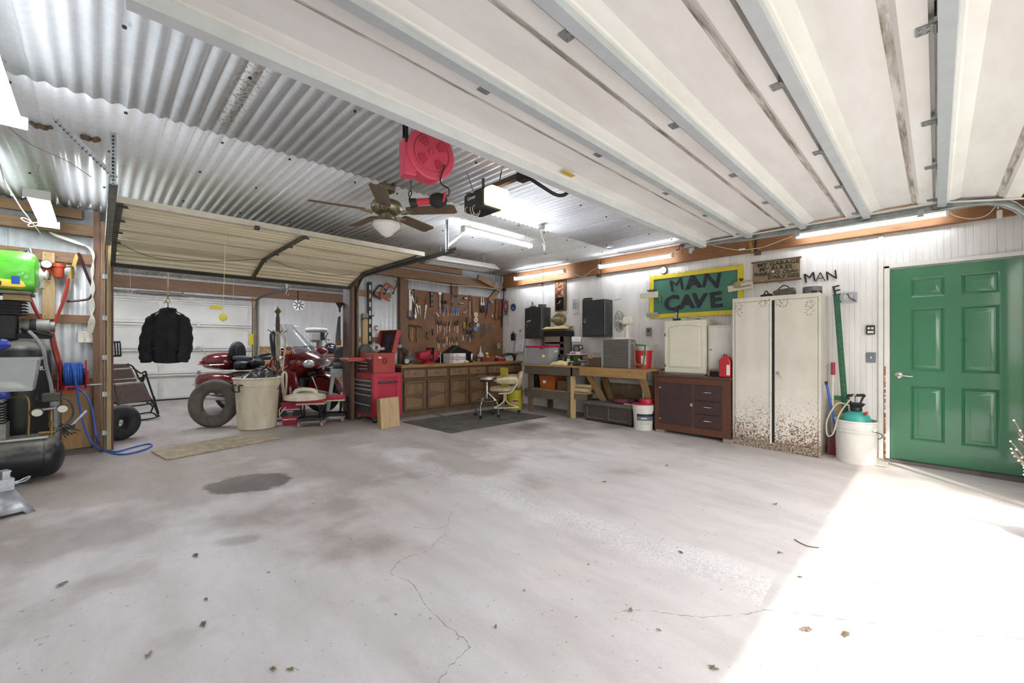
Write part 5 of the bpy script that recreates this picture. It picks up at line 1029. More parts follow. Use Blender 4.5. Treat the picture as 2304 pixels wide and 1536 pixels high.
# saws on the far side of the right doorpost
hs=thing('hand_saw','dark hand saw hanging on the doorpost by the tool cabinet','saw',(2.755,6.66,aY(778,735,6.66).z)); ob('blade',MB().prism([(-.01,-.20),(-.09,-.20),(-.05,.15),(-.01,.17)],'xz',-.002,.002),DSTEEL,hs,ang=0); ob('handle',MB().bx(-.09,.0,-.012,.012,-.30,-.20),OLDW['z'],hs,ang=0,bev=.01)
fn=thing('funnel','dark funnel hanging on the doorpost above the hand saw','funnel',(2.74,6.68,aY(778,690,6.66).z)); ob('cone',MB().lathe([(.012,-.09),(.014,-.03),(.06,.05),(.06,.06)],n=20),BLACK,fn)
# threshold mat
a=[FL(375,1036),FL(340,1017),FL(556,977),FL(634,986)]; m=MB()
m.add([p+Vector((0,0,.003)) for p in a]+[p+Vector((0,0,.016)) for p in a],[(3,2,1,0),(4,5,6,7)]+[(i,(i+1)%4,(i+1)%4+4,i+4) for i in range(4)])
tag(ob('threshold_mat',m,mat('#a89a82',.95,0,.2,14,.5,90),ang=0),'worn tan carpet mat lying before the opening','mat')
# ================================================================== back wall right of the opening: tool chest, base units, bench, pegboard tools
DR=mat('#8f2b2b',.4,.1,.06); DRK=mat('#5d1f20',.4,.1,.06); GRYD=mat('#37393b',.5,.2,.15); ALU=mat('#c2bfb4',.35,.7,.06)
# rolling cabinet (drawers face -x): local frame rotated so that local -y faces world -x
tx,tY=2.87,5.83; tc=thing('tool_cabinet','red rolling tool cabinet with grey drawers and side handle','tool cabinet',(tx,tY,fz(6.1)),RW)
# local x -> -Y, local y -> +X : x from -.66 (Y=6.49) to 0, y 0..0.47
Wd,Dp,Hh=.64,.47,.64
ob('body',MB().bx(-Wd,0,.012,Dp,.10,.10+Hh),mat('#a8253a',.38,.1,.05),tc,ang=0,bev=.006)
ob('front_frame',MB().bx(-Wd,-Wd+.03,-.004,.02,.10,.10+Hh).bx(-.03,0,-.004,.02,.10,.10+Hh).bx(-Wd,0,-.004,.02,.10,.14).bx(-Wd,0,-.004,.02,.66,.10+Hh),DR,tc,ang=0)
zs=[.14,.285,.43,.515,.575,.645]
for a,b in zip(zs,zs[1:]):
    d=ob('drawer',MB().bx(-Wd+.035,-.035,-.008,.014,a+.004,b-.004),GRYD,tc,ang=0); ob('pull',MB().bx(-Wd+.035,-.035,-.02,-.006,b-.024,b-.008),ALU,d,ang=0)
ob('lock',MB().cyl((-Wd/2,-.012,.69),(-Wd/2,.0,.69),.010),CHR,tc)
sp_=ob('side_panel',MB().bx(.0,.012,.02,.10,.10,.74).bx(.0,.012,Dp-.08,Dp,.10,.74).bx(0,.012,.02,Dp,.68,.74).bx(0,.012,.02,Dp,.10,.15),mat('#b02a40',.38,.1,.05),tc,ang=0,bev=.003); ob('side_handle',MB().cyl((.03,.09,.605),(.03,.40,.605),.012).bx(.01,.03,.09,.10,.595,.615).bx(.01,.03,.39,.40,.595,.615),DSTEEL,tc,ang=30)
for x in (-Wd+.06,-.06):
    for y in (.06,Dp-.06):
        c=ob('caster',MB().bx(x-.02,x+.02,y-.02,y+.02,.075,.10).bx(x-.02,x-.015,y-.02,y+.03,.03,.08).bx(x+.015,x+.02,y-.02,y+.03,.03,.08),STEEL,tc,ang=0); ob('wheel',MB().cyl((x-.012,y+.012,.038),(x+.012,y+.012,.038),.038,n=18),BLACK,c)
# top chest with lid up
ch=thing('tool_chest','red top chest with open lid standing on the rolling cabinet','tool chest',(tx+.02,tY+.02,fz(6.1)+.741),RW)
CH_=mat('#9c3a36',.4,.1,.06)
ob('body',MB().bx(-.56,0,.012,.36,0,.30),CH_,ch,ang=0,bev=.004)
for i,(a,b) in enumerate(((.02,.075),(.08,.125),(.13,.175),(.18,.235))):
    for (x0,x1) in (((-.54,-.02),) if i<3 else ((-.22,-.02),)):
        d=ob('drawer',MB().bx(x0,x1,-.002,.016,a,b),DRK,ch,ang=0); ob('pull',MB().bx(x0+.05 if i<3 else x0+.03,x1-.16 if i<3 else x1-.02,-.012,0,b-.022,b-.006),ALU,d,ang=0)
od=ob('open_drawer',MB().bx(-.54,-.24,-.26,.016,.18,.235),mat('#a83a34',.4,.1),ch,ang=0); ob('pull',MB().bx(-.52,-.26,-.275,-.26,.21,.228),ALU,od,ang=0)
lid=MB().bx(-.56,0,-.0,.02,0,.36).bx(-.56,-.545,-.05,.0,0,.36).bx(-.015,0,-.05,.0,0,.36).bx(-.56,0,-.05,0,.345,.36); lid.xf(TR(0,.36,.30)@RO(R(-14),0,0)); ob('lid',lid,CH_,ch,ang=0); li=MB().bx(-.54,-.02,-.004,-.001,.01,.34); li.xf(TR(0,.36,.30)@RO(R(-14),0,0)); ob('lid_lining',li,mat('#4b2a26',.6),ch,ang=0)
st=MB()
for k in range(7): st.bx(-.36+.0,-.24,-.007,-.0045,.08+.03*k,.10+.03*k)
st.xf(TR(0,.36,.30)@RO(R(-14),0,0)); ob('sticker',st,mat('#3b4a78',.5),ch,ang=0)
ob('side_handle',MB().torus((.014,.19,.19),.045,.006,(0,PI/2,0),20,6,.6),mat('#7d2d2a',.4),ch); ob('side_label',MB().box((.003,.11,.235),(.006,.05,.025)),WHITEP,ch,ang=0,bev=.004)
ob('rag',MB().sph((-.48,.12,.32),(.10,.10,.12),14,9),mat('#6b6d62',.9,0,.2),ch)
tp_=thing('tape_roll','silver tape roll leaning in the open top chest','tape',(tx+.16,tY+.18,fz(6.1)+1.08),R(-50)); ob('roll',MB().torus((0,0,.04),.045,.022,(PI/2,0,0),24,8),mat('#c9c9cf',.3,.5),tp_); ob('sleeve',MB().cyl((.04,-.05,.02),(.14,-.06,.03),.022),mat('#c4bdbd',.4,.3),tp_)
# plywood board leaning on the red cabinet
a=FL(858,965); b=FL(900,957); bw=thing('plywood_board','thick plywood offcut leaning against the red tool cabinet','board',(a.x,a.y,a.z),math.atan2(b.y-a.y,b.x-a.x)+R(0)); bm=MB().bx(0,(b-a).length,0,.075,0,.42); bm.xf(RO(R(-4),0,0)); ob('board',bm,wood('#b0916a','#c6a983','z',.65,.6),bw,ang=0,bev=.003)
eb=MB().bx(-.004,0,0,.075,0,.42); eb.xf(RO(R(-4),0,0)); ob('edge_band',eb,wood('#7d6a3f','#9a8450','z'),bw,ang=0)
# oak base units
OAK={a:wood('#54402e','#6b523b',a,.5,1.0,0) for a in 'xz'}; OAKF=wood('#523c2a','#664d38','z',.5,1.0,.0); OAKP=wood('#684f37','#84664a','z',.5,1.0,0)
fy=5.93; bz=fz(5.95)
edges=[903,1008,1095,1180]; X0=[aY(e,860,fy).x for e in edges]
ztop=aY(1000,818,fy-.02).z
zw=ztop
def unit(x0,x1,label,nd=2,doors=True):
    w=x1-x0; t=thing('base_cabinet',label,'cabinet',(x0,fy,bz),0,'oak base units under the back bench'); H=zw-bz-.045
    ob('carcass',MB().bx(.002,w-.002,.022,.54,.09,H),OAKF,t,ang=0); ob('plinth',MB().bx(.002,w-.002,.08,.5,0,.09),mat('#6d5a45',.7,0,.2),t,ang=0)
    ob('face_frame',MB().bx(.002,.03,0,.022,.09,H).bx(w-.03,w-.002,0,.022,.09,H).bx(w/2-.018,w/2+.018,0,.022,.09,H).bx(.002,w-.002,0,.022,H-.03,H).bx(.002,w-.002,0,.022,H-.205,H-.175).bx(.002,w-.002,0,.022,.09,.115),OAKF,t,ang=0)
    for k in range(2):
        a=.035+k*(w/2-.012); b=a+w/2-.06
        d=ob('drawer',MB().bx(a,b,-.018,.004,H-.165,H-.035),OAKP,t,ang=0,bev=.006)
        ob('pull',MB().lathe([(.0005,-.012),(.010,-.010),(.008,0)],n=10,M=RO(-PI/2,0,0)).xf(TR((a+b)/2,-.018,H-.10)).prism([(-.03,0),(-.015,.01),(0,.005),(.015,.01),(.03,0),(.015,-.01),(0,-.005),(-.015,-.01)],'xz',-.003,.0,TR((a+b)/2,-.018,H-.10)),DSTEEL,d)
        z0,z1=.125,H-.215; zm=(z0+z1)/2
        dr=ob('door',MB().bx(a,b,-.012,.004,z0,z1),OAKP,t,ang=0,bev=.004)
        # moulded frame with arched middle rail
        fm=MB().bx(a,a+.04,-.034,-.012,z0,z1).bx(b-.04,b,-.034,-.012,z0,z1).bx(a+.04,b-.04,-.034,-.012,z0,z0+.04).bx(a+.04,b-.04,-.034,-.012,z1-.04,z1)
        ob('door_frame',fm,OAK['z'],dr,ang=0,bev=.006)
        hs=b-.055 if k==0 else a+.055; os_=a+.035 if k==0 else b-.035; s=1 if k==0 else -1
        up=cr([(os_,-.02,zm+.02),(os_+s*.10,-.02,zm+.02),(hs-s*.05,-.02,zm+.055),(hs+s*.02,-.02,zm+.06)],5); lo=cr([(os_,-.02,zm-.02),(os_+s*.10,-.02,zm-.02),(hs-s*.05,-.02,zm-.055),(hs+s*.02,-.02,zm-.06)],5)
        n=len(up); m=MB(); m.v=[p for p in up]+[p for p in lo]+[p+Vector((0,.010,0)) for p in up]+[p+Vector((0,.010,0)) for p in lo]
        m.f=[(i,i+1,n+i+1,n+i) for i in range(n-1)]+[(i,2*n+i,2*n+i+1,i+1) for i in range(n-1)]+[(n+i,n+i+1,3*n+i+1,3*n+i) for i in range(n-1)]+[(0,n,3*n,2*n),(n-1,3*n-1,4*n-1,2*n-1)]
        ob('middle_rail',m,OAK['x'],dr,ang=30)
        ob('door_pull',MB().prism([(-.03,0),(-.01,.014),(.0,.006),(.03,.0),(.0,-.006),(-.01,-.014)],'xz',-.006,.0,TR(hs,-.028,zm)).lathe([(.0005,-.014),(.009,-.012),(.006,0)],n=10,M=RO(-PI/2,0,0)).xf(Matrix.Identity(4)),DSTEEL,dr) if False else ob('door_pull',MB().prism([(-.035,0),(-.012,.014),(.0,.006),(.035,.0),(.0,-.006),(-.012,-.014)],'xz',-.010,.0,TR(hs,-.028,zm)),DSTEEL,dr,ang=0)
    return t
unit(X0[0],X0[1],'oak base cabinet with two moulded doors next to the red tool cabinet'); unit(X0[1],X0[2],'oak base cabinet with two moulded doors behind the chrome stool'); unit(X0[2],X0[3],'oak base cabinet with two drawers behind the cream chair')
ct_=thing('worktop','long scarred wooden worktop over the oak base units','worktop',(0,0,0)); xe=aY(1180,815,fy).x
ob('top',MB().bx(X0[0]-.02,xe+.05,fy-.03,6.44,zw-.045,zw),wood('#8d7556','#a98e69','x',.6,.7),ct_,ang=0,bev=.004); ob('front_edge',MB().bx(X0[0]-.02,xe+.05,fy-.042,fy-.03,zw-.045,zw-.004),wood('#7d5a31','#9a7340','x',.55),ct_,ang=0,bev=.004)
def on(px,py=None,d=.25,Y=None):   # a place on the worktop: pixel column and depth behind the front edge
    Y=fy+d if Y is None else Y; return Vector((aY(px,810,Y).x,Y,zw))
# ---- bench things
q=on(915,d=.18); tm=thing('tape_measure','chrome and black tape measure on the worktop beside the chest','tape measure',q,R(-20)); ob('case',MB().lathe([(.0005,-.026),(.034,-.026),(.042,-.018),(.042,.018),(.034,.026),(.0005,.026)],n=22,M=RO(PI/2,0,0)).xf(TR(0,0,.052)),mat('#a9a8a4',.5,.2),tm); ob('grip',MB().torus((0,-.0,.056),.05,.016,(PI/2,0,0),20,7,1,2.6,6.4),BLACK,tm)
q=on(921,d=.38); dl=thing('desk_lamp','grey jointed desk lamp with bell shade on the worktop','lamp',q); SH=mat('#77726a',.45,.3); ob('shade',MB().lathe([(.11,.06),(.105,.075),(.085,.12),(.05,.145),(.045,.20),(.03,.22),(.0005,.225)],n=28),SH,dl); ob('base',MB().lathe([(.0005,0),(.08,0),(.08,.02),(.0005,.03)],n=24),SH,dl); ob('arm',MB().cyl((0,.05,.03),(-.16,.05,.30),.007).cyl((.02,.05,.03),(-.14,.05,.30),.007).cyl((-.15,.05,.30),(.0,.05,.21),.007),BLACK,dl); ob('joint',MB().cyl((-.15,.03,.30),(-.15,.08,.30),.03),STEEL,dl)
q=on(962,d=.10); vs=thing('bench_vise','red steel bench vise bolted to the worktop','vise',q,R(0)); VR=mat('#a11d2e',.4,.2,.08)
ob('base',MB().lathe([(.0005,0),(.115,0),(.115,.02),(.09,.03),(.06,.06),(.0005,.06)],n=28),VR,vs); ob('body',loft([(-.19,0,.075,.07,.20,3.4),(-.08,0,.08,.06,.22,3.4),(.0,0,.075,.06,.24,3.6),(.02,0,.07,.10,.26,3.6)],18),VR,vs); ob('moving_jaw',loft([(.085,0,.07,.04,.27,4),(.10,0,.075,.05,.27,4),(.17,0,.07,.06,.25,3.4)],18),VR,vs); ob('jaw_plate',MB().bx(.02,.04,-.08,.08,.20,.275).bx(.065,.085,-.08,.08,.20,.275),BLACK,vs,ang=0); ob('slide',MB().bx(-.05,.16,-.035,.035,.08,.16),DSTEEL,vs,ang=0)
ob('screw_handle',MB().cyl((.17,0,.13),(.23,0,.13),.025).cyl((.22,-.06,.0),(.22,-.06,.19),.007).cyl((.22,0,.13),(.22,-.06,.12),.008),STEEL,vs)
# black folded light stand / tripod shape
tA=on(958+30,d=.36); bt=thing('black_tarp','black tarpaulin folded into a low tent behind the white boxes','tarpaulin',(on(1030,d=.42)))
o=on(1030,d=.42); pts=[(984,798),(1000,795),(1024,776),(1050,788),(1062,797),(1062,812),(984,812)]
ob('tarp',MB().prism([((aY(*p,o.y)-o).x,max(0,(aY(*p,o.y)-o).z)) for p in pts],'xz',-.07,.10),mat('#141416',.35,0,.2,10),bt,ang=20,bev=.02)
for i,(z0,z1,lab) in enumerate(((0,.085,'lower white printed carton on the worktop'),(.086,.17,'upper white printed carton stacked on the worktop'))):
    q=on(1012,d=.12); t=thing('carton',lab,'box',(q.x,q.y,zw+z0),0); w=aY(1048,800,q.y).x-q.x
    ob('box',MB().bx(0,w,0,.20,0,z1-z0),mat('#d9d7d3',.6,0,.05),t,ang=0,bev=.002); ob('end_flap',MB().bx(-.001,.085,-.002,.0,.002,z1-z0-.002),mat('#a7a5a3',.6),t,ang=0); ob('stripe',MB().bx(.0,w,-.0025,-.0005,.006 if i else .062,.016 if i else .072),mat('#8d3552',.5),t,ang=0)
    for k in range(3): ob('print_line',MB().bx(.12,.12+.12-.03*k,-.0025,-.0005,.028+.016*k,.034+.016*k),mat('#8d5a66',.6),t,ang=0)
q=on(1081,d=.42); fu=thing('funnel_bottle','clear plastic jug with long spout on the worktop','jug',q); ob('jug',MB().lathe([(.0005,0),(.07,0),(.075,.02),(.075,.10),(.06,.14),(.02,.19),(.014,.22),(.006,.30),(.0005,.30)],n=24),mat('#c9c2bd',.3,0,.08),fu); ob('band',MB().lathe([(.076,.06),(.0765,.062),(.0765,.09),(.076,.092)],n=24),mat('#9a3038',.5),fu)
q=on(1061,d=.30); cnn=thing('spray_can','silver spray can on the worktop behind the cartons','can',q); ob('can',MB().lathe([(.0005,0),(.03,0),(.032,.01),(.032,.15),(.02,.165),(.0005,.165)],n=18),chrome('#b8b8b8',.2),cnn); ob('cap',MB().cyl((0,0,.163),(0,0,.20),.022),BLACK,cnn)
q=on(1055,d=.08); for_=[('#d8c77a',(1050,.08,.03)),('#2a2a2c',(1060,.07,.04)),('#c8a030',(1064,.09,.025))]
for i,(c,(px,d,r)) in enumerate(for_):
    m=MB().sph((0,0,r*.7),(r*1.5,r,r*.7),12,8,(0,0,i)); tag(at(ob('work_glove',m,mat(c,.8,0,.2,30)),on(px,d=d)),['yellow balled rag beside the cartons','black cable clump on the worktop by the cartons','amber sponge on the worktop by the cartons'][i],['rag','cable','sponge'][i])
q=on(1097,d=.20); oc_=thing('extension_cord','orange extension cord wound in a wide flat coil on the worktop','cord',q); hm=MB(); hm.tube([((.145-.012*(i//26%3))*math.cos(2*PI*i/26),(.12-.01*(i//26%3))*math.sin(2*PI*i/26),.011+.0065*i/26) for i in range(26*12)],.0085,6); ob('coil',hm,mat('#8f4530',.55,0,.15),oc_); ob('plug',MB().cyl((-.12,-.11,.10),(-.07,-.12,.10),.014).cyl((.12,-.1,.10),(.17,-.1,.10),.014),mat('#d3a13a',.5),oc_)
bp=on(1091,d=.02); tag(at(ob('screwdriver',MB().cyl((-.06,0,.012),(.02,0,.012),.010).cyl((.02,0,.012),(.09,0,.010),.004),mat('#28589c',.4)),bp),'blue screwdriver lying on the worktop front edge','screwdriver')
q=on(1095,d=.44); gb=thing('glue_bottle','small white bottle with coloured label behind the cord coil','bottle',q); ob('bottle',MB().lathe([(.0005,0),(.03,0),(.03,.13),(.022,.14),(.0005,.14)],n=16),mat('#b98a3c',.4),gb); ob('cap',MB().cyl((0,0,.14),(0,0,.17),.032),WHITEP,gb)
q=on(1127,d=.16); rt=thing('red_tray','red plastic parts tray on the worktop','tray',q); ob('tray',MB().bx(-.13,.06,-.08,.08,0,.06),mat('#a3202f',.35),rt,ang=0,bev=.008); ob('contents',MB().sph((-.05,0,.07),(.06,.05,.03),10,6).sph((.02,.02,.065),(.035,.04,.025),10,6),mat('#8b8a90',.5,.3),rt)
q=on(1142,d=.16); wtn=thing('white_tub','white plastic tub with rags on the worktop by the corner','tub',q); ob('tub',MB().bx(-.09,.10,-.07,.08,0,.075),mat('#cfcac2',.5),wtn,ang=0,bev=.015); ob('rag',MB().sph((0,0,.09),(.11,.09,.035),14,8),mat('#d5d1ca',.8,0,.1),wtn); ob('black_strap',MB().tube(cr([(-.14,-.03,.10),(-.04,-.06,.115),(.08,-.04,.10)],4),.012,6),BLACK,wtn)
q=on(1147,d=.27); dbg=thing('tool_bag','dark green and black soft tool bag in the bench corner','bag',q); ob('bag',loft([(-.17,0,.10,0,.09,3),(-.10,0,.14,0,.16,3),(.06,0,.14,0,.17,3),(.14,0,.10,0,.12,3)],18),mat('#26302c',.8,0,.2,12),dbg,sub=1); ob('strap',MB().tube(cr([(.02,-.13,.10),(.06,-.145,.13),(.08,-.12,.16)],4),.012,6),mat('#a5382f',.6),dbg); ob('antenna',MB().cyl((-.14,0,.10),(-.14,0,.26),.004),BLACK,dbg)
# ================================================================== things on the metal wall left of the pegboard
def wq(px,py,Y=6.44): return aY(px,py,Y)
a=wq(831,634); b=wq(831,775); lv=thing('spirit_level','long black box spirit level hung upright on the girts','level',(a.x,6.43,b.z)); hL=a.z-b.z
ob('beam',MB().bx(-.032,.032,-.02,.02,0,hL),mat('#232326',.45,.2),lv,ang=0,bev=.003)
for k in range(7): ob('slot',MB().bx(-.016,.012,-.022,-.018,hL*(.06+.135*k),hL*(.06+.135*k)+.075),mat('#d4d2cc',.5) if k not in (5,) else PINE['z'],lv,ang=0,bev=.003)
def cclamp(px,py,Y,col,sc,rot,label):
    t=thing('c_clamp',label,'clamp',wq(px,py,Y)); M=RO(0,rot,0)
    fr=MB().tube([Vector(p)*sc for p in cr([(.10,0,.10),(-.02,0,.12),(-.07,0,.10),(-.08,0,.0),(-.07,0,-.10),(-.02,0,-.12),(.10,0,-.11)],4)],.016*sc,8).xf(M); ob('frame',fr,col,t)
    ob('screw',MB().cyl((.10*sc,0,.02),(.10*sc,0,.24*sc),.008*sc).cyl((.10*sc,0,.02),(.10*sc,0,.035),.018*sc).xf(M),BLACK,t); ob('tommy_bar',MB().cyl((.04*sc,0,.23*sc),(.16*sc,0,.23*sc),.004).xf(M),BLACK,t); return t
cclamp(854,656,6.42,mat('#26282a',.5,.3),.85,R(35),'small black C-clamp hung on the girt'); cclamp(871,656,6.40,mat('#b0542c',.5,.1),1.05,R(25),'large orange C-clamp hung on the girt')
a=wq(822,705); b=wq(822,775); sb=thing('stud_offcut','pine stud offcut standing behind the tool chest with a grey cap','wood',(a.x,6.44,1.08)); ob('stud',MB().bx(-.05,.045,-.018,.014,0,a.z-1.08),PINE['z'],sb,ang=0,bev=.003); ob('cap',MB().bx(-.052,.047,-.024,.022,a.z-1.08-.08,a.z-1.08+.0),mat('#8f8a80',.6),sb,ang=0)
hk=thing('wall_hooks','black double wire hook on the pine stud offcut','hook',wq(828,716,6.36)); ob('wire',MB().tube(cr([(-.10,0,-.03),(-.05,-.01,.0),(0,0,-.01),(.05,-.01,.02),(.10,0,.06)],5),.007,6),BLACK,hk)
rc=thing('red_clip','small red spring clip on the lower girt','clip',wq(847,738,6.44)); ob('clip',MB().torus((0,0,0),.03,.008,(PI/2,0,0),16,6,1.2,.6,5.6),mat('#8f2f27',.5),rc)
# ================================================================== pegboard tools
TY=6.44
def tp(px,py): return aY(px,py,TY)
SHINY=chrome('#c4c4c2',.28); HICK=wood('#a37a48','#bb925c','z',.5); DKH=mat('#2b2724',.5)
def tool(name,label,cat,px,py,group='hand tools hung on the pegboard'):
    t=thing(name,label,cat,tp(px,py),0,group); ob('peg_hook',MB().cyl((0,.012,0),(0,-.012,.0),.0025,n=6),STEEL,t); t['o']=0; del t['o']; return t
def L(t,px,py): p=tp(px,py); return Vector((p.x-t.location.x,-.006,p.z-t.location.z))
# screwdrivers: two rows, individual colours
def screwdriver(px,py,hl,bl,hc,label,rot=0):
    t=tool('screwdriver',label,'screwdriver',px,py); M=RO(0,rot,0)
    ob('handle',MB().cyl((0,-.006,.0),(0,-.006,-hl),.011,.009,8).xf(M),mat(hc,.35,0,.04),t); ob('shank',MB().cyl((0,-.006,-hl),(0,-.006,-hl-bl),.0035,.003,6).xf(M),SHINY,t)
HC=['#23211f','#27323a','#8a7420','#2b2b2b','#3a2c22','#8f7a2a','#232323','#6b2a22']
names={'#23211f':'black','#27323a':'slate','#8a7420':'amber','#2b2b2b':'charcoal','#3a2c22':'brown','#8f7a2a':'yellow','#232323':'jet black','#6b2a22':'maroon','#2f6b43':'green','#c9b37a':'tan','#b0622c':'orange','#3b7fc4':'blue'}
row1=[(984,718,'#23211f',.10,.16),(988,724,'#27323a',.07,.12),(993,722,'#2b2b2b',.08,.10),(997,726,'#3a2c22',.06,.08),(1003,728,'#6b2a22',.07,.16),(1006,722,'#8a7420',.09,.14),(1010,724,'#23211f',.08,.12),(1013,722,'#8f7a2a',.09,.10),(1023,724,'#232323',.08,.10),(1027,722,'#27323a',.09,.14),(1031,720,'#2b2b2b',.10,.14)]
for i,(px,py,c,h,b) in enumerate(row1): screwdriver(px,py,h,b,c,f'{names[c]}-handled screwdriver in the upper pegboard row, {["long","short","stubby"][0 if b>.13 else 1 if b>.09 else 2]} shank',R([0,-4,6,-8,10,4,-6,8,0,-3,3][i]))
row2=[(985,758,'#23211f',.10,.10),(989,764,'#2b2b2b',.07,.12),(995,764,'#6b2a22',.07,.06),(1001,762,'#27323a',.08,.08),(1005,758,'#c9b37a',.08,.07),(1010,760,'#2f6b43',.08,.12),(1017,758,'#3a2c22',.09,.05),(1022,763,'#2f6b43',.08,.08),(1025,764,'#b0622c',.06,.10),(1028,758,'#232323',.10,.08)]
for i,(px,py,c,h,b) in enumerate(row2): screwdriver(px,py,h,b,c,f'{names[c]}-handled screwdriver in the lower pegboard row, {["long","short"][0 if b>.09 else 1]} shank',R([0,6,-8,4,0,-9,0,5,-4,0][i]))
for i,px in enumerate((1000,1006,1016,1021,1026.5,1031)): screwdriver(px,691,.10,.07,'#3b7fc4','blue-handled nut driver in the row of six on the pegboard',R([8,-6,0,0,0,0][i]))
# wrenches: open-ended spanners
def wrench(px,py,py2,label,rot=0,w=.011):
    t=tool('wrench',label,'wrench',px,py,'spanners hung on the pegboard'); Ln=(tp(px,py)-tp(px,py2)).length; M=RO(0,rot,0)
    m=MB().prism([(-w*.45,-.02),(w*.45,-.02),(w*.38,-Ln+.02),(-w*.38,-Ln+.02)],'xz',-.010,-.004)
    for z,s in ((-.012,1),(-Ln+.012,-1)):
        m.prism([(w*1.1*math.cos(a),z+w*1.1*math.sin(a)*s) for a in [R(120)+R(300)*k/10 for k in range(11)]]+[(0,z)],'xz',-.010,-.004)
    ob('spanner',m.xf(M),SHINY,t,ang=0)
up=[(1083,727,762,.02,.019),(1087,727,760,-.02,.018),(1091,729,757,.06,.014),(1093.5,728,752,.02,.013),(1096.5,731,747,.03,.012),(1100.5,731,749,.04,.012),(1105,730,750,0,.015)]
for i,(px,a,b,r,w) in enumerate(up): wrench(px,a,b,f'steel spanner in the upper pegboard rank, {["longest of the rank","second longest of the rank","third from the long pair","fourth from the long pair","fifth from the long pair","sixth from the long pair","last and apart from the others"][i]}',r,w)
lo=[(1087,772,783),(1090,772,782),(1097,774,789),(1102,775,789),(1105.5,774,789),(1109,774,791),(1113,774,791),(1117,774,791)]
for i,(px,a,b) in enumerate(lo): wrench(px,a,b,'small steel spanner in the lower pegboard rank above the bench socket',0,.011)
# hammers
def hammer(px,py,py2,hc,label,head=.10):
    t=tool('hammer',label,'hammer',px,py); Ln=(tp(px,py)-tp(px,py2)).length
    ob('handle',MB().cyl((0,-.02,-Ln),(0,-.02,-.0),.015,.010,10),hc,t); ob('head',MB().cyl((-head*.55,-.02,-.01),(head*.35,-.02,-.01),.017,.013,10).beam((head*.3,-.02,-.01),(head*.75,-.02,-.035),.028,.012),DSTEEL,t)
hammer(925.5,731,767,HICK,'hammer with pale hickory handle and a thin claw on the pegboard',.08); hammer(921,731,762,mat('#8a7a5a',.5),'slim hammer with tan handle at the pegboard edge',.06); hammer(937,732,769,wood('#6d5232','#8a6a42','z',.5),'heavy claw hammer with brown handle on the pegboard',.13)
# saws and shears at the left edge
t=tool('hand_saw','white-bladed hand saw with wooden handle at the pegboard edge','saw',912,650); ob('handle',MB().torus((0,-.02,-.02),.035,.016,(PI/2,0,0),18,7,1.3),HICK,t); ob('blade',MB().prism([(-.03,-.06),(.05,-.06),(.02,-.72),(-.03,-.72)],'xz',-.022,-.018),mat('#cfcac0',.4,.3),t,ang=0)
t=tool('hand_saw','short keyhole saw with pale wooden handle beside the white saw','saw',923,656); ob('handle',MB().torus((0,-.03,-.02),.032,.014,(PI/2,0,0),18,7,1.3),HICK,t); ob('blade',MB().prism([(-.015,-.06),(.03,-.06),(.0,-.42),(-.012,-.42)],'xz',-.032,-.028),mat('#d8d6d2',.3,.6),t,ang=0)
t=tool('caulking_gun','white caulking gun hung over the saws on the pegboard','caulking gun',918,652); ob('rod',MB().cyl((0,-.05,0),(0,-.05,-.36),.016),mat('#dcdad8',.3,.2),t); ob('barrel',MB().cyl((-.0,-.05,-.36),(0,-.05,-.46),.04,.03,16),mat('#8b8d90',.4,.4),t); ob('grip',MB().tube(cr([(-.04,-.05,-.46),(.02,-.06,-.5),(.10,-.05,-.48)],4),.014,7),mat('#2c3152',.4),t)
t=tool('pry_bar','dark curved pry bar hung among the saws','pry bar',929,652); ob('bar',MB().tube(cr([(-.03,-.03,-.01),(.0,-.03,.0),(.02,-.03,-.03),(.02,-.03,-.30),(.015,-.03,-.42)],5),.011,8),DSTEEL,t)
t=tool('tin_snips','long chrome shears hung below the pry bar','shears',930,668)
for s in (-1,1): ob('arm',MB().tube([L(t,930,668)+Vector((s*.015,0,0)),L(t,934,695),L(t,935+s*2,712)],.009,7),SHINY,t)
ob('jaw',MB().sph(L(t,935,713),(.028,.012,.05),12,8),SHINY,t)
t=tool('pruner','orange-handled garden shears on the pegboard','shears',943,682); ob('handle',MB().torus((0,-.012,.0),.026,.008,(PI/2,0,0),16,6,1.6),mat('#c9802a',.4),t); ob('blade',MB().prism([(-.008,-.04),(.012,-.04),(.028,-.20),(.016,-.22)],'xz',-.014,-.008).prism([(-.02,-.04),(.0,-.04),(-.04,-.10),(-.06,-.09)],'xz',-.014,-.008),SHINY,t,ang=0)
t=tool('scissors','green and amber handled pliers pair beside the orange shears','pliers',936,672)
for s,c in ((-1,'#6a6a2c'),(1,'#2c2c2c')): ob('handle',MB().cyl((s*.02,-.012,.03),(s*.012,-.012,-.09),.010,.008,8),mat(c,.45),t)
ob('jaw',MB().prism([(-.012,-.09),(.014,-.09),(.05,-.26),(.035,-.27)],'xz',-.016,-.008),SHINY,t,ang=0)
t=tool('file','red-handled long file tilted on the pegboard','file',959,672); ob('handle',MB().cyl((0,-.012,.0),(0,-.012,-.11),.014,.011,10).xf(RO(0,R(7),0)),mat('#8c2328',.4),t); ob('blade',MB().bx(-.010,.010,-.015,-.010,-.36,-.11).xf(RO(0,R(7),0)),SHINY,t,ang=0)
t=tool('file','slim steel file beside the red-handled file on the pegboard','file',960,686); ob('blade',MB().bx(-.005,.005,-.012,-.008,-.27,.0).xf(RO(0,R(12),0)),SHINY,t,ang=0)
t=tool('spirit_level','short dark green level hung upright on the pegboard','level',970,656); ob('beam',MB().bx(-.024,.024,-.026,-.004,-.28,.0),mat('#26332c',.4),t,ang=0,bev=.003)
for k in range(3): ob('vial',MB().bx(-.012,.012,-.028,-.025,-.05-.095*k,-.03-.095*k),mat('#8fae86',.3),t,ang=0)
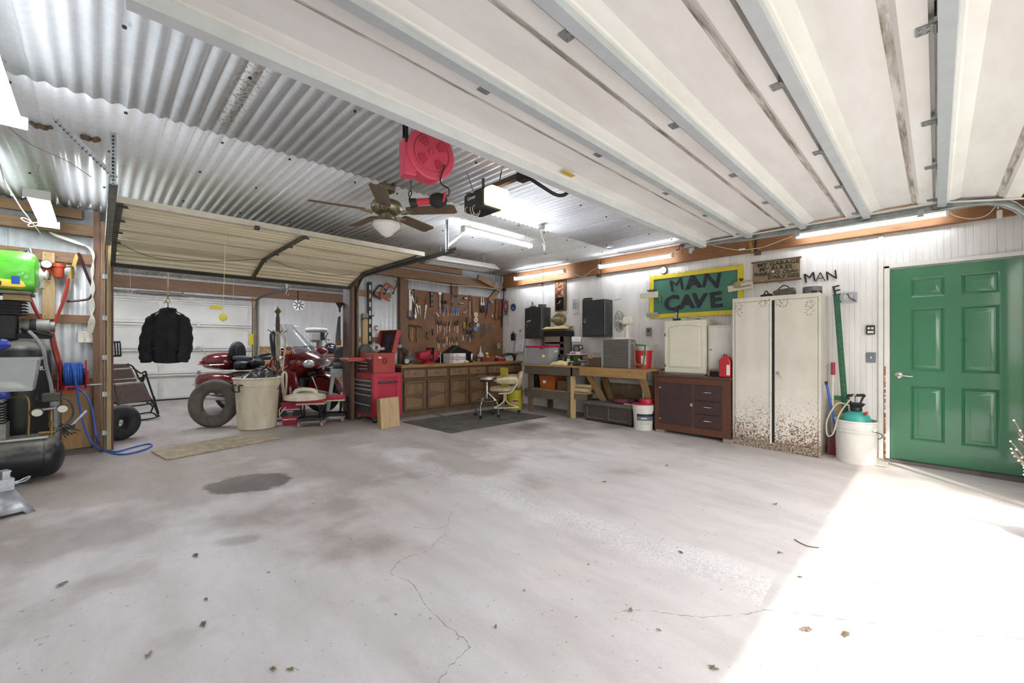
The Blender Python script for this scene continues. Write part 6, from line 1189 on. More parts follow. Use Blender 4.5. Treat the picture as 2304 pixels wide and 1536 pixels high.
t=tool('scraper','white long-handled scraper with wide blade on the pegboard','scraper',989,658); ob('blade',MB().prism([(-.05,.0),(.05,.0),(.012,-.05),(-.012,-.05)],'xz',-.014,-.008),mat('#c9c6c2',.3,.5),t,ang=0); ob('shaft',MB().cyl((0,-.011,-.05),(0,-.011,-.26),.010),mat('#d8d5d2',.3,.3),t); ob('tip',MB().cyl((0,-.011,-.26),(0,-.011,-.38),.008),STEEL,t)
t=tool('steel_bar','dark brown flat bar beside the white scraper','bar',996,658); ob('bar',MB().bx(-.012,.012,-.014,-.006,-.33,.0),mat('#3a261c',.5,.3),t,ang=0)
t=tool('brace','bit brace with steel crank and dark wooden knobs','hand drill',1006,681); ob('crank',MB().tube([L(t,1002,681),L(t,1016,679),L(t,1018,666),L(t,1030,666),L(t,1032,681),L(t,1040,683)],.010,8),SHINY,t); ob('knob',MB().sph(L(t,1002,680),(.026,.03,.03),12,8),DKH,t); ob('grip',MB().cyl(L(t,1020,666),L(t,1028,666),.017),DKH,t); ob('chuck',MB().cyl(L(t,1033,682),L(t,1042,683),.017),STEEL,t)
tag(at(ob('file_knob_tool',MB().sph((0,-.02,0),(.028,.03,.032),12,8),DKH),tp(1001,680)-Vector((.07,0,0))),'dark round wooden knob hung beside the bit brace','knob','hand tools hung on the pegboard')
t=tool('ratchet','small black ratchet strap on the pegboard top','ratchet',1045,670); ob('body',MB().bx(-.04,.04,-.03,-.004,-.025,.02),mat('#3a3836',.5,.3),t,ang=0,bev=.008); ob('lever',MB().bx(-.02,.05,-.036,-.03,-.015,.0),STEEL,t,ang=0)
t=tool('breaker_bar','long red-gripped steel rod on the pegboard','bar',1056.5,664); ob('grip',MB().cyl((0,-.012,.0),(0,-.012,-.12),.014),mat('#a52a40',.4),t); ob('rod',MB().cyl((0,-.012,-.12),(0,-.012,-.44),.007),SHINY,t)
t=tool('wooden_dowel','long pale wooden rod beside the red-gripped rod','rod',1065,668); ob('rod',MB().cyl((0,-.012,.0),(0,-.012,-.34),.008),HICK,t)
t=tool('steel_bar','dark slim iron bar behind the pale wooden rod','bar',1062,668); ob('bar',MB().bx(-.007,.007,-.010,-.003,-.34,0),DSTEEL,t,ang=0)
t=tool('trowel_set','black plastic pouch holding two steel trowels','trowel',1084,669); ob('pouch',MB().bx(-.05,.05,-.04,-.004,-.30,-.16),mat('#141416',.35),t,ang=0,bev=.006)
for x in (-.03,.025): ob('trowel',MB().cyl((x,-.02,.0),(x,-.02,-.11),.010).bx(x-.022,x+.018,-.03,-.02,-.24,-.10),mat('#d9d7d2',.3,.4),t,ang=30)
t=tool('tubing_cutter','blue and steel pipe cutter with red grip on the pegboard','cutter',1100,675); ob('body',MB().beam(L(t,1100,676),L(t,1096,696),.03,.02),mat('#2f5aa8',.4),t,ang=0); ob('head',MB().sph(L(t,1102,676),(.03,.02,.025),10,7),mat('#223c7a',.4),t); ob('roller',MB().cyl(L(t,1106,680)+Vector((0,-.02,0)),L(t,1106,680)+Vector((0,.004,0)),.026),SHINY,t); ob('neck',MB().cyl(L(t,1096,695),L(t,1094,708),.012),BLACK,t); ob('grip',MB().cyl(L(t,1094,707),L(t,1093,717),.016),mat('#b03036',.4),t)
t=tool('hacksaw','black tubular hacksaw frame beside the red pipe wrench','saw',1115,676); ob('frame',MB().tube([L(t,1115,674),L(t,1115,698),L(t,1113,704),L(t,1113,716),L(t,1117,720)],.010,7),mat('#3c2c24',.4,.3),t)
t=tool('pipe_wrench','long red pipe wrench near the pegboard corner','wrench',1123.5,682); ob('handle',MB().cyl((0,-.015,.0),(0,-.015,-.26),.016),mat('#a5382c',.45),t); ob('jaw',MB().bx(-.035,.03,-.03,-.0,-.34,-.26),mat('#5a3a30',.5,.3),t,ang=0,bev=.008)
t=tool('key_ring','bunch of pale keys on the pegboard','keys',1107,706)
for k in range(4): ob('key',MB().bx(-.006,.006,-.012-.002*k,-.010-.002*k,-.07,0).xf(RO(0,R(-24+16*k),0)),mat('#c9bf8a',.4,.5),t,ang=0)
t=tool('hand_drill','nickel gear eggbeater drill part on the pegboard','hand drill',1045,700); ob('gear',MB().torus((0,-.015,-.02),.024,.008,(PI/2,0,0),14,6).torus((.03,-.015,.02),.018,.006,(PI/2,0,0),14,6),SHINY,t); ob('rod',MB().cyl((-.02,-.015,-.05),(.03,-.015,.05),.008),DSTEEL,t)
t=tool('pliers','yellow-handled long pliers on the pegboard','pliers',1044,724)
for s in (-1,1): ob('handle',MB().cyl((s*.016,-.012,.0),(s*.010,-.012,-.13),.008,.007,8),mat('#c9a03c',.4),t)
ob('jaw',MB().cyl((0,-.012,-.13),(0,-.012,-.22),.016,.006,8),DSTEEL,t)
t=tool('pliers','black-handled pliers hung beside the yellow pliers','pliers',1050,714)
for s in (-1,1): ob('handle',MB().cyl((s*.014,-.012,.0),(s*.008,-.012,-.12),.009,.007,8),BLACK,t)
ob('jaw',MB().cyl((0,-.012,-.12),(0,-.012,-.20),.014,.006,8),DSTEEL,t)
t=tool('pliers','black-handled end nippers below the black pliers','pliers',1050,741)
for s in (-1,1): ob('handle',MB().cyl((s*.014,-.012,.0),(s*.008,-.012,-.10),.009,.007,8),BLACK,t)
ob('jaw',MB().sph((0,-.012,-.12),(.018,.010,.02),10,7),STEEL,t)
t=tool('pliers','blue-handled pliers near the lower discs','pliers',1056.5,757)
for s in (-1,1): ob('handle',MB().torus((s*.010,-.012,-.02),.014,.005,(PI/2,0,0),12,6,1.8),mat('#4a6da8',.4),t)
ob('jaw',MB().cyl((0,-.012,-.04),(0,-.012,-.12),.012,.004,8),SHINY,t)
t=tool('pliers','small chrome pliers in open V on the pegboard','pliers',1041,758)
for s in (-1,1): ob('handle',MB().cyl((0,-.012,.0),(s*.020,-.012,-.07),.005,.005,6),SHINY,t)
ob('jaw',MB().cyl((0,-.012,0),(0,-.012,.03),.006,.004,6),SHINY,t)
t=tool('knife','yellow and black utility knife on the pegboard','knife',960.5,747); ob('body',MB().beam((-.008,-.012,0),(.008,-.012,-.12),.022,.014),mat('#2c2a26',.45),t,ang=0); ob('inlay',MB().beam((-.002,-.021,-.05),(.006,-.021,-.09),.014,.004),mat('#c9a830',.4),t,ang=0)
t=tool('knife','slim black knife sheath on the pegboard','knife',973,740); ob('sheath',MB().bx(-.010,.010,-.016,-.004,-.12,0),BLACK,t,ang=0)
t=tool('air_nozzle','white trigger air nozzle hooked on the pegboard','nozzle',982,706); ob('body',MB().beam((-.02,-.015,.02),(.04,-.015,-.05),.024,.02),mat('#d3d1cd',.35,.3),t,ang=0,bev=.004); ob('trigger',MB().torus((-.05,-.015,.0),.02,.005,(PI/2,0,0),14,6,1,0,4.6),SHINY,t); ob('tip',MB().cyl((.02,-.015,-.04),(.02,-.015,-.12),.004),STEEL,t)
# discs
def discs(px,py,r,c,hc,label):
    t=tool('grinding_disc',label,'disc',px,py,'discs hung on the pegboard'); ob('disc',MB().lathe([(.012,-.012),(r,-.012),(r,-.004),(.012,-.004),(.012,-.012)],n=26,M=RO(-PI/2,0,0)).xf(TR(0,-.016,0)),mat(c,.6,0,.12,30),t); ob('hub',MB().lathe([(.006,.005),(r*.42,.005),(r*.42,.002),(.006,.002)],n=18,M=RO(PI/2,0,0)).xf(TR(0,-.010,0)),mat(hc,.5),t)
discs(1069,708,.052,'#c9bfae','#8a5a3a','cream wire buffing disc at the top of the disc column'); discs(1069,719.5,.055,'#cfc6b6','#5c4a3a','larger cream buffing disc below the top disc'); discs(1073.5,731,.038,'#d0c4b0','#8a4a3a','small cream disc with red hub'); discs(1059,730,.046,'#2b2a29','#c2bfb8','black sanding disc with pale hub'); discs(1068.5,739,.052,'#4f93c9','#c9c0b8','sky blue sanding disc'); discs(1057.5,747,.043,'#1f1e1e','#5b5750','black disc with dark hub'); discs(1063,756,.036,'#3a3835','#b9b6af','small charcoal disc with pale hub')
# bench socket and spare hooks
q=tp(1122,778); bs=thing('bench_socket','ivory double socket on the pegboard above the bench','socket',q); ob('plate',MB().bx(-.03,.03,-.012,.006,-.05,.05),mat('#c9c0a8',.5),bs,ang=0,bev=.003)
for z in (-.022,.022): ob('outlet',MB().bx(-.014,.014,-.014,-.011,z-.014,z+.014),mat('#3a342c',.5),bs,ang=0,bev=.004)
hk=MB(); rnd=random.Random(12)
for k in range(70):
    px=rnd.uniform(935,1126); py=rnd.uniform(672,772); p=tp(px,py); hk.tube([p+Vector((0,.01,0)),p+Vector((0,-.02,0)),p+Vector((0,-.022,.012))],.0022,5)
for k in range(16):
    for py in (728,771): p=tp(1084+k*2.6,py); hk.tube([p+Vector((0,.01,0)),p+Vector((0,-.02,0)),p+Vector((0,-.022,.012))],.0022,5)
o=ob('peg_hooks',hk,STEEL,wb); o['kind']='stuff'
# ================================================================== right wall: benches, cabinets, signs
def rx(px,X): return aX(px,700,X).y           # Y of a pixel column on the plane X
def rz_(px,py,X): return aX(px,py,X).z
def rthing(name,label,cat,px,X,z,group=None): return thing(name,label,cat,(X,rx(px,X),z),RW,group)
# ---- rug, stool, chair, yellow bucket
a=[FL(906,950),FL(1015,975),FL(1230,938)]; d=a[0]+a[2]-a[1]; d=Vector((5.15,5.66,fz(5.66)))
pp=[a[0],a[1],a[2],d]; m=MB().add([p+Vector((0,0,.002)) for p in pp]+[p+Vector((0,0,.012)) for p in pp],[(3,2,1,0),(4,5,6,7)]+[(i,(i+1)%4,(i+1)%4+4,i+4) for i in range(4)])
tag(ob('floor_mat',m,mat('#55524d',.9,0,.3,4,.3,120),ang=0),'dark grey rubber-backed mat on the floor before the oak units','mat')
q=Vector((4.52,5.16,fz(5.16)+.012)); bs_=thing('work_stool','chrome round-topped rolling stool on the grey mat','stool',q)
ob('seat',MB().lathe([(.0005,.60),(.16,.60),(.175,.615),(.178,.65),(.165,.665),(.0005,.668)],n=32),chrome('#c9c7c4',.18),bs_); ob('underseat',MB().lathe([(.0005,.575),(.11,.575),(.12,.60),(.0005,.60)],n=24),mat('#4a2b26',.5),bs_)
ob('screw_post',MB().cyl((0,0,.28),(0,0,.60),.014).cyl((0,0,.38),(0,0,.50),.022),CHR,bs_); ob('foot_ring',MB().torus((0,0,.27),.18,.010,(0,0,0),36,8),CHR,bs_)
for k in range(4):
    a_=k*PI/2+R(20); c,s=math.cos(a_),math.sin(a_); ob('leg',MB().tube(cr([(.015*c,.015*s,.40),(.06*c,.06*s,.36),(.15*c,.15*s,.28),(.20*c,.20*s,.20),(.215*c,.215*s,.06)],5),.012,8),CHR,bs_)
    cst=ob('caster',MB().cyl((.215*c,.215*s,.045),(.215*c,.215*s,.075),.010),STEEL,bs_); ob('wheel',MB().cyl((.215*c-.01*s,.215*s+.01*c,.027),(.215*c+.01*s,.215*s-.01*c,.027),.027,n=16),BLACK,cst)
q=Vector((5.06,5.30,fz(5.3)+.012)); sc_=thing('swivel_chair','cream vinyl swivel armchair on a tube base','chair',q,R(135)); VIN=mat('#b5a582',.55,0,.15,14,.25,50); CT=mat('#d6cdb0',.4,.1,.05)
# local: x forward, y left
ob('seat',loft([(-.20,0,.20,.36,.44,3.4),(-.05,0,.235,.355,.455,3.4),(.20,0,.235,.36,.45,3.4),(.27,0,.20,.37,.43,3)],22),VIN,sc_,sub=1)
bk=loft([(.42,0,.20,-.06,.05,2.6),(.52,0,.23,-.07,.05,2.6),(.62,0,.225,-.065,.05,2.6),(.70,0,.15,-.05,.04,2.4),(.73,0,.06,-.02,.02,2)],22,'z'); bk.xf(TR(-.14,0,0)@RO(0,R(-12),0)@RZ(PI/2)); ob('backrest',bk,VIN,sc_,sub=1)
for s in (-1,1):
    ob('arm_panel',loft([(-.26,s*.26,.03,.50,.66,3),(-.05,s*.275,.035,.50,.64,3),(.18,s*.27,.03,.52,.61,3)],14),VIN,sc_,sub=1)
    ob('arm_tube',MB().tube(cr([(.20,s*.29,.565),(.0,s*.295,.60),(-.16,s*.295,.60),(-.22,s*.29,.55),(-.16,s*.28,.44),(-.08,s*.26,.36),(.10,s*.22,.345)],6),.013,8),CT,sc_)
ob('seat_piping',MB().tube(cr([(-.12,-.245,.42),(.1,-.245,.42),(.24,-.20,.42)],5),.006,6),mat('#7d6d50',.6),sc_)
for k in range(3):
    a_=k*2*PI/3+R(40); c,s=math.cos(a_),math.sin(a_); e=(.26*c,.26*s,.09)
    ob('base_tube',MB().tube(cr([(.018*c,.018*s,.35),(.02*c,.02*s,.22),(.05*c,.05*s,.17),(.15*c,.15*s,.12),e],5),.012,8),CT,sc_); a2=a_+2*PI/3
    ob('base_tie',MB().cyl(e,(.26*math.cos(a2),.26*math.sin(a2),.09),.009),CT,sc_); cs=ob('caster',MB().cyl((e[0],e[1],.04),(e[0],e[1],.10),.010),STEEL,sc_); ob('wheel',MB().cyl((e[0]-.012*s,e[1]+.012*c,.027),(e[0]+.012*s,e[1]-.012*c,.027),.027,n=16),BLACK,cs)
tag(at(ob('yellow_folder',MB().box((0,0,0),(.012,.16,.34),(.0,-.12,.2)),mat('#b7a53a',.5),ang=0,bev=.003),q+Vector((-.03,-.02,.61))),'yellow plastic folder standing on the cream chair','folder')
yb=thing('yellow_bucket','yellow plastic bucket with oval label behind the cream chair','bucket',(5.50,5.50,fz(5.5)))
ob('bucket',MB().lathe([(.0005,0),(.135,0),(.14,.01),(.152,.30),(.16,.30),(.16,.34),(.155,.35),(.145,.35),(.14,.30)],n=32),mat('#b9ab2a',.45,0,.08),yb)
lb=MB().lathe([(.1395,.05),(.147,.20)],n=16,a0=R(195),a1=R(262)); ob('label',lb,mat('#3a2b2a',.5),yb); lb=MB().lathe([(.1425,.09),(.1475,.19)],n=12,a0=R(205),a1=R(252)); ob('label_oval',lb,mat('#c9c2a8',.5),yb); lb=MB().lathe([(.1455,.145),(.148,.175)],n=12,a0=R(210),a1=R(250)); ob('label_band',lb,mat('#7d3a30',.5),yb)
# ---- bench A
XA=5.46; YA0,YA1=5.21,3.97; bzA=fz(4.6); bA=thing('workbench','grey-brown timber workbench with a lower shelf','workbench',(XA,YA0,bzA),RW); wA=YA0-YA1; hA=.925-bzA
ob('top',MB().bx(-.02,wA,-.02,.62,hA-.03,hA),wood('#8f744c','#aa8c5e','x',.7),bA,ang=0,bev=.004); ob('apron',MB().bx(0,wA-.03,0,.035,hA-.17,hA-.03),GREYW['x'],bA,ang=0,bev=.003)
for x in (.05,.93):
    for y in (.0,.54): ob('leg',MB().bx(x,x+.10,y+.036,y+.075,0,hA-.03),wood('#5d5040','#776751','z'),bA,ang=0,bev=.003)
ob('leg',MB().bx(1.03,1.07,.0,.09,0,hA-.03),PINE['z'],bA,ang=0,bev=.003)
ob('shelf',MB().bx(-.02,1.30,.04,.60,.40,.425),wood('#8f744c','#a58a5e','x',.7),bA,ang=0,bev=.003); ob('shelf_rail',MB().bx(-.02,1.02,.01,.035,.27,.41),GREYW['x'],bA,ang=0,bev=.003); ob('shelf_rail',MB().bx(1.08,1.32,.03,.06,.32,.40),GREYW['x'],bA,ang=0,bev=.003)
# ---- bench B
XB=5.45; YB0,YB1=3.965,2.85; bzB=fz(3.4); bB=thing('workbench','low timber trestle bench with thick front plank','workbench',(XB,YB0,bzB),RW); wB=YB0-YB1; hB=.912-bzB
ob('top',MB().bx(0,wB,0,.60,hB-.03,hB),wood('#8a6b45','#a38458','x',.7),bB,ang=0,bev=.003); ob('front_plank',MB().bx(0,wB,-.045,-.002,hB-.13,hB+.0),wood('#8d6a3e','#a9824f','x',.65),bB,ang=0,bev=.004)
for x0,x1 in ((.05,.36),(wB-.12,wB-.06)):
    for y in (.06,.5): ob('leg',MB().beam((x0,y,hB-.04),(x1,max(y,.43),0),.09,.045,(0,1,0)),wood('#7d6140','#957650','z'),bB,ang=0)
ob('rear_rail',MB().bx(.2,wB,.50,.54,hB-.26,hB-.2),mat('#b9b4aa',.6),bB,ang=0)
# ---- on bench A
q=(5.55,5.25,.926); tt=thing('lidded_tote','clear plastic tote with magenta lid on the grey-brown bench','tote',q,RW); tb=MB()
w,dp_,h=.54,.28,.30; CL2=mat('#b9b9be',.3,0,.05,alpha=.72)
m=MB(); m.v=[Vector(p) for p in ((.03,.02,0),(w-.03,.02,0),(w-.03,dp_-.02,0),(.03,dp_-.02,0),(0,0,h),(w,0,h),(w,dp_,h),(0,dp_,h))]; m.f=[(3,2,1,0)]+[(i,(i+1)%4,(i+1)%4+4,i+4) for i in range(4)]; ob('tub',m,CL2,tt,ang=0,solid=.004,bev=0)
ob('lid',MB().bx(-.015,w+.015,-.015,dp_+.015,h,h+.025).bx(-.02,w+.02,-.02,dp_+.02,h-.006,h+.006).bx(w*.62,w*.82,-.024,-.015,h-.03,h),mat('#b81f52',.4,0,.05),tt,ang=0,bev=.006); ob('contents',MB().bx(.05,w-.05,.04,dp_-.04,.005,.17),mat('#9a978f',.7,0,.3,9),tt,ang=0,bev=.02)
ob('sticker',MB().bx(w+.0,w+.003,.14,.22,h-.09,h-.02),WHITEP,tt,ang=0); ob('sticker_print',MB().bx(w+.003,w+.004,.15,.17,h-.06,h-.03).bx(w+.003,w+.004,.18,.21,h-.045,h-.03),mat('#7d2a2a',.5),tt,ang=0)
yc=(5.86,aX(1220,760,5.86).y,.926); cr_=thing('wooden_crate','weathered grey wooden crate behind the magenta-lidded tote','crate',yc,RW); w=yc[1]-aX(1267,760,5.86).y; h=aX(1240,757,5.86).z-.926
ob('post',MB().bx(w-.07,w,0,.03,0,h),GREYW['z'],cr_,ang=0); ob('post',MB().bx(0,.05,0,.03,0,h),GREYW['z'],cr_,ang=0)
for z0,z1 in ((h-.10,h),(h-.20,h-.13),(h-.32,h-.24),(.02,.12)): ob('slat',MB().bx(0,w,.0,.018,z0,z1),wood('#6f675b','#8b8375','x'),cr_,ang=0,bev=.002)
ob('side_panel',MB().bx(w-.018,w,.03,.24,0,h),wood('#7b7468','#968f82','z'),cr_,ang=0); ob('back_panel',MB().bx(0,w,.22,.24,0,h),BLACK,cr_,ang=0); ob('side_panel',MB().bx(0,.018,.03,.22,0,h),GREYW['z'],cr_,ang=0)
zc=.926+h
tb=thing('open_case','black tool case with raised lid standing on the wooden crate','case',(5.86,yc[1]+.0,zc+.001),RW); ob('tray',MB().bx(0,w+.06,.0,.24,0,.10),BLACK,tb,ang=0,bev=.006); lid=MB().bx(0,w+.06,0,.24,0,.012); lid.xf(TR(0,.0,.10)@RO(R(18),0,0)); ob('lid',lid,mat('#6d5d3c',.6),tb,ang=0); ob('papers',MB().box((.12,.05,.105),(.10,.07,.012),(0,.1,.3)),WHITEP,tb,ang=0)
def cloth(name,label,loc,sx,sy,h,col,seed,rz=RW):
    m=MB(); rnd=random.Random(seed); ph=[rnd.uniform(0,6) for _ in range(6)]
    def f(u,v):
        x=(u-.5)*sx; y=(v-.5)*sy; e=min(u,1-u,v,1-v)*6; e=min(1,e)
        return (x+.012*math.sin(v*9+ph[0]),y+.01*math.sin(u*11+ph[1]),h*e*(.75+.25*math.sin(u*8+ph[2])*math.cos(v*6+ph[3])))
    m.grid(f,22,14); o=ob(name,m,mat(col,.9,0,.08,20),ang=60,solid=.006); o.location=loc; o.rotation_euler=(0,0,rz); return tag(o,label,'cloth')
cloth('yellow_cloth','yellow cloth spread on top of the open black case',(5.98,yc[1]-w/2-.02,zc+.135),w+.10,.25,.06,'#d9c98f',1)
cloth('yellow_cloth','folded yellow towel at the front edge of the grey-brown bench',(5.56,aX(1262,812,5.56).y,.928),.34,.20,.075,'#dccf94',2)
# coffee maker on a red tray over the green pot
XC=5.82
gp_=thing('green_pot','dark green enamel pot standing on the bench under the tray','pot',(XC,aX(1298,800,XC).y,.926)); ob('pot',MB().lathe([(.0005,0),(.085,0),(.095,.02),(.10,.15),(.105,.155),(.09,.15)],n=28),mat('#2f5226',.4,0,.08),gp_)
tr=thing('red_tray','red and white tray balanced on the green pot','tray',(XC,aX(1299,790,XC).y,.926+.157)); ob('tray',MB().lathe([(.0005,0),(.17,0),(.185,.02),(.185,.028),(.17,.012),(.0005,.012)],n=36),mat('#b03a44',.4),tr); ob('rim',MB().torus((0,0,.022),.186,.007,(0,0,0),36,6),mat('#d8cfcb',.4),tr)
cm_=thing('coffee_maker','white drip coffee maker on the red tray','coffee maker',(XC+.0,aX(1297,780,XC).y,.926+.170),R(-60))
ob('base',MB().bx(-.10,.08,-.10,.10,0,.055),mat('#d7d5d2',.4),cm_,ang=0,bev=.012); ob('tower',MB().bx(-.07,.08,.02,.10,.05,.28),mat('#d7d5d2',.4),cm_,ang=0,bev=.01); ob('head',MB().bx(-.075,.085,-.10,.10,.215,.31),mat('#dddbd8',.4),cm_,ang=0,bev=.015); ob('carafe',MB().lathe([(.0005,.058),(.055,.058),(.065,.09),(.062,.13),(.045,.165),(.05,.175)],(0,-.035,0),n=24),mat('#5a5f60',.08,0,.05,alpha=.7),cm_); ob('carafe_handle',MB().tube(cr([(.05,-.06,.165),(.10,-.08,.16),(.11,-.08,.11),(.065,-.05,.085)],5),.010,8),BLACK,cm_); ob('display',MB().bx(-.08,-.0,-.102,-.099,.012,.045),mat('#6f7a84',.4),cm_,ang=0)
def bottle(px,X,label,prof,col,cap=None,ch=.03,cr_=.012,cat='bottle',name='bottle'):
    t=thing(name,label,cat,(X,aX(px,815,X).y,.926)); ob('body',MB().lathe(prof,n=18),mat(col,.4,0,.06),t)
    if cap: z=prof[-1][1]; ob('cap',MB().cyl((0,0,z-.002),(0,0,z+ch),cr_),mat(cap,.4),t)
bottle(1279,5.66,'white squeeze bottle with teal cap on the bench',[(.0005,0),(.032,0),(.034,.01),(.034,.09),(.02,.105),(.0005,.105)],'#c9c6bb','#2f7a64',.05,.02)
bottle(1287,5.62,'small cream tube standing beside the teal-capped bottle',[(.0005,0),(.017,0),(.020,.07),(.0005,.07)],'#d6cfb8',name='tube_bottle')
bottle(1268,5.70,'dark brown tin beside the magenta-lidded tote',[(.0005,0),(.055,0),(.055,.13),(.05,.135),(.0005,.135)],'#3a332c',cat='tin',name='tin')
bottle(1287,5.50,'small white jar with dark lid at the bench front',[(.0005,0),(.022,0),(.022,.035),(.0005,.035)],'#c9c9c0','#4a2024',.012,.024,'jar','jar')
for i,(px,X,sx,c,lab) in enumerate(((1294,5.52,.06,'#1f1f20','black power drill body lying on the bench'),(1303,5.60,.07,'#262628','black tool pouch lying under the tray'),(1312,5.50,.05,'#6b6d6c','grey mouse-shaped sander on the bench edge'),(1283,5.58,.05,'#6a2028','dark red tin lying behind the yellow towel'))):
    t=thing(['power_drill','tool_pouch','sander','paint_tin'][i],lab,['drill','pouch','sander','tin'][i],(X,aX(px,815,X).y,.926)); m=loft([(-sx,0,.02,.0,.04,2.6),(-sx*.5,0,.035,0,.065,3),(sx*.6,0,.035,0,.06,3),(sx,0,.02,.005,.04,2.4)],14); ob('body',m,mat(c,.5,0,.1),t,sub=1); ob('handle',MB().cyl((0,-.02,.02),(.05,-.07,.014),.013),BLACK,t)
hn=thing('horn','curved tan horn lying on the black pouch','horn',(5.66,aX(1310,800,5.66).y,1.0),RW); ob('horn',MB().tube(cr([(-.07,0,.03),(-.04,0,.0),(.02,0,-.005),(.08,0,.005)],5),[.018,.018,.017,.016,.015,.014,.013,.012,.011,.010,.009,.008,.007,.006,.005,.004],8),mat('#b59a72',.5),hn); ob('stand',MB().bx(-.03,.04,-.03,.03,-.074,-.004),BLACK,hn,ang=0)
# ---- on bench B
XW=5.62; bx_=thing('wicker_box','brown wooden box with wicker mesh top on the trestle bench','box',(XW,aX(1324,810,XW).y,.913),RW); w=aX(1324,810,XW).y-aX(1351,810,XW).y
ob('box',MB().bx(0,w,0,.25,0,.15),wood('#4d3828','#654a35','x'),bx_,ang=0,bev=.004); 
for k in range(7): ob('mesh_bar',MB().bx(.02+k*w/7,.026+k*w/7,.0,.006,.15,.22),mat('#8c8274',.6),bx_,ang=0)
ob('mesh_rail',MB().bx(.01,w,.0,.008,.215,.225).bx(.01,w,.0,.008,.18,.186),mat('#8c8274',.6),bx_,ang=0); ob('rope',MB().torus((.05,-.01,.18),.035,.008,(PI/2,0,0),18,6,1.2),mat('#b59a6a',.8),bx_)
XD=5.60; co=thing('condenser_coil','grey finned air-conditioner condenser coil standing on the trestle bench','condenser',(XD,aX(1353,800,XD).y,.913),RW); w=aX(1353,800,XD).y-aX(1418,800,XD).y; h=.43
ob('core',MB().bx(.02,w-.02,.01,.10,0,h),mat('#5a5852',.6,.2,.15,30),co,ang=0)
for k in range(17): ob('tube_row',MB().cyl((.02,.008,.02+k*(h-.04)/16),(w-.02,.008,.02+k*(h-.04)/16),.005,n=6),mat('#8d8878',.45,.4),co)
for x in (0,w-.03): ob('end_plate',MB().bx(x,x+.03,-.006,.12,0,h+.005),mat('#a7adb3',.4,.5),co,ang=0,bev=.002)
for k in range(7): ob('return_bend',MB().torus((w+.0,.055,.04+k*.06),.018,.006,(0,PI/2,0),14,6,1,-PI/2,PI/2) if False else MB().tube(cr([(w,.03,.03+k*.06),(w+.022,.03,.035+k*.06),(w+.022,.03,.06+k*.06),(w,.03,.065+k*.06)],4),.006,6),mat('#8a6a4c',.4,.6),co)
ob('header_pipe',MB().tube(cr([(w+.02,.06,.05),(w+.04,.06,.05),(w+.045,.06,.3),(w+.045,.06,.40),(w+.02,.06,.41)],5),.010,8),mat('#8f6a50',.4,.6),co)
fz_=.913+h+.006; ft=thing('table_fan','cream table fan with wire cage standing on the condenser coil','fan',(XD+.07,aX(1408,760,XD+.07).y,fz_),RW+R(10))
CRM=mat('#dcd6c4',.45,0,.04); ob('base',MB().bx(-.16,.10,-.08,.08,0,.022),CRM,ft,ang=0,bev=.008); ob('neck',MB().tube([(.02,0,.02),(.02,0,.10),(.015,0,.20)],[.038,.028,.022],14),CRM,ft); ob('tilt_joint',MB().cyl((-.02,-.02,.21),(-.02,.03,.21),.022),mat('#9a7a6a',.5),ft); ob('motor',MB().bx(-.045,.115,-.055,.055,.22,.33),CRM,ft,ang=0,bev=.025)
cg=MB()
for k in range(24):
    a_=2*PI*k/24; c,s=math.cos(a_),math.sin(a_); cg.tube(cr([(-.065,.04*c,.27+.04*s),(-.06,.12*c,.27+.12*s),(-.10,.165*c,.27+.165*s),(-.14,.12*c,.27+.12*s),(-.15,.04*c,.27+.04*s)],3),.0018,4)
for r_,x in ((.165,-.10),(.12,-.062),(.12,-.14),(.04,-.15)): cg.torus((x,0,.27),r_,.0028,(0,PI/2,0),36,5)
ob('cage',cg,mat('#8b857a',.4,.6),ft)
for k in range(4):
    a_=k*PI/2+.4; c,s=math.cos(a_),math.sin(a_); b=MB().grid(lambda u,v:(-.10+.03*(v-.5),(.03+.105*u)*math.cos(a_+(v-.5)*.9),.27+(.03+.105*u)*math.sin(a_+(v-.5)*.9)),6,5); ob('blade',b,mat('#9b9a92',.4,.2),ft,solid=.002)
ob('hub',MB().cyl((-.13,0,.27),(-.04,0,.27),.028),CRM,ft)
rb=thing('red_bucket','red plastic bucket behind the green pipe frame','bucket',(5.83,aX(1448,810,5.83).y,.913)); ob('bucket',MB().lathe([(.0005,0),(.105,0),(.125,.25),(.132,.25),(.132,.265),(.122,.265),(.12,.24)],n=30),mat('#b3202a',.4,0,.08),rb); ob('label',MB().lathe([(.112,.06),(.121,.19)],n=12,a0=R(190),a1=R(225)),mat('#cfc0c0',.5),rb); ob('upper_bucket',MB().lathe([(.10,.25),(.105,.33),(.11,.335)],n=28),mat('#c2c0bc',.35,0,.05,alpha=.8),rb)
XG=5.50; gf=thing('pipe_stand','green and copper pipe frame standing at the end of the trestle bench','pipe frame',(XG,aX(1446,830,XG).y,.913)); o=Vector((XG,aX(1446,830,XG).y,.913)); GRP=mat('#4a7a3c',.5,.1,.12)
ob('upright',MB().tube([aX(1447,828,XG)-o+Vector((0,0,.01)),aX(1450,800,XG)-o,aX(1452,778,XG)-o],.013,8),GRP,gf); ob('top_pipe',MB().tube([aX(1430,775,XG)-o,aX(1452,777,XG)-o],.013,8),GRP,gf); ob('copper_pipe',MB().tube(cr([aX(1431,775,XG)-o,aX(1427,790,XG)-o,aX(1428,812,XG)-o,aX(1434,820,XG)-o,aX(1446,819,XG)-o],4),.010,8),mat('#8a6a50',.4,.6),gf)
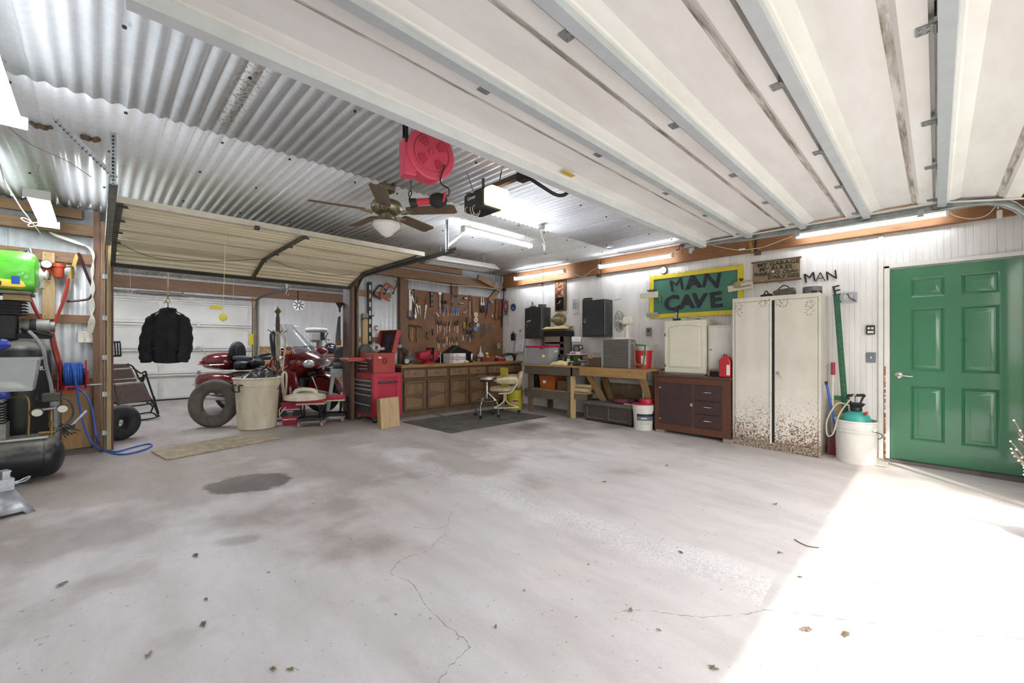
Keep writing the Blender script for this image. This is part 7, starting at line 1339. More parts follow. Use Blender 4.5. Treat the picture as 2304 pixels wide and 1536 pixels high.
gl=thing('green_pole','green painted pole standing under the trestle bench','pole',(5.62,aX(1447,890,5.62).y,fz(2.9))); ob('pole',MB().cyl((0,0,0),(0,0,.82),.013),GRP,gl); gl2=thing('green_pole','second green pole standing behind the first one','pole',(5.70,aX(1455,890,5.70).y,fz(2.9))); ob('pole',MB().cyl((0,0,0),(.0,0,.80),.010),mat('#3a6030',.5),gl2)
# ---- on the lower shelf
zs_=bzA+.426
ot=thing('orange_tote','orange plastic storage tub on the lower shelf','tub',(5.60,aX(1212,860,5.60).y,zs_),RW); w=aX(1212,840,5.60).y-aX(1248,840,5.60).y; m=MB(); dd=.30; h=.235
m.v=[Vector(p) for p in ((.03,.02,0),(w-.02,.02,0),(w-.02,dd-.02,0),(.03,dd-.02,0),(0,0,h),(w+.01,0,h),(w+.01,dd,h),(0,dd,h))]; m.f=[(3,2,1,0)]+[(i,(i+1)%4,(i+1)%4+4,i+4) for i in range(4)]; ob('tub',m,mat('#a8532a',.45,0,.07),ot,ang=0,solid=.005); ob('rim',MB().bx(-.01,w+.02,-.01,0,h-.012,h+.004).bx(w+.01,w+.02,-.01,dd+.01,h-.012,h+.004),mat('#a04c26',.45),ot,ang=0); ob('sticker',MB().box((.13,.006,.13),(.075,.003,.07),(-.09,0,0)),WHITEP,ot,ang=0)
wb_=thing('wooden_box','small dark wooden box on the lower shelf beside the orange tub','box',(5.56,aX(1254,870,5.56).y,zs_),RW); ob('box',MB().bx(0,.20,0,.2,0,.145),wood('#4b3c2c','#5f4e3b','x'),wb_,ang=0,bev=.004); ob('lid',MB().bx(-.004,.204,-.004,.204,.146,.165),wood('#54452f','#6a5940','x'),wb_,ang=0,bev=.003)
bc=thing('black_crate','black plastic crate at the back of the lower shelf','crate',(5.66,aX(1204,850,5.66).y+.04,zs_),RW); ob('crate',MB().bx(0,.11,0,.25,0,.24),BLACK,bc,ang=0,bev=.006); ob('slot',MB().bx(.02,.09,-.003,0,.16,.2),mat('#3a3a3c',.5),bc,ang=0)
for i,(py,X,lab) in enumerate(((876,5.53,'lower pale cardboard tube on the bench shelf'),(867,5.60,'upper pale cardboard tube on the bench shelf'))):
    t=thing('cardboard_tube',lab,'tube',(X,aX(1293+5*i,py,X).y,zs_+.036+(.060 if i else 0)),RW); ob('tube',MB().lathe([(.028,0),(.036,0),(.036,.30),(.028,.30),(.028,0)],n=22,M=RO(0,PI/2,0)),mat('#b59f7c',.7,0,.08),t); ob('end_cap',MB().lathe([(.0005,.004),(.028,.004)],n=18,M=RO(0,PI/2,0)),mat('#c9cbce',.5),t)
# ---- under bench B
cb_=thing('flat_carton','large flattened brown carton standing against the wall under the trestle bench','carton',(6.02,aX(1352,870,6.02).y,fz(3.4)),RW); ob('panel',MB().bx(.0,.95,0,.05,.0,.62),mat('#6f5f47',.85,0,.15,5),cb_,ang=0); ob('print',MB().bx(.28,.42,-.002,0,.37,.42),mat('#6b4034',.8),cb_,ang=0); ob('flap',MB().bx(.50,.95,-.03,-.001,.10,.60),mat('#77664d',.85,0,.15,5),cb_,ang=0)
XCh=5.55; cs_=thing('wooden_chest','old black-brown panelled wooden chest on the floor under the trestle bench','chest',(XCh,aX(1313,930,XCh).y,fz(3.6)),RW); w=aX(1313,930,XCh).y-aX(1420,930,XCh).y; CW=wood('#2f2a25','#443d36','x',.7); h=.27
ob('body',MB().bx(0,w,.012,.36,.03,h),CW,cs_,ang=0,bev=.004); ob('frame',MB().bx(0,w,0,.014,.03,.06).bx(0,w,0,.014,h-.03,h).bx(0,.05,0,.014,.03,h).bx(w-.05,w,0,.014,.03,h).bx(w/2-.025,w/2+.025,0,.014,.03,h),CW,cs_,ang=0,bev=.003); ob('lid',MB().bx(-.01,w+.01,-.01,.37,h,h+.05),wood('#4d4740','#645d54','x',.7),cs_,ang=0,bev=.005); ob('side_lath',MB().bx(w,w+.01,.02,.36,.14,.16),CW,cs_,ang=0)
for x in (.06,w/2+.03): ob('edge_line',MB().bx(x,x+w/2-.1,.0085,.0115,.063,.070).bx(x,x+.006,.0085,.0115,.063,h-.035),mat('#7d776c',.6),cs_,ang=0)
for x in (.05,w-.05):
    for y in (.05,.32): ob('foot',MB().cyl((x,y,0),(x,y,.03),.02),BLACK,cs_)
for i,(px,X,lab) in enumerate(((1398,5.64,'plum velvet cushion lying on the chest lid'),(1417,5.74,'darker plum cushion behind the other on the chest lid'))):
    t=thing('cushion',lab,'cushion',(X,aX(px,900,X).y,fz(3.6)+h+.052),RW); ob('pad',loft([(-.11,0,.05,.01,.06,2.6),(-.08,0,.09,0,.08,3),(.08,0,.09,0,.08,3),(.11,0,.05,.01,.06,2.6)],18),mat('#5b2a3c' if i==0 else '#43202e',.9,0,.15,20),t,sub=1)
tag(at(ob('pine_offcut',MB().bx(-.11,.11,-.03,.03,0,.015),PINE['x'],ang=0,bev=.002),(5.60,aX(1418,906,5.60).y-.02,fz(3.6)+h+.052)),'short pale wood slat on the chest lid in front of the cushions','wood'); bpy.data.objects['pine_offcut'].rotation_euler=(0,0,RW)
q=FL(1455,969); pb=thing('paint_bucket','white paint bucket with red lid and grey label','bucket',(q.x+.09,q.y+.10,fz(q.y))); ob('bucket',MB().lathe([(.0005,0),(.125,0),(.13,.01),(.143,.27),(.15,.27),(.15,.285),(.146,.29),(.146,.30),(.153,.30),(.153,.36),(.0005,.36)],n=34),mat('#cfcbc4',.45,0,.05),pb)
ob('lid',MB().lathe([(.0005,.36),(.157,.36),(.157,.375),(.12,.38),(.0005,.38)],n=34),mat('#b3283c',.4),pb); ob('lid_cup',MB().lathe([(.0005,.38),(.10,.38),(.10,.44),(.095,.445),(.0005,.445)],(.03,-.03,0),n=28),mat('#a82036',.35),pb)
for r0,z0,z1,c,nm in ((.1385,.14,.20,'#5d6670','label'),(.1415,.20,.235,'#1d1d20','label_band')): ob(nm,MB().lathe([(r0+.0015,z0),(r0+.0015+(z1-z0)*.05,z1)],n=24,a0=R(170),a1=R(280)),mat(c,.5),pb)
ob('print_line',MB().lathe([(.1420,.168),(.1425,.180)],n=10,a0=R(195),a1=R(228)),WHITEP,pb)
for z in (.115,.10,.085): ob('print_line',MB().lathe([(.1365,z),(.1368,z+.005)],n=12,a0=R(190),a1=R(250)),mat('#8b8b88',.6),pb)
# ---- brown base cabinet on blocks with white cabinets on top
XBc=5.62; Yb0=aX(1473,900,XBc).y; Yb1=aX(1643,900,XBc).y; zb0=fz(2.3)+.045; bb=thing('brown_cabinet','dark brown painted cupboard with three drawers raised on wood blocks','cabinet',(XBc,Yb0,zb0),RW); w=Yb0-Yb1; H=.845-zb0
BRN=wood('#4a2a1c','#5d3623','z',.5,1.0,0); DBR=mat('#3a2420',.55,0,.15,10,.1,80)
ob('carcass',MB().bx(0,w,.012,.42,0,H-.025),BRN,bb,ang=0,bev=.003); ob('top',MB().bx(-.02,w+.01,-.02,.45,H-.025,H),wood('#3f2a20','#54392b','x',.5),bb,ang=0,bev=.004)
xs_=lambda px: Yb0-aX(px,900,XBc).y
ob('face_frame',MB().bx(0,xs_(1484),0,.014,.0,H-.025).bx(xs_(1624),w,0,.014,0,H-.025).bx(0,w,0,.014,H-.11,H-.025).bx(0,w,0,.014,0,.09).bx(xs_(1557),xs_(1562),0,.014,0,H-.03),BRN,bb,ang=0)
dr=ob('door',MB().bx(xs_(1484)+.003,xs_(1557)-.003,-.008,.012,.092,H-.112),DBR,bb,ang=0,bev=.003)
for z in (.16,H-.18): ob('hinge',MB().lathe([(.0005,-.006),(.014,-.004),(.016,0)],n=12,M=RO(-PI/2,0,0)).xf(TR(xs_(1484)+.012,-.009,z)),CHR,dr)
ob('latch',MB().bx(xs_(1557)-.02,xs_(1557)+.012,-.016,-.006,H/2-.02,H/2+.02),CHR,dr,ang=0,bev=.003)
zz_=[.092,.275,.45,H-.112]
for a_,b_ in zip(zz_,zz_[1:]):
    d=ob('drawer',MB().bx(xs_(1562)+.003,xs_(1624)-.003,-.008,.012,a_+.003,b_-.003),DBR,bb,ang=0,bev=.003); xc=(xs_(1562)+xs_(1624))/2; ob('pull',MB().tube(cr([(xc-.045,-.008,(a_+b_)/2+.01),(xc-.04,-.028,(a_+b_)/2+.01),(xc+.04,-.028,(a_+b_)/2+.01),(xc+.045,-.008,(a_+b_)/2+.01)],3),.006,6),CHR,d)
for px,lab in ((1485,'grey wood block under the cupboard corner by the paint bucket'),(1637,'grey wood block under the cupboard corner by the tall cabinet')):
    Yc=aX(px,985,XBc).y; t=thing('support_block',lab,'wood block',(XBc-.03,Yc,fz(Yc)),RW); ob('block',MB().bx(-.05,.05,0,.40,0,zb0-fz(Yc)-.001),mat('#8a8278',.8,0,.15),t,ang=0,bev=.004)
zt_=zb0+H+.001
XU=5.78; wc=thing('white_cupboard','cream cupboard with arched panel door standing on the brown cupboard','cabinet',(XU,aX(1495,780,XU).y,zt_),RW); w=aX(1495,780,XU).y-aX(1588,780,XU).y; H=aX(1495,722,XU).z-zt_; CRW=mat('#d9d3c2',.45,0,.04,5)
ob('carcass',MB().bx(0,w,.02,.31,.02,H),CRW,wc,ang=0,bev=.003); ob('base_strip',MB().bx(.02,w-.02,.03,.30,0,.02),mat('#8f8b80',.6),wc,ang=0)
dr=ob('door',MB().bx(.003,w-.003,0,.02,.03,H-.004),CRW,wc,ang=0,bev=.004); arch=[(.06,.10),(w-.06,.10)]+[(w-.06-(w-.12)*k/10,H-.10+.035*math.sin(PI*k/10)) for k in range(11)]
n=len(arch); pm=MB(); inner=[(w/2+(x-w/2)*.9,H/2+(z-H/2)*.94) for x,z in arch]; pm.v=[Vector((x,-.001,z)) for x,z in arch]+[Vector((x,-.010,z)) for x,z in inner]; pm.f=[(i,(i+1)%n,(i+1)%n+n,i+n) for i in range(n)]+[tuple(range(n,2*n))]; ob('arched_panel',pm,CRW,dr,ang=20); ob('arch_bead',MB().tube([Vector((x,-.003,z)) for x,z in arch],.004,6,closed=True),mat('#c2bba8',.5),dr)
for z in (.12,H-.2): ob('hinge',MB().bx(.003,.02,-.006,0,z-.02,z+.02),BRS,dr,ang=0)
XS=5.80; sw=thing('small_white_cabinet','small chipped white metal cabinet between the cream cupboard and tall cabinet','cabinet',(XS,aX(1592,780,XS).y,zt_),RW); w=.34; H=aX(1592,732,XS).z-zt_
WM=rusty('#d8d4cc',0.0,.15,.5); ob('body',MB().bx(0,w,.015,.28,.06,H),WM,sw,ang=0,bev=.004); ob('door',MB().bx(.02,w-.01,0,.016,.08,H-.03),WM,sw,ang=0,bev=.004); ob('knob',MB().sph((.045,-.008,H*.52),.010,10,7),BRS,sw); ob('plinth',MB().bx(.03,w,.03,.26,0,.06),BLACK,sw,ang=0); ob('leg',MB().bx(0,.025,.0,.03,0,.07),WM,sw,ang=0)
XJ=5.70; gc=thing('jerry_can','red plastic oil jug on the brown cupboard','jug',(XJ,aX(1632,840,XJ).y,zt_),RW)
ob('body',MB().prism([(-.065,0),(.075,0),(.075,.20),(.045,.265),(-.02,.265),(-.065,.21)],'xz',-.05,.05),mat('#b01f2c',.35,0,.06),gc,ang=20,bev=.012); ob('cap',MB().cyl((.0,0,.263),(0,0,.295),.022),mat('#8f1a24',.4),gc); ob('label',MB().bx(.03,.07,-.0515,-.0505,.03,.16),mat('#d6cfc9',.5),gc,ang=0)
ph=thing('cordless_phone','dark cordless phone standing on the cream cupboard','phone',(5.84,aX(1522,715,5.84).y,zt_+.0),RW); zc2=aX(1495,722,XU).z-zt_+.002
ob('handset',MB().box((0,.0,zc2+.085),(.05,.03,.16),(-.15,0,0)),BLACK,ph,ang=0,bev=.01); ob('cradle',MB().bx(-.045,.045,-.03,.05,zc2,zc2+.03),BLACK,ph,ang=0,bev=.008); ob('keypad',MB().box((0,-.017,zc2+.07),(.036,.006,.09),(-.15,0,0)),mat('#9a9a98',.5),ph,ang=0)
ph.location.z=zt_
pt_=thing('paper_pile','pile of pale papers and oddments on the cream cupboard','papers',(5.88,aX(1560,715,5.88).y,zt_+zc2),RW)
for k in range(4): ob('sheet',MB().box((.03*k-.06,.0,.006+.009*k),(.18,.13,.006),(0,.02*k,.2*k)),[WHITEP,mat('#b9bfc2',.5),mat('#c9a07a',.5),mat('#d6d6d2',.5)][k],pt_,ang=0)
# ---- tall chipped cabinet
XT_=5.66; Yt0=aX(1648,850,XT_).y; Yt1=aX(1846,850,XT_).y; zt0=fz(1.3); tl=thing('tall_cabinet','tall off-white two-door metal cabinet, chipped and rusted at the foot','cabinet',(XT_,Yt0,zt0),RW); w=Yt0-Yt1; H=1.835-zt0; RST=rusty('#d3ccc2',0.0,.85,1.1)
xt=lambda px: Yt0-aX(px,850,XT_).y
ob('body',MB().bx(0,w,.014,.43,.0,H),RST,tl,ang=0,bev=.012); ob('frame',MB().bx(0,xt(1653),0,.016,0,H).bx(xt(1841),w,0,.016,0,H).bx(0,w,0,.016,H-.05,H).bx(0,w,0,.016,0,.09),RST,tl,ang=0,bev=.003)
ob('interior',MB().bx(xt(1735),xt(1743),.010,.0135,.09,H-.05),BLACK,tl,ang=0)
for a_,b_,nm in ((1654,1735.5,'l'),(1743,1840,'r')): 
    d=ob('door',MB().bx(xt(a_),xt(b_),-.006,.012,.094,H-.054),RST,tl,ang=0,bev=.003)
    if nm=='l': ob('door_edge',MB().bx(xt(1733),xt(1736.5),-.014,.0,.08,H-.045),mat('#d9d4ca',.5),d,ang=0)
    else: hz_=aX(1751,838,XT_).z-zt0; ob('handle',MB().lathe([(.0005,-.014),(.016,-.012),(.02,0)],n=16,M=RO(-PI/2,0,0)).xf(TR(xt(1751),-.006,hz_)).tube(cr([(xt(1751),-.016,hz_),(xt(1753),-.04,hz_-.01),(xt(1762),-.04,hz_-.055)],4),.007,7),CHR,d)
def vine(px,py,pts,seed):   # small painted leaf sprays
    rnd=random.Random(seed); m=MB()
    for (u,v) in pts:
        for k in range(3):
            x=xt(px)+u+rnd.uniform(-.012,.012); z=aX(px,py,XT_).z-zt0+v+rnd.uniform(-.012,.012); a_=rnd.uniform(0,PI); m.prism([(x+.009*math.cos(a_),z+.009*math.sin(a_)),(x+.003*math.cos(a_+1.57),z+.003*math.sin(a_+1.57)),(x-.009*math.cos(a_),z-.009*math.sin(a_)),(x-.003*math.cos(a_+1.57),z-.003*math.sin(a_+1.57))],'xz',-.0072,-.0062)
    return m
ring=lambda r,n,a0=0,a1=2*PI:[(r*math.cos(a0+(a1-a0)*k/n),r*math.sin(a0+(a1-a0)*k/n)) for k in range(n)]
LEAFP=mat('#7a7b45',.6,0,.2)
for (px,py,pts,sd) in ((1664,690,ring(.035,7)+[(x,z-.075) for x,z in ring(.03,5)],1),(1716,683,ring(.035,7)+[(x+.06,z+.01) for x,z in ring(.03,5)],2),(1753,683,ring(.03,5)+[(x+.05,z) for x,z in ring(.035,7)],3),(1822,684,ring(.038,8)+[(x+.0,z-.085) for x,z in ring(.035,6)],4)): o=ob('painted_vine',vine(px,py,pts,sd),LEAFP,tl,ang=0); o['kind']='stuff'
ztc=zt0+H+.001
for i,(a_,b_,hh,c,lab) in enumerate(((1709,1734,.05,'#2e2826','dark battery charger lying on the tall cabinet'),(1738,1786,.10,'#5d564d','grey-brown metal toolbox tray on the tall cabinet'))):
    Xq=5.80; t=thing(['charger','toolbox'][i],lab,['charger','toolbox'][i],(Xq,aX(a_,655,Xq).y,ztc),RW); wq_=aX(a_,655,Xq).y-aX(b_,655,Xq).y; ob('body',MB().prism([(0.02,0),(wq_-.02,0),(wq_,hh*.5),(wq_-.01,hh),(.03,hh*.8),(0,hh*.6)],'xz',0,.14),mat(c,.6,.1,.2,18),t,ang=20,bev=.006); ob('handle',MB().tube(cr([(.03,.05,hh*.7),(wq_*.5,.05,hh+.035),(wq_-.03,.05,hh*.8)],4),.007,6),BLACK,t)
tn=thing('tin_can','grey round tin with oval ports on the tall cabinet','tin',(5.84,aX(1828,650,5.84).y,ztc)); ob('can',MB().lathe([(.09,0),(.092,.005),(.092,.085),(.088,.085),(.088,.01)],n=32),mat('#77777a',.45,.4),tn)
for a_ in (R(200),R(250)): ob('port',MB().lathe([(.093,.008),(.093,.035)],n=8,a0=a_-.3,a1=a_+.3),mat('#2e241c',.6),tn)
# ---- dark wall cabinets
GRC=mat('#3f4041',.45,.2,.12,4)
def wallcab(label,p0,p1,zt__,zb__,Xf):
    Y0=aX(p0,700,Xf).y; Y1=aX(p1,700,Xf).y; w=Y0-Y1; h=zt__-zb__; t=thing('wall_cabinet',label,'cabinet',(Xf,Y0,zb__),RW,'dark steel wall cabinets'); d=XR-.002-Xf
    ob('body',MB().bx(0,w,.012,d,0,h),GRC,t,ang=0,bev=.004); dr=ob('door',MB().bx(.012,w-.03,-.004,.014,.02,h-.03),GRC,t,ang=0,bev=.004); ob('handle',MB().bx(.085,.095,-.03,-.02,h*.36,h*.50).bx(.085,.095,-.03,0,h*.36,h*.375).bx(.085,.095,-.03,0,h*.485,h*.5),CHR,dr,ang=0,bev=.002); ob('lock',MB().cyl((.055,-.016,h*.42),(.055,0,h*.42),.014),CHR,dr)
    for k in range(8): ob('louvre',MB().box((w+.002,d*.5,h*.38+.045*k),(.008,.05,.012),(0,.4,0)),GRC,t,ang=0)
    ob('edge_wear',MB().bx(w-.004,w+.0015,-.0015,.012,.02,h-.01),mat('#85857f',.5,.3),t,ang=0); return t,w,h
t,w,h=wallcab('dark grey steel wall cabinet above the tote, paint tape on its door',1180,1218,1.975,1.388,5.852); ob('tape_strip',MB().box((.12,-.006,h*.57),(.10,.003,.018),(0,-.28,0)),WHITEP,t,ang=0)
wallcab('dark grey steel wall cabinet beside the cream fan',1309,1360,2.014,1.40,5.873)
for i,(px,X,col,lab) in enumerate(((1201,5.95,'#8a8580','heap of tools and toys on the wall cabinet above the tote'),)):
    t=thing('odds_heap',lab,'tools',(X,aX(px,690,X).y,1.977)); ob('board',MB().bx(-.05,.05,-.10,.10,0,.012),BLACK,t,ang=0); ob('tool',MB().sph((0,0,.04),(.03,.06,.03),12,8),mat('#9c9a96',.4,.3),t); ob('tool',MB().cyl((0,.02,.05),(.0,.05,.14),.03,.0015,12),mat('#3a3836',.5),t); ob('red_part',MB().box((0,.05,.025),(.04,.05,.025)),mat('#a5382f',.5),t,ang=0)
t=thing('metal_dish','grey round dish on the wall cabinet above the tote','dish',(5.97,aX(1220,690,5.97).y,1.977)); ob('dish',MB().lathe([(.0005,0),(.07,0),(.082,.045),(.084,.05),(.078,.048),(.068,.008)],n=26),mat('#77797c',.45,.4),t)
t=thing('small_box','flat dark box on the wall cabinet beside the fan','box',(5.95,aX(1322,672,5.95).y,2.016),RW); ob('box',MB().bx(-.07,.06,-.05,.05,0,.03),mat('#5d5148',.6,0,.2,20),t,ang=0); ob('lid',MB().bx(-.05,.08,-.05,.04,.031,.045),BLACK,t,ang=0)
t=thing('wall_rod','thin pale rod sticking out beside the wall cabinet','rod',aX(1385,674,6.05)); ob('rod',MB().cyl((0,.02,-.01),(0,-.10,.005),.006),mat('#9c8a80',.5),t)
t=thing('pull_string','yellow ball on a string hanging before the magenta-lidded tote','ball',aX(1222,801,5.45)); zq_=t.location.z; ob('ball',MB().sph((0,0,0),.032,16,10),mat('#cfc06a',.8,0,.15,40),t); ob('string',MB().cyl((0,0,.03),(0,0,ZC-zq_-.01),.0025,n=5),mat('#6f6a58',.7),t)
# ---- pictures, plaques, wall bits
XP=XR-.012
def wl(name,label,cat,px,py,X=XP,group=None): q=aX(px,py,X); return thing(name,label,cat,q,RW,group)
t=wl('picture_clock','tall brown framed picture clock with a dark dial','clock',1262,666); ph_=aX(1262,632,XP).z-aX(1262,700,XP).z; pw=aX(1250,666,XP).y-aX(1275,666,XP).y
ob('frame',MB().bx(-pw/2,pw/2,-.02,.01,-ph_/2,ph_/2),wood('#5d4030','#76543d','z',.45),t,ang=0,bev=.004); PIC=NT('faded_print'); n_=PIC.noise(PIC.co(),16,4,.6,1.0); PIC.set(Base_Color=PIC.ramp(n_,[(.3,'#2b1c1c'),(.48,'#6f3f36'),(.6,'#c9a07a'),(.72,'#3d2a35')]),Roughness=.25); ob('print',MB().bx(-pw/2+.025,pw/2-.05,-.022,-.02,-.02,ph_/2-.02),PIC.m,t,ang=0); ob('dial_panel',MB().bx(-pw/2+.025,pw/2-.05,-.022,-.02,-ph_/2+.02,-.025),mat('#17150f',.25),t,ang=0); ob('mirror_strip',MB().bx(pw/2-.045,pw/2-.02,-.022,-.02,-ph_/2+.02,ph_/2-.02),mat('#a59684',.15,.6),t,ang=0)
for a_,l_ in ((R(60),.045),(R(200),.06),(R(95),.03)): ob('hand',MB().beam((-.012,-.024,-.12),(-.012+l_*math.cos(a_),-.024,-.12+l_*math.sin(a_)),.006,.002,(0,1,0)),mat('#d8cfa8',.4),t,ang=0)
t=wl('fish_plaque','mounted bass on a bark plaque','plaque',1259,718); ob('plaque',MB().lathe([(.0005,-.03),(.11,-.03),(.125,-.01),(.125,.005),(.0005,.005)],n=12,M=RO(-PI/2,0,0)@Matrix.Diagonal((1.3,.95,1,1))),wood('#6a5236','#8a7048','x'),t); ob('fish',loft([(-.20,0,.006,-.005,.005,2),(-.15,0,.02,-.04,.035,2),(-.05,0,.03,-.065,.05,2),(.04,0,.025,-.045,.04,2),(.09,0,.010,-.02,.02,2),(.13,0,.006,-.055,.05,2)],16).xf(TR(.0,-.05,-.01)),mat('#8f8d62',.35,.1,.25,20),t)
t=wl('paper_notice','small grey newspaper clipping pinned to the wall','paper',1294,688); ob('sheet',MB().bx(-.06,.06,-.004,.0,-.13,.12),mat('#cfcfcb',.8),t,ang=0); ob('photo',MB().bx(-.05,.045,-.005,-.0035,-.06,.07),mat('#a5a7a8',.7,0,.3,30),t,ang=0); 
for k in range(3): ob('print_line',MB().bx(-.05,.045,-.005,-.0035,.085+.012*k,.089+.012*k),mat('#7d7d7a',.7),t,ang=0)
# MAN CAVE sign
XS_=XR-.03; q=aX(1463,668,XS_); Y0=q.y; Y1=aX(1672,640,XS_).y; w=Y0-Y1; zt__=2.335; zb__=1.668; h=zt__-zb__
sg=thing('man_cave_sign','green MAN CAVE sign in a yellow scalloped frame','sign',(XS_,Y0,zb__),RW); YEL=mat('#d9c22e',.5,0,.06)
bd_=.062; sc=[(0,0),(w,0),(w,h)]; n=14
for k in range(n):
    for j in range(5): x=w-(k+j/5)*w/n; sc.append((x,h-.022*math.sin(PI*j/5)))
sc.append((0,h)); 
fm=MB().prism([(0,0),(w,0),(w,bd_),(0,bd_)],'xz',-.02,.02).prism([(0,bd_),(bd_,bd_),(bd_,h-.072),(0,h-.072)],'xz',-.02,.02).prism([(w-bd_,bd_),(w,bd_),(w,h-.072),(w-bd_,h-.072)],'xz',-.02,.02).prism([(0,h-.072),(w,h-.072)]+sc[2:],'xz',-.02,.02)
ob('frame',fm,YEL,sg,ang=0); ob('board',MB().bx(bd_-.005,w-bd_+.005,-.004,.016,bd_-.005,h-.066),mat('#3c735c',.4,0,.08,4),sg,ang=0)
LET=mat('#232028',.6,0,.08)
def letter(c,px,py,size,rot,big=1.0):
    p=aX(px,py,XS_); m=txw(c,size,0,0,0,.007,.0 if c=='M' else .004 if c=='N' else .010,rot); 
    for i,v in enumerate(m.v): m.v[i]=Vector((v.x*big,v.y,v.z))
    m.xf(TR(Y0-p.y,-.012,p.z-zb__)); ob('letter',m,LET,sg,ang=0)
    # flared feet give the carved-letter look
for c,px,py,s_,r_ in (('M',1523,642,.25,R(9)),('A',1560,635,.27,R(4)),('N',1601,632,.29,R(-10)),('C',1512,684,.31,R(6)),('A',1546,680,.27,R(0)),('V',1573,678,.28,R(-6)),('E',1611,676,.29,R(4))): letter(c,px,py,s_,r_,1.12)
def plank_sign(name,label,px0,px1,py0,py1,X,col,text=None,ts=.03,tc='#5a4a3a',jag=False,rot=0):
    t=wl(name,label,'plaque',(px0+px1)/2,(py0+py1)/2,X); ww=aX(px0,py0,X).y-aX(px1,py0,X).y; hh=aX((px0+px1)/2,py0,X).z-aX((px0+px1)/2,py1,X).z; o=[]
    if jag:
        nj=8; o=[(-ww/2+ww*k/16,-hh/2+(.006 if k%2 else 0)) for k in range(17)]+[(ww/2+(.012 if k%2 else 0),-hh/2+hh*k/6) for k in range(1,6)]+[(ww/2-ww*k/16,hh/2-(.006 if k%2 else 0)) for k in range(17)]+[(-ww/2-(.012 if k%2 else 0),hh/2-hh*k/6) for k in range(1,6)]
    else: o=[(-ww/2,-hh/2),(ww/2,-hh/2),(ww/2,hh/2),(-ww/2,hh/2)]
    m=MB().prism(o,'xz',-.012,.0); m.xf(RO(0,rot,0)); ob('plank',m,col,t,ang=0)
    return t,ww,hh
t,ww,hh=plank_sign('spotted_plaque','cream spotted plaque with two birds overlapping the sign frame',1441,1480,657,671,XS_-.028,mat('#cfc9b0',.6,0,.05),jag=True)
for k in range(18): ob('spot',MB().lathe([(.0005,0),(.005,0)],n=8,M=RO(PI/2,0,0)).xf(TR(-ww/2+.02+(k%6)*(ww-.03)/6+(.012 if (k//6)%2 else 0),-.0128,-hh/2+.02+(k//6)*(hh-.03)/3)),BLACK,t)
for x,r_ in ((.0,.3),(.07,-.5)): ob('bird',MB().sph((x,-.01,hh/2+.02),(.035,.012,.014),12,7,(0,r_,0)).sph((x+.03,-.01,hh/2+.03),(.012,.01,.012),8,6),mat('#2e3350',.5),t)
t=wl('fish_ornament','small green wooden fish hanging on the sign edge','ornament',1484,672,XS_-.03); ob('fish',loft([(-.07,0,.004,-.015,.015,2),(-.04,0,.010,-.022,.022,2),(.03,0,.012,-.02,.02,2),(.06,0,.005,-.008,.008,2),(.075,0,.004,-.018,.018,2)],12).xf(RO(0,PI/2-.15,0)@TR(0,0,0)),mat('#5e7a48',.5,0,.2,30),t)
t,ww,hh=plank_sign('small_plaque',"small grey-washed wood plaque on the sign frame's lower corner",1455,1480,703,713,XS_-.028,mat('#a69c90',.7,0,.12,30)); ob('print_line',MB().bx(-ww/2+.02,ww/2-.02,-.0135,-.012,-.004,.002),mat('#6d645a',.6),t,ang=0)
t,ww,hh=plank_sign('jagged_plaque','cream jagged-edged plaque with a straw hat beside the sign',1639,1693,638,653,XS_-.03,mat('#d3cbb4',.6,0,.06),jag=True,rot=R(-6)); ob('hat',MB().sph((-.04,-.015,.03),(.05,.012,.045),14,8),mat('#a3927a',.8,0,.15,40),t); ob('print_line',MB().beam((-.02,-.0135,-.005),(.13,-.0135,.012),.022,.002,(0,1,0)),mat('#9a8a78',.6),t,ang=0); ob('wire',MB().tube([(.02,-.006,.03),(.06,-.006,.09),(.16,-.006,.05)],.0016,4),BLACK,t)
t=wl('wooden_heart',"small dark red wooden heart on the sign's yellow frame",'ornament',1668,629,XS_-.028); ob('heart',MB().prism([(0,-.028),(.022,-.004),(.026,.012),(.014,.022),(0,.012),(-.014,.022),(-.026,.012),(-.022,-.004)],'xz',-.008,0),mat('#4a2028',.5),t,ang=0)
# MY GARAGE MY RULES sign
XG_=XR-.02; q=aX(1694,614,XG_); Yg0=q.y; w=Yg0-aX(1800,600,XG_).y; zg0=aX(1696,637,XG_).z; h=aX(1694,592,XG_).z-zg0
gs_=thing('garage_rules_sign','brown burlap-look sign lettered MY GARAGE MY RULES','sign',(XG_,Yg0,zg0),RW)
ob('panel',MB().bx(0,w,-.008,.01,0,h),mat('#927a60',.8,0,.18,14,.3,140),gs_,ang=0); ob('batten',MB().cyl((-.015,-.006,h),(w+.015,-.006,h),.010),OLDW['x'],gs_); ob('batten',MB().cyl((-.015,-.006,0),(w+.015,-.006,0),.010),OLDW['x'],gs_)
TXT=mat('#1f2a20',.6)
for s_,xf_,zf_,sz in (('MY GARAGE',.55,.83,.066),('MY RULES',.50,.62,.066),('SubJEcTO ChAn',.50,.40,.060),('DAILY GES',.66,.19,.062)):
    m=txw(s_,sz,0,0,0,.001,.0018); mx=max(v.x for v in m.v)-min(v.x for v in m.v); k_=min(1.25,w*.92/mx) if s_!='DAILY GES' else min(1.2,w*.64/mx)
    for i,v in enumerate(m.v): m.v[i]=Vector((v.x*k_,v.y,v.z))
    m.xf(TR(w*xf_,-.0095,h*zf_)); ob('lettering',m,TXT,gs_,ang=0)
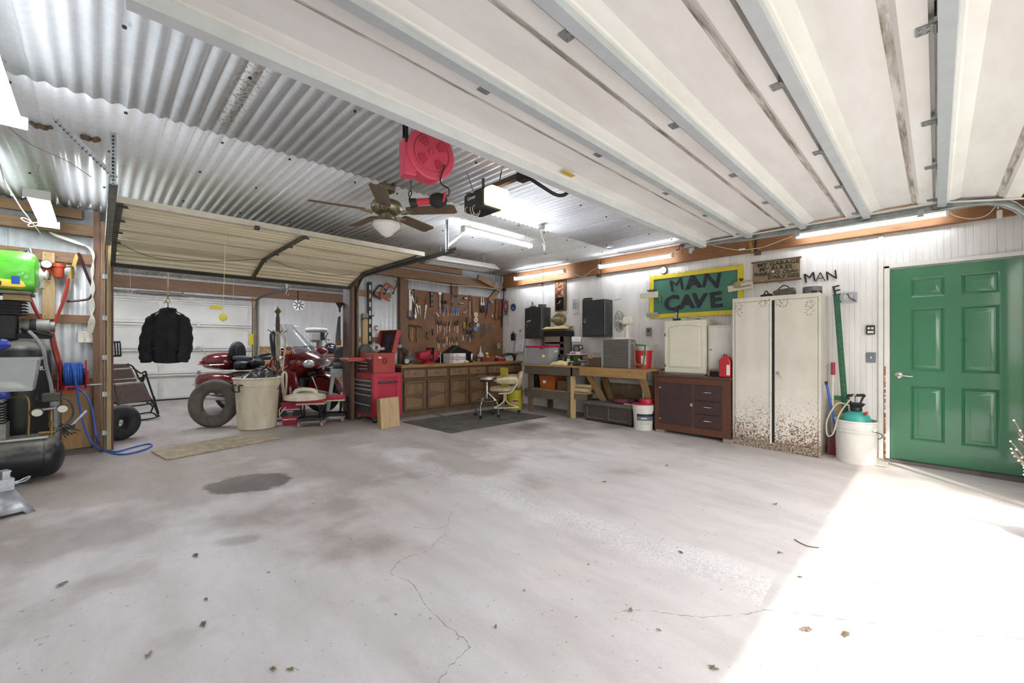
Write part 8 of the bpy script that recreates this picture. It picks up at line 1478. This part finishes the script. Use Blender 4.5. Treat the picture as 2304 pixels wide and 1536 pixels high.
ob('badge',MB().lathe([(.004,0),(.014,0),(.014,.003),(.004,.003)],n=16,M=RO(PI/2,0,0)).xf(TR(w*.45,-.010,h*.47)),WHITEP,gs_); ob('fringe',MB().bx(w*.3,w*.32,-.01,-.006,-.03,0).bx(w*.58,w*.66,-.01,-.006,-.025,0),mat('#a39078',.8),gs_,ang=0)
for x in (.33,.64): ob('drip',MB().bx(w*x,w*x+.006,-.0105,-.0085,h*.42,h*.72),mat('#cfc8bc',.6),gs_,ang=0)
# loose letters M A N E
for c,px,py,sz,r_ in (('M',1822,625,.16,R(8)),('A',1846,624,.17,0),('N',1871,620,.15,R(6)),('E',1883,655,.17,R(12))):
    q=aX(px,py,XR-.012); m=txw(c,sz,0,0,0,.004,-.004 if c in 'A' else 0.0,r_); o=ob('wall_letter',m,mat('#1f1c22',.5,.2),ang=0); o.location=q; o.rotation_euler=(0,0,RW); tag(o,f'black metal letter {c} fixed to the white wall','letter','black letters by the tall cabinet')
t=wl('hook_plate','white framed plate with two dark coat hooks','coat hook',1910,670); ob('plate',MB().bx(-.075,.075,-.012,.0,-.06,-.035).bx(-.075,.075,-.012,0,.035,.06).bx(-.075,-.05,-.012,0,-.06,.06).bx(.05,.075,-.012,0,-.06,.06),mat('#b5b9c2',.4,.2),t,ang=0)
for x in (-.13,.0): ob('hook',MB().tube(cr([(x+.06,-.012,-.04),(x+.03,-.04,-.02),(x+.01,-.05,.0),(x-.005,-.05,.045)],4),.007,7),mat('#54403c',.5),t)
t=wl('opener_button','black wall remote with pale buttons','remote',1959,742); ob('body',MB().bx(-.038,.038,-.018,.0,-.052,.052),mat('#2e2c2c',.4),t,ang=0,bev=.008); ob('button',MB().bx(-.026,.026,-.021,-.016,-.036,-.012),mat('#e0dccf',.4),t,ang=0,bev=.004)
for x in (-.015,.015): ob('button',MB().bx(x-.011,x+.011,-.021,-.016,.006,.03),mat('#e0dccf',.4),t,ang=0,bev=.004)
t=wl('light_switch','grey metal light switch plate beside the green door','switch',1960,804); ob('plate',MB().bx(-.04,.04,-.008,.0,-.056,.056),mat('#7d8286',.4,.5),t,ang=0,bev=.003); ob('toggle',MB().box((0,-.012,0),(.01,.016,.024)),WHITEP,t,ang=0)
t=wl('thermostat','tan round-dial thermostat on the white wall','thermostat',1461,746); ob('plate',MB().bx(-.04,.04,-.025,.0,-.07,.06),mat('#8b8470',.5),t,ang=0,bev=.004); ob('dial',MB().cyl((0,-.035,.02),(0,-.02,.02),.022),mat('#4a463e',.5),t)
t=wl('wall_outlet','cream wall socket above the red bucket','socket',1476,782); ob('plate',MB().bx(-.036,.036,-.008,.0,-.06,.06),mat('#d9d3bd',.45),t,ang=0,bev=.003)
for z in (-.022,.022): ob('socket',MB().bx(-.014,.014,-.010,-.007,z-.014,z+.014),mat('#c2ba9f',.5),t,ang=0,bev=.004)
t=wl('small_clock','small white round clock hung above the green sign','clock',1493,608,XR-.05); ob('case',MB().lathe([(.0005,-.012),(.05,-.012),(.056,-.004),(.056,.02),(.0005,.02)],n=26,M=RO(-PI/2,0,0)),mat('#3a3a3c',.4),t); ob('face',MB().lathe([(.0005,-.013),(.049,-.013)],n=24,M=RO(-PI/2,0,0)),WHITEP,t); ob('hand',MB().beam((0,-.0145,0),(.02,-.0145,.02),.004,.001,(0,1,0)).beam((0,-.0145,0),(-.012,-.0145,.008),.004,.001,(0,1,0)),BLACK,t,ang=0); ob('cord',MB().cyl((0,0,.055),(0,-.01,.30),.003),mat('#d8c37a',.6),t)
# corner: jumper leads, blue disc, bag, paper
t=wl('jumper_leads','coiled red and black jumper leads hung in the corner','jumper leads',1141,690)
ob('lead',MB().torus((0,-.03,.0),.055,.010,(PI/2,0,0),26,7,1.9),BLACK,t); ob('lead',MB().torus((-.01,-.04,.02),.035,.010,(PI/2,0,0),22,7,2.4),mat('#b02a2c',.4),t)
for x in (-.025,.02): ob('clamp',MB().cyl((x,-.03,-.10),(x,-.03,-.18),.012,.007,8),BLACK,t)
ob('clamp',MB().cyl((-.01,-.04,.10),(-.01,-.04,.17),.016,.008,8),mat('#b02a2c',.4),t); ob('hook',MB().cyl((0,0,.10),(0,-.05,.10),.004),STEEL,t)
t=wl('blue_disc','round blue sign with dark rim on the white wall','sign',1155,691); ob('rim',MB().lathe([(.0005,-.01),(.072,-.01),(.078,0),(.0005,0)],n=28,M=RO(-PI/2,0,0)),mat('#3c3f46',.4),t); ob('face',MB().lathe([(.0005,-.0115),(.052,-.0115)],n=26,M=RO(-PI/2,0,0)),mat('#2f4aa5',.4,0,.15,20),t); ob('flash',MB().beam((-.03,-.0125,-.01),(.03,-.0125,-.04),.012,.001,(0,1,0)),mat('#c9d0e0',.4),t,ang=0)
t=wl('thin_rod','thin dark red rod with small arrow head on the white wall','rod',1143,705); ob('rod',MB().cyl((0,-.006,-.27),(0,-.006,.27),.004),mat('#5d2a2c',.5),t); ob('head',MB().cyl((0,-.006,.25),(0,-.006,.30),.012,.001,8),mat('#7d2a2c',.5),t)
t=wl('black_pouch','small black leather pouch hung on the white wall','pouch',1156,757); ob('pouch',MB().bx(-.045,.045,-.05,.0,-.08,.06),BLACK,t,ang=0,bev=.012); ob('loop',MB().torus((0,-.02,.075),.022,.006,(PI/2,0,0),16,6),BLACK,t)
t=wl('paper_roll','white paper sheet hanging down behind the bench corner','paper',1172,770); hh=aX(1172,748,XP).z-aX(1172,793,XP).z; m=MB(); m.grid(lambda u,v:((u-.5)*.26,-.02-.06*(1-v)**2,hh*(v-.5)),6,12); ob('sheet',m,mat('#dedee0',.6),t,solid=.002); ob('clip',MB().cyl((0,-.02,hh/2),(0,-.02,hh/2+.06),.008),BLACK,t)
t=thing('dark_pole','long dark pole hung in the corner from the beam','pole',aX(1134,655,XR-.06)); ob('pole',MB().tube([(0,0,0),(-.01,.02,-.30),(-.02,.05,-.75)],.014,7),BLACK,t); ob('bracket',MB().sph((0,0,.03),(.04,.05,.03),10,7),BLACK,t)
# ---- beside the tall cabinet
p0=aX(1877,664,6.02); p1=aX(1898,932,5.98); t=thing('steel_post','tall green perforated steel fence post leaning by the tall cabinet','fence post',(p1.x,p1.y,p1.z)); d=p0-p1
ob('web',MB().beam((0,0,0),d,.012,.055,(1,0,0)),mat('#2f5c47',.5,.2,.12),t,ang=0); ob('flange',MB().beam((-.02,-.03,0),d+Vector((-.02,-.03,0)),.038,.01,(1,0,0)),mat('#35674d',.5,.2,.12),t,ang=0)
bm_=MB()
for k in range(22): q=d*((k+.5)/22)+Vector((-.048,-.028,0)); bm_.box(q,(.012,.01,.018))
ob('stud',bm_,mat('#3a8058',.45,.2),t,ang=0)['kind']='stuff'
q=aX(1872,1015,5.95); t=thing('broom','white-handled broom with pink bristles and red grip','broom',(q.x,q.y,fz(q.y))); zt2=aX(1875,815,5.95).z-fz(q.y); zg=aX(1875,843,5.95).z-fz(q.y)
ob('handle',MB().cyl((0,0,.22),(.03,-.005,zg),.012),mat('#d8d2ca',.5),t); ob('grip',MB().cyl((.03,-.005,zg),(.033,-.005,zt2),.02),mat('#a32a40',.45),t); ob('ferrule',MB().cyl((0,0,.17),(0,0,.25),.022,.015),mat('#b04a5c',.5),t)
bm_=MB(); rnd=random.Random(3)
for k in range(60): a_=rnd.uniform(0,2*PI); r_=rnd.uniform(0,1); bm_.cyl((.012*r_*math.cos(a_),.016*r_*math.sin(a_),.18),(.02*r_*math.cos(a_),.05*r_*math.sin(a_),.0),.0025,n=4)
ob('bristles',bm_,mat('#c2687c',.7),t)['kind']='stuff'
wbk=(5.80,aX(1926,1000,5.80).y); zf_=fz(wbk[1]); t=thing('white_bucket','white plastic bucket holding the sprayer beside the green door','bucket',(wbk[0],wbk[1],zf_))
ob('bucket',MB().lathe([(.0005,0),(.165,0),(.17,.012),(.178,.33),(.19,.33),(.19,.345),(.182,.35),(.182,.365),(.19,.365),(.19,.38),(.183,.385),(.183,.43),(.192,.435),(.192,.45),(.178,.45),(.17,.36),(.155,.02),(.0005,.02)],n=40),mat('#d6d2cb',.5,0,.06),t); ob('bail',MB().tube(cr([(-.12,-.155,.36),(-.02,-.21,.32),(.06,-.20,.27),(.13,-.14,.24),(.19,-.04,.22)],6),.004,6),DSTEEL,t); ob('bail_lug',MB().cyl((-.11,-.145,.37),(-.125,-.165,.37),.015),WHITEP,t)
t=thing('garden_sprayer','teal pump sprayer with black handle standing in the white bucket','sprayer',(wbk[0],wbk[1],zf_+.022)); TEAL=mat('#3f9e92',.4,0,.06)
ob('tank',MB().lathe([(.0005,0),(.125,0),(.135,.02),(.135,.40),(.132,.43),(.11,.48),(.06,.515),(.04,.52),(.04,.53)],n=36),TEAL,t); ob('collar',MB().lathe([(.045,.52),(.055,.53),(.05,.56),(.07,.585),(.08,.60),(.05,.61),(.0005,.61)],n=24),BLACK,t); ob('pump_handle',MB().tube(cr([(-.06,.03,.60),(-.07,.05,.65),(-.05,.06,.68),(.05,-.06,.69),(.07,-.05,.66),(.06,-.03,.60)],4),.010,8).cyl((-.055,.06,.685),(.055,-.06,.69),.015),BLACK,t); ob('valve',MB().cyl((-.08,-.08,.50),(-.10,-.10,.525),.014),mat('#b5484a',.4),t); ob('pump_rod',MB().cyl((0,0,.6),(0,0,.69),.010),STEEL,t)
ob('spray_hose',MB().tube(cr([(-.05,.05,.58),(-.10,.14,.60),(-.13,.20,.50),(-.15,.235,.38),(-.16,.225,.25),(-.165,.185,.26),(-.16,.16,.33),(-.13,.12,.50),(-.08,.03,.66),(-.03,.0,.70)],7),.008,7),mat('#b3ab97',.45,0,.05,alpha=.9),t)
pA=aX(1859,860,5.72); pB=Vector((wbk[0]-.05,wbk[1]+.12,zf_+.06)); t=thing('blue_pole','blue metal pole leaning out of the white bucket','pole',pB); ob('pole',MB().cyl((0,0,0),pA-pB,.012),mat('#3252a8',.4,0,.06),t); ob('end_cap',MB().cyl((pA-pB)*.97,(pA-pB)*1.015,.0145),BLACK,t); ob('socket',MB().cyl((0,0,.0),(pA-pB)*.12+Vector((0,0,.0)),.018),BLACK,t)
q=aX(1884,905,6.03); t=thing('hand_brush','tan wooden brush with green top behind the steel post','brush',(q.x,q.y,fz(q.y))); zz2=aX(1884,890,6.03).z-fz(q.y); ob('board',MB().bx(-.02,.02,-.04,.04,0,zz2-.05),mat('#c2b487',.6),t,ang=0); ob('head',MB().bx(-.025,.025,-.045,.045,zz2-.05,zz2),mat('#3f8a4a',.5),t,ang=0,bev=.005)
tag(at(ob('floor_board',MB().bx(-.12,.32,-.30,.14,0,.012),mat('#c9c2b8',.8,0,.12),ang=0,bev=.002),(5.86,.66,fz(.66)+.0)),'thin pale board lying on the floor under the white bucket','board')
# twigs by the door at the frame edge
t=thing('dried_twigs','bare twigs with pale buds standing in a pot before the green door','plant',(4.32,-.56,fz(-.5))); ob('pot',MB().lathe([(.0005,0),(.09,0),(.12,.2),(.125,.22),(.11,.22),(.10,.18),(.0005,.18)],n=24),mat('#8a5a42',.7),t)
rnd=random.Random(9)
for k in range(7):
    a_=R(100)+rnd.uniform(-1.0,1.0); e=Vector((.14*math.cos(a_)-.10,.16*math.sin(a_)+.06,rnd.uniform(.5,.85))); b=ob('twig',MB().tube(cr([(0,0,.18),e*.5+Vector((0,0,.12)),e],4),[.005]*5+[.004]*4,5),mat('#6b5a50',.8),t)
    for j in range(4): ob('bud',MB().sph(e*(1-.08*j)+Vector((rnd.uniform(-.01,.01),rnd.uniform(-.01,.01),.01)),.006,7,5),mat('#d8d2be',.6),b)
# ---- leaves and bits on the floor
LM=mat('#7a6650',.9,0,.3,40); LM2=mat('#8a7a64',.9,0,.3,40)
leafpts=[(1500,1048,.05),(1360,1085,.045),(1745,1135,.05),(1533,1244,.035),(1815,1418,.055),(1902,1430,.05),(1420,1375,.03),(1755,1245,.03),(335,1475,.035),(457,1407,.04),(655,1508,.03),(440,1250,.05),(140,1315,.05),(463,1350,.025),(615,1508,.03),(1605,1506,.035),(1482,1420,.02),(1115,1412,.02),(605,1290,.015),(1800,1300,.02),(960,1110,.015),(705,1135,.012),(1300,990,.025),(1440,1000,.02),(1325,1272,.012),(890,1385,.012),(1180,1330,.012)]
for i,(px,py,r_) in enumerate(leafpts):
    r_*=.62
    rnd=random.Random(100+i); n=10; m=MB(); vs=[]
    for k in range(n): a_=2*PI*k/n; rr=r_*(.55+.45*((k%2)==0))*rnd.uniform(.7,1.1); vs.append((rr*math.cos(a_),rr*.6*math.sin(a_),rnd.uniform(.002,.012)))
    m.v=[Vector((0,0,.008))]+[Vector(v) for v in vs]; m.f=[(0,1+k,1+(k+1)%n) for k in range(n)]; m.tube([(0,0,.006),(r_*.9,r_*.3,.004)],.0012,4)
    o=ob('dry_leaf',m,LM if i%2 else LM2,ang=0,solid=.0008); p=FL(px,py); o.location=p+Vector((0,0,.001)); o.rotation_euler=(0,0,rnd.uniform(0,6)); tag(o,'brown curled dry leaf lying on the concrete floor','leaf','dry leaves on the floor')
tw=cr([FL(1788,1214),FL(1800,1222),FL(1820,1230),FL(1842,1233)],5); tag(ob('twig',MB().tube([p+Vector((0,0,.004)) for p in tw],.003,5),mat('#5d4a3c',.8)),'thin curved twig lying on the concrete floor','twig')
# small cord on the floor in front of the oak units
cord('garden_twine','thin green cord curled on the mat before the oak units',[FL(965,942)+Vector((0,0,.016)),FL(985,944)+Vector((0,0,.016)),FL(1000,940)+Vector((0,0,.016)),FL(990,936)+Vector((0,0,.018)),FL(975,934)+Vector((0,0,.02))],.005,mat('#3f5a46',.5))
# ---- a tree outside that dapples the sun
tr_=thing('shade_tree','leafy tree standing on the lawn beside the driveway','tree',(-2.6,-7.0,-.06)); ob('trunk',MB().tube(cr([(0,0,0),(.1,.05,2.5),(-.05,.1,5),(.2,.2,7.5),(.5,.4,10)],5),[.22-.008*i for i in range(21)],10),mat('#5a4a3c',.9),tr_)
rnd=random.Random(21); lf=MB()
for k in range(9):
    a_=rnd.uniform(0,2*PI); e=Vector((.9+1.5*math.cos(a_),.7+1.4*math.sin(a_),rnd.uniform(9.4,12.4))); ob('branch',MB().tube(cr([(.3,.25,8.2),e*.5+Vector((.1,.1,4.6)),e],4),[.05]*4+[.03]*5,6),mat('#5a4a3c',.9),tr_)
    for j in range(70):
        q=e+Vector((rnd.gauss(0,.45),rnd.gauss(0,.45),rnd.gauss(0,.35))); n_=Vector((rnd.uniform(-1,1),rnd.uniform(-1,1),rnd.uniform(.2,1))).normalized(); u_=n_.orthogonal().normalized()*.10; v_=n_.cross(u_)*.6; lf.add([q-u_,q-v_,q+u_,q+v_],[(0,1,2,3)])
o=ob('foliage',lf,mat('#5d7a3c',.7,0,.2),tr_,ang=0,fix=False); o['kind']='stuff'
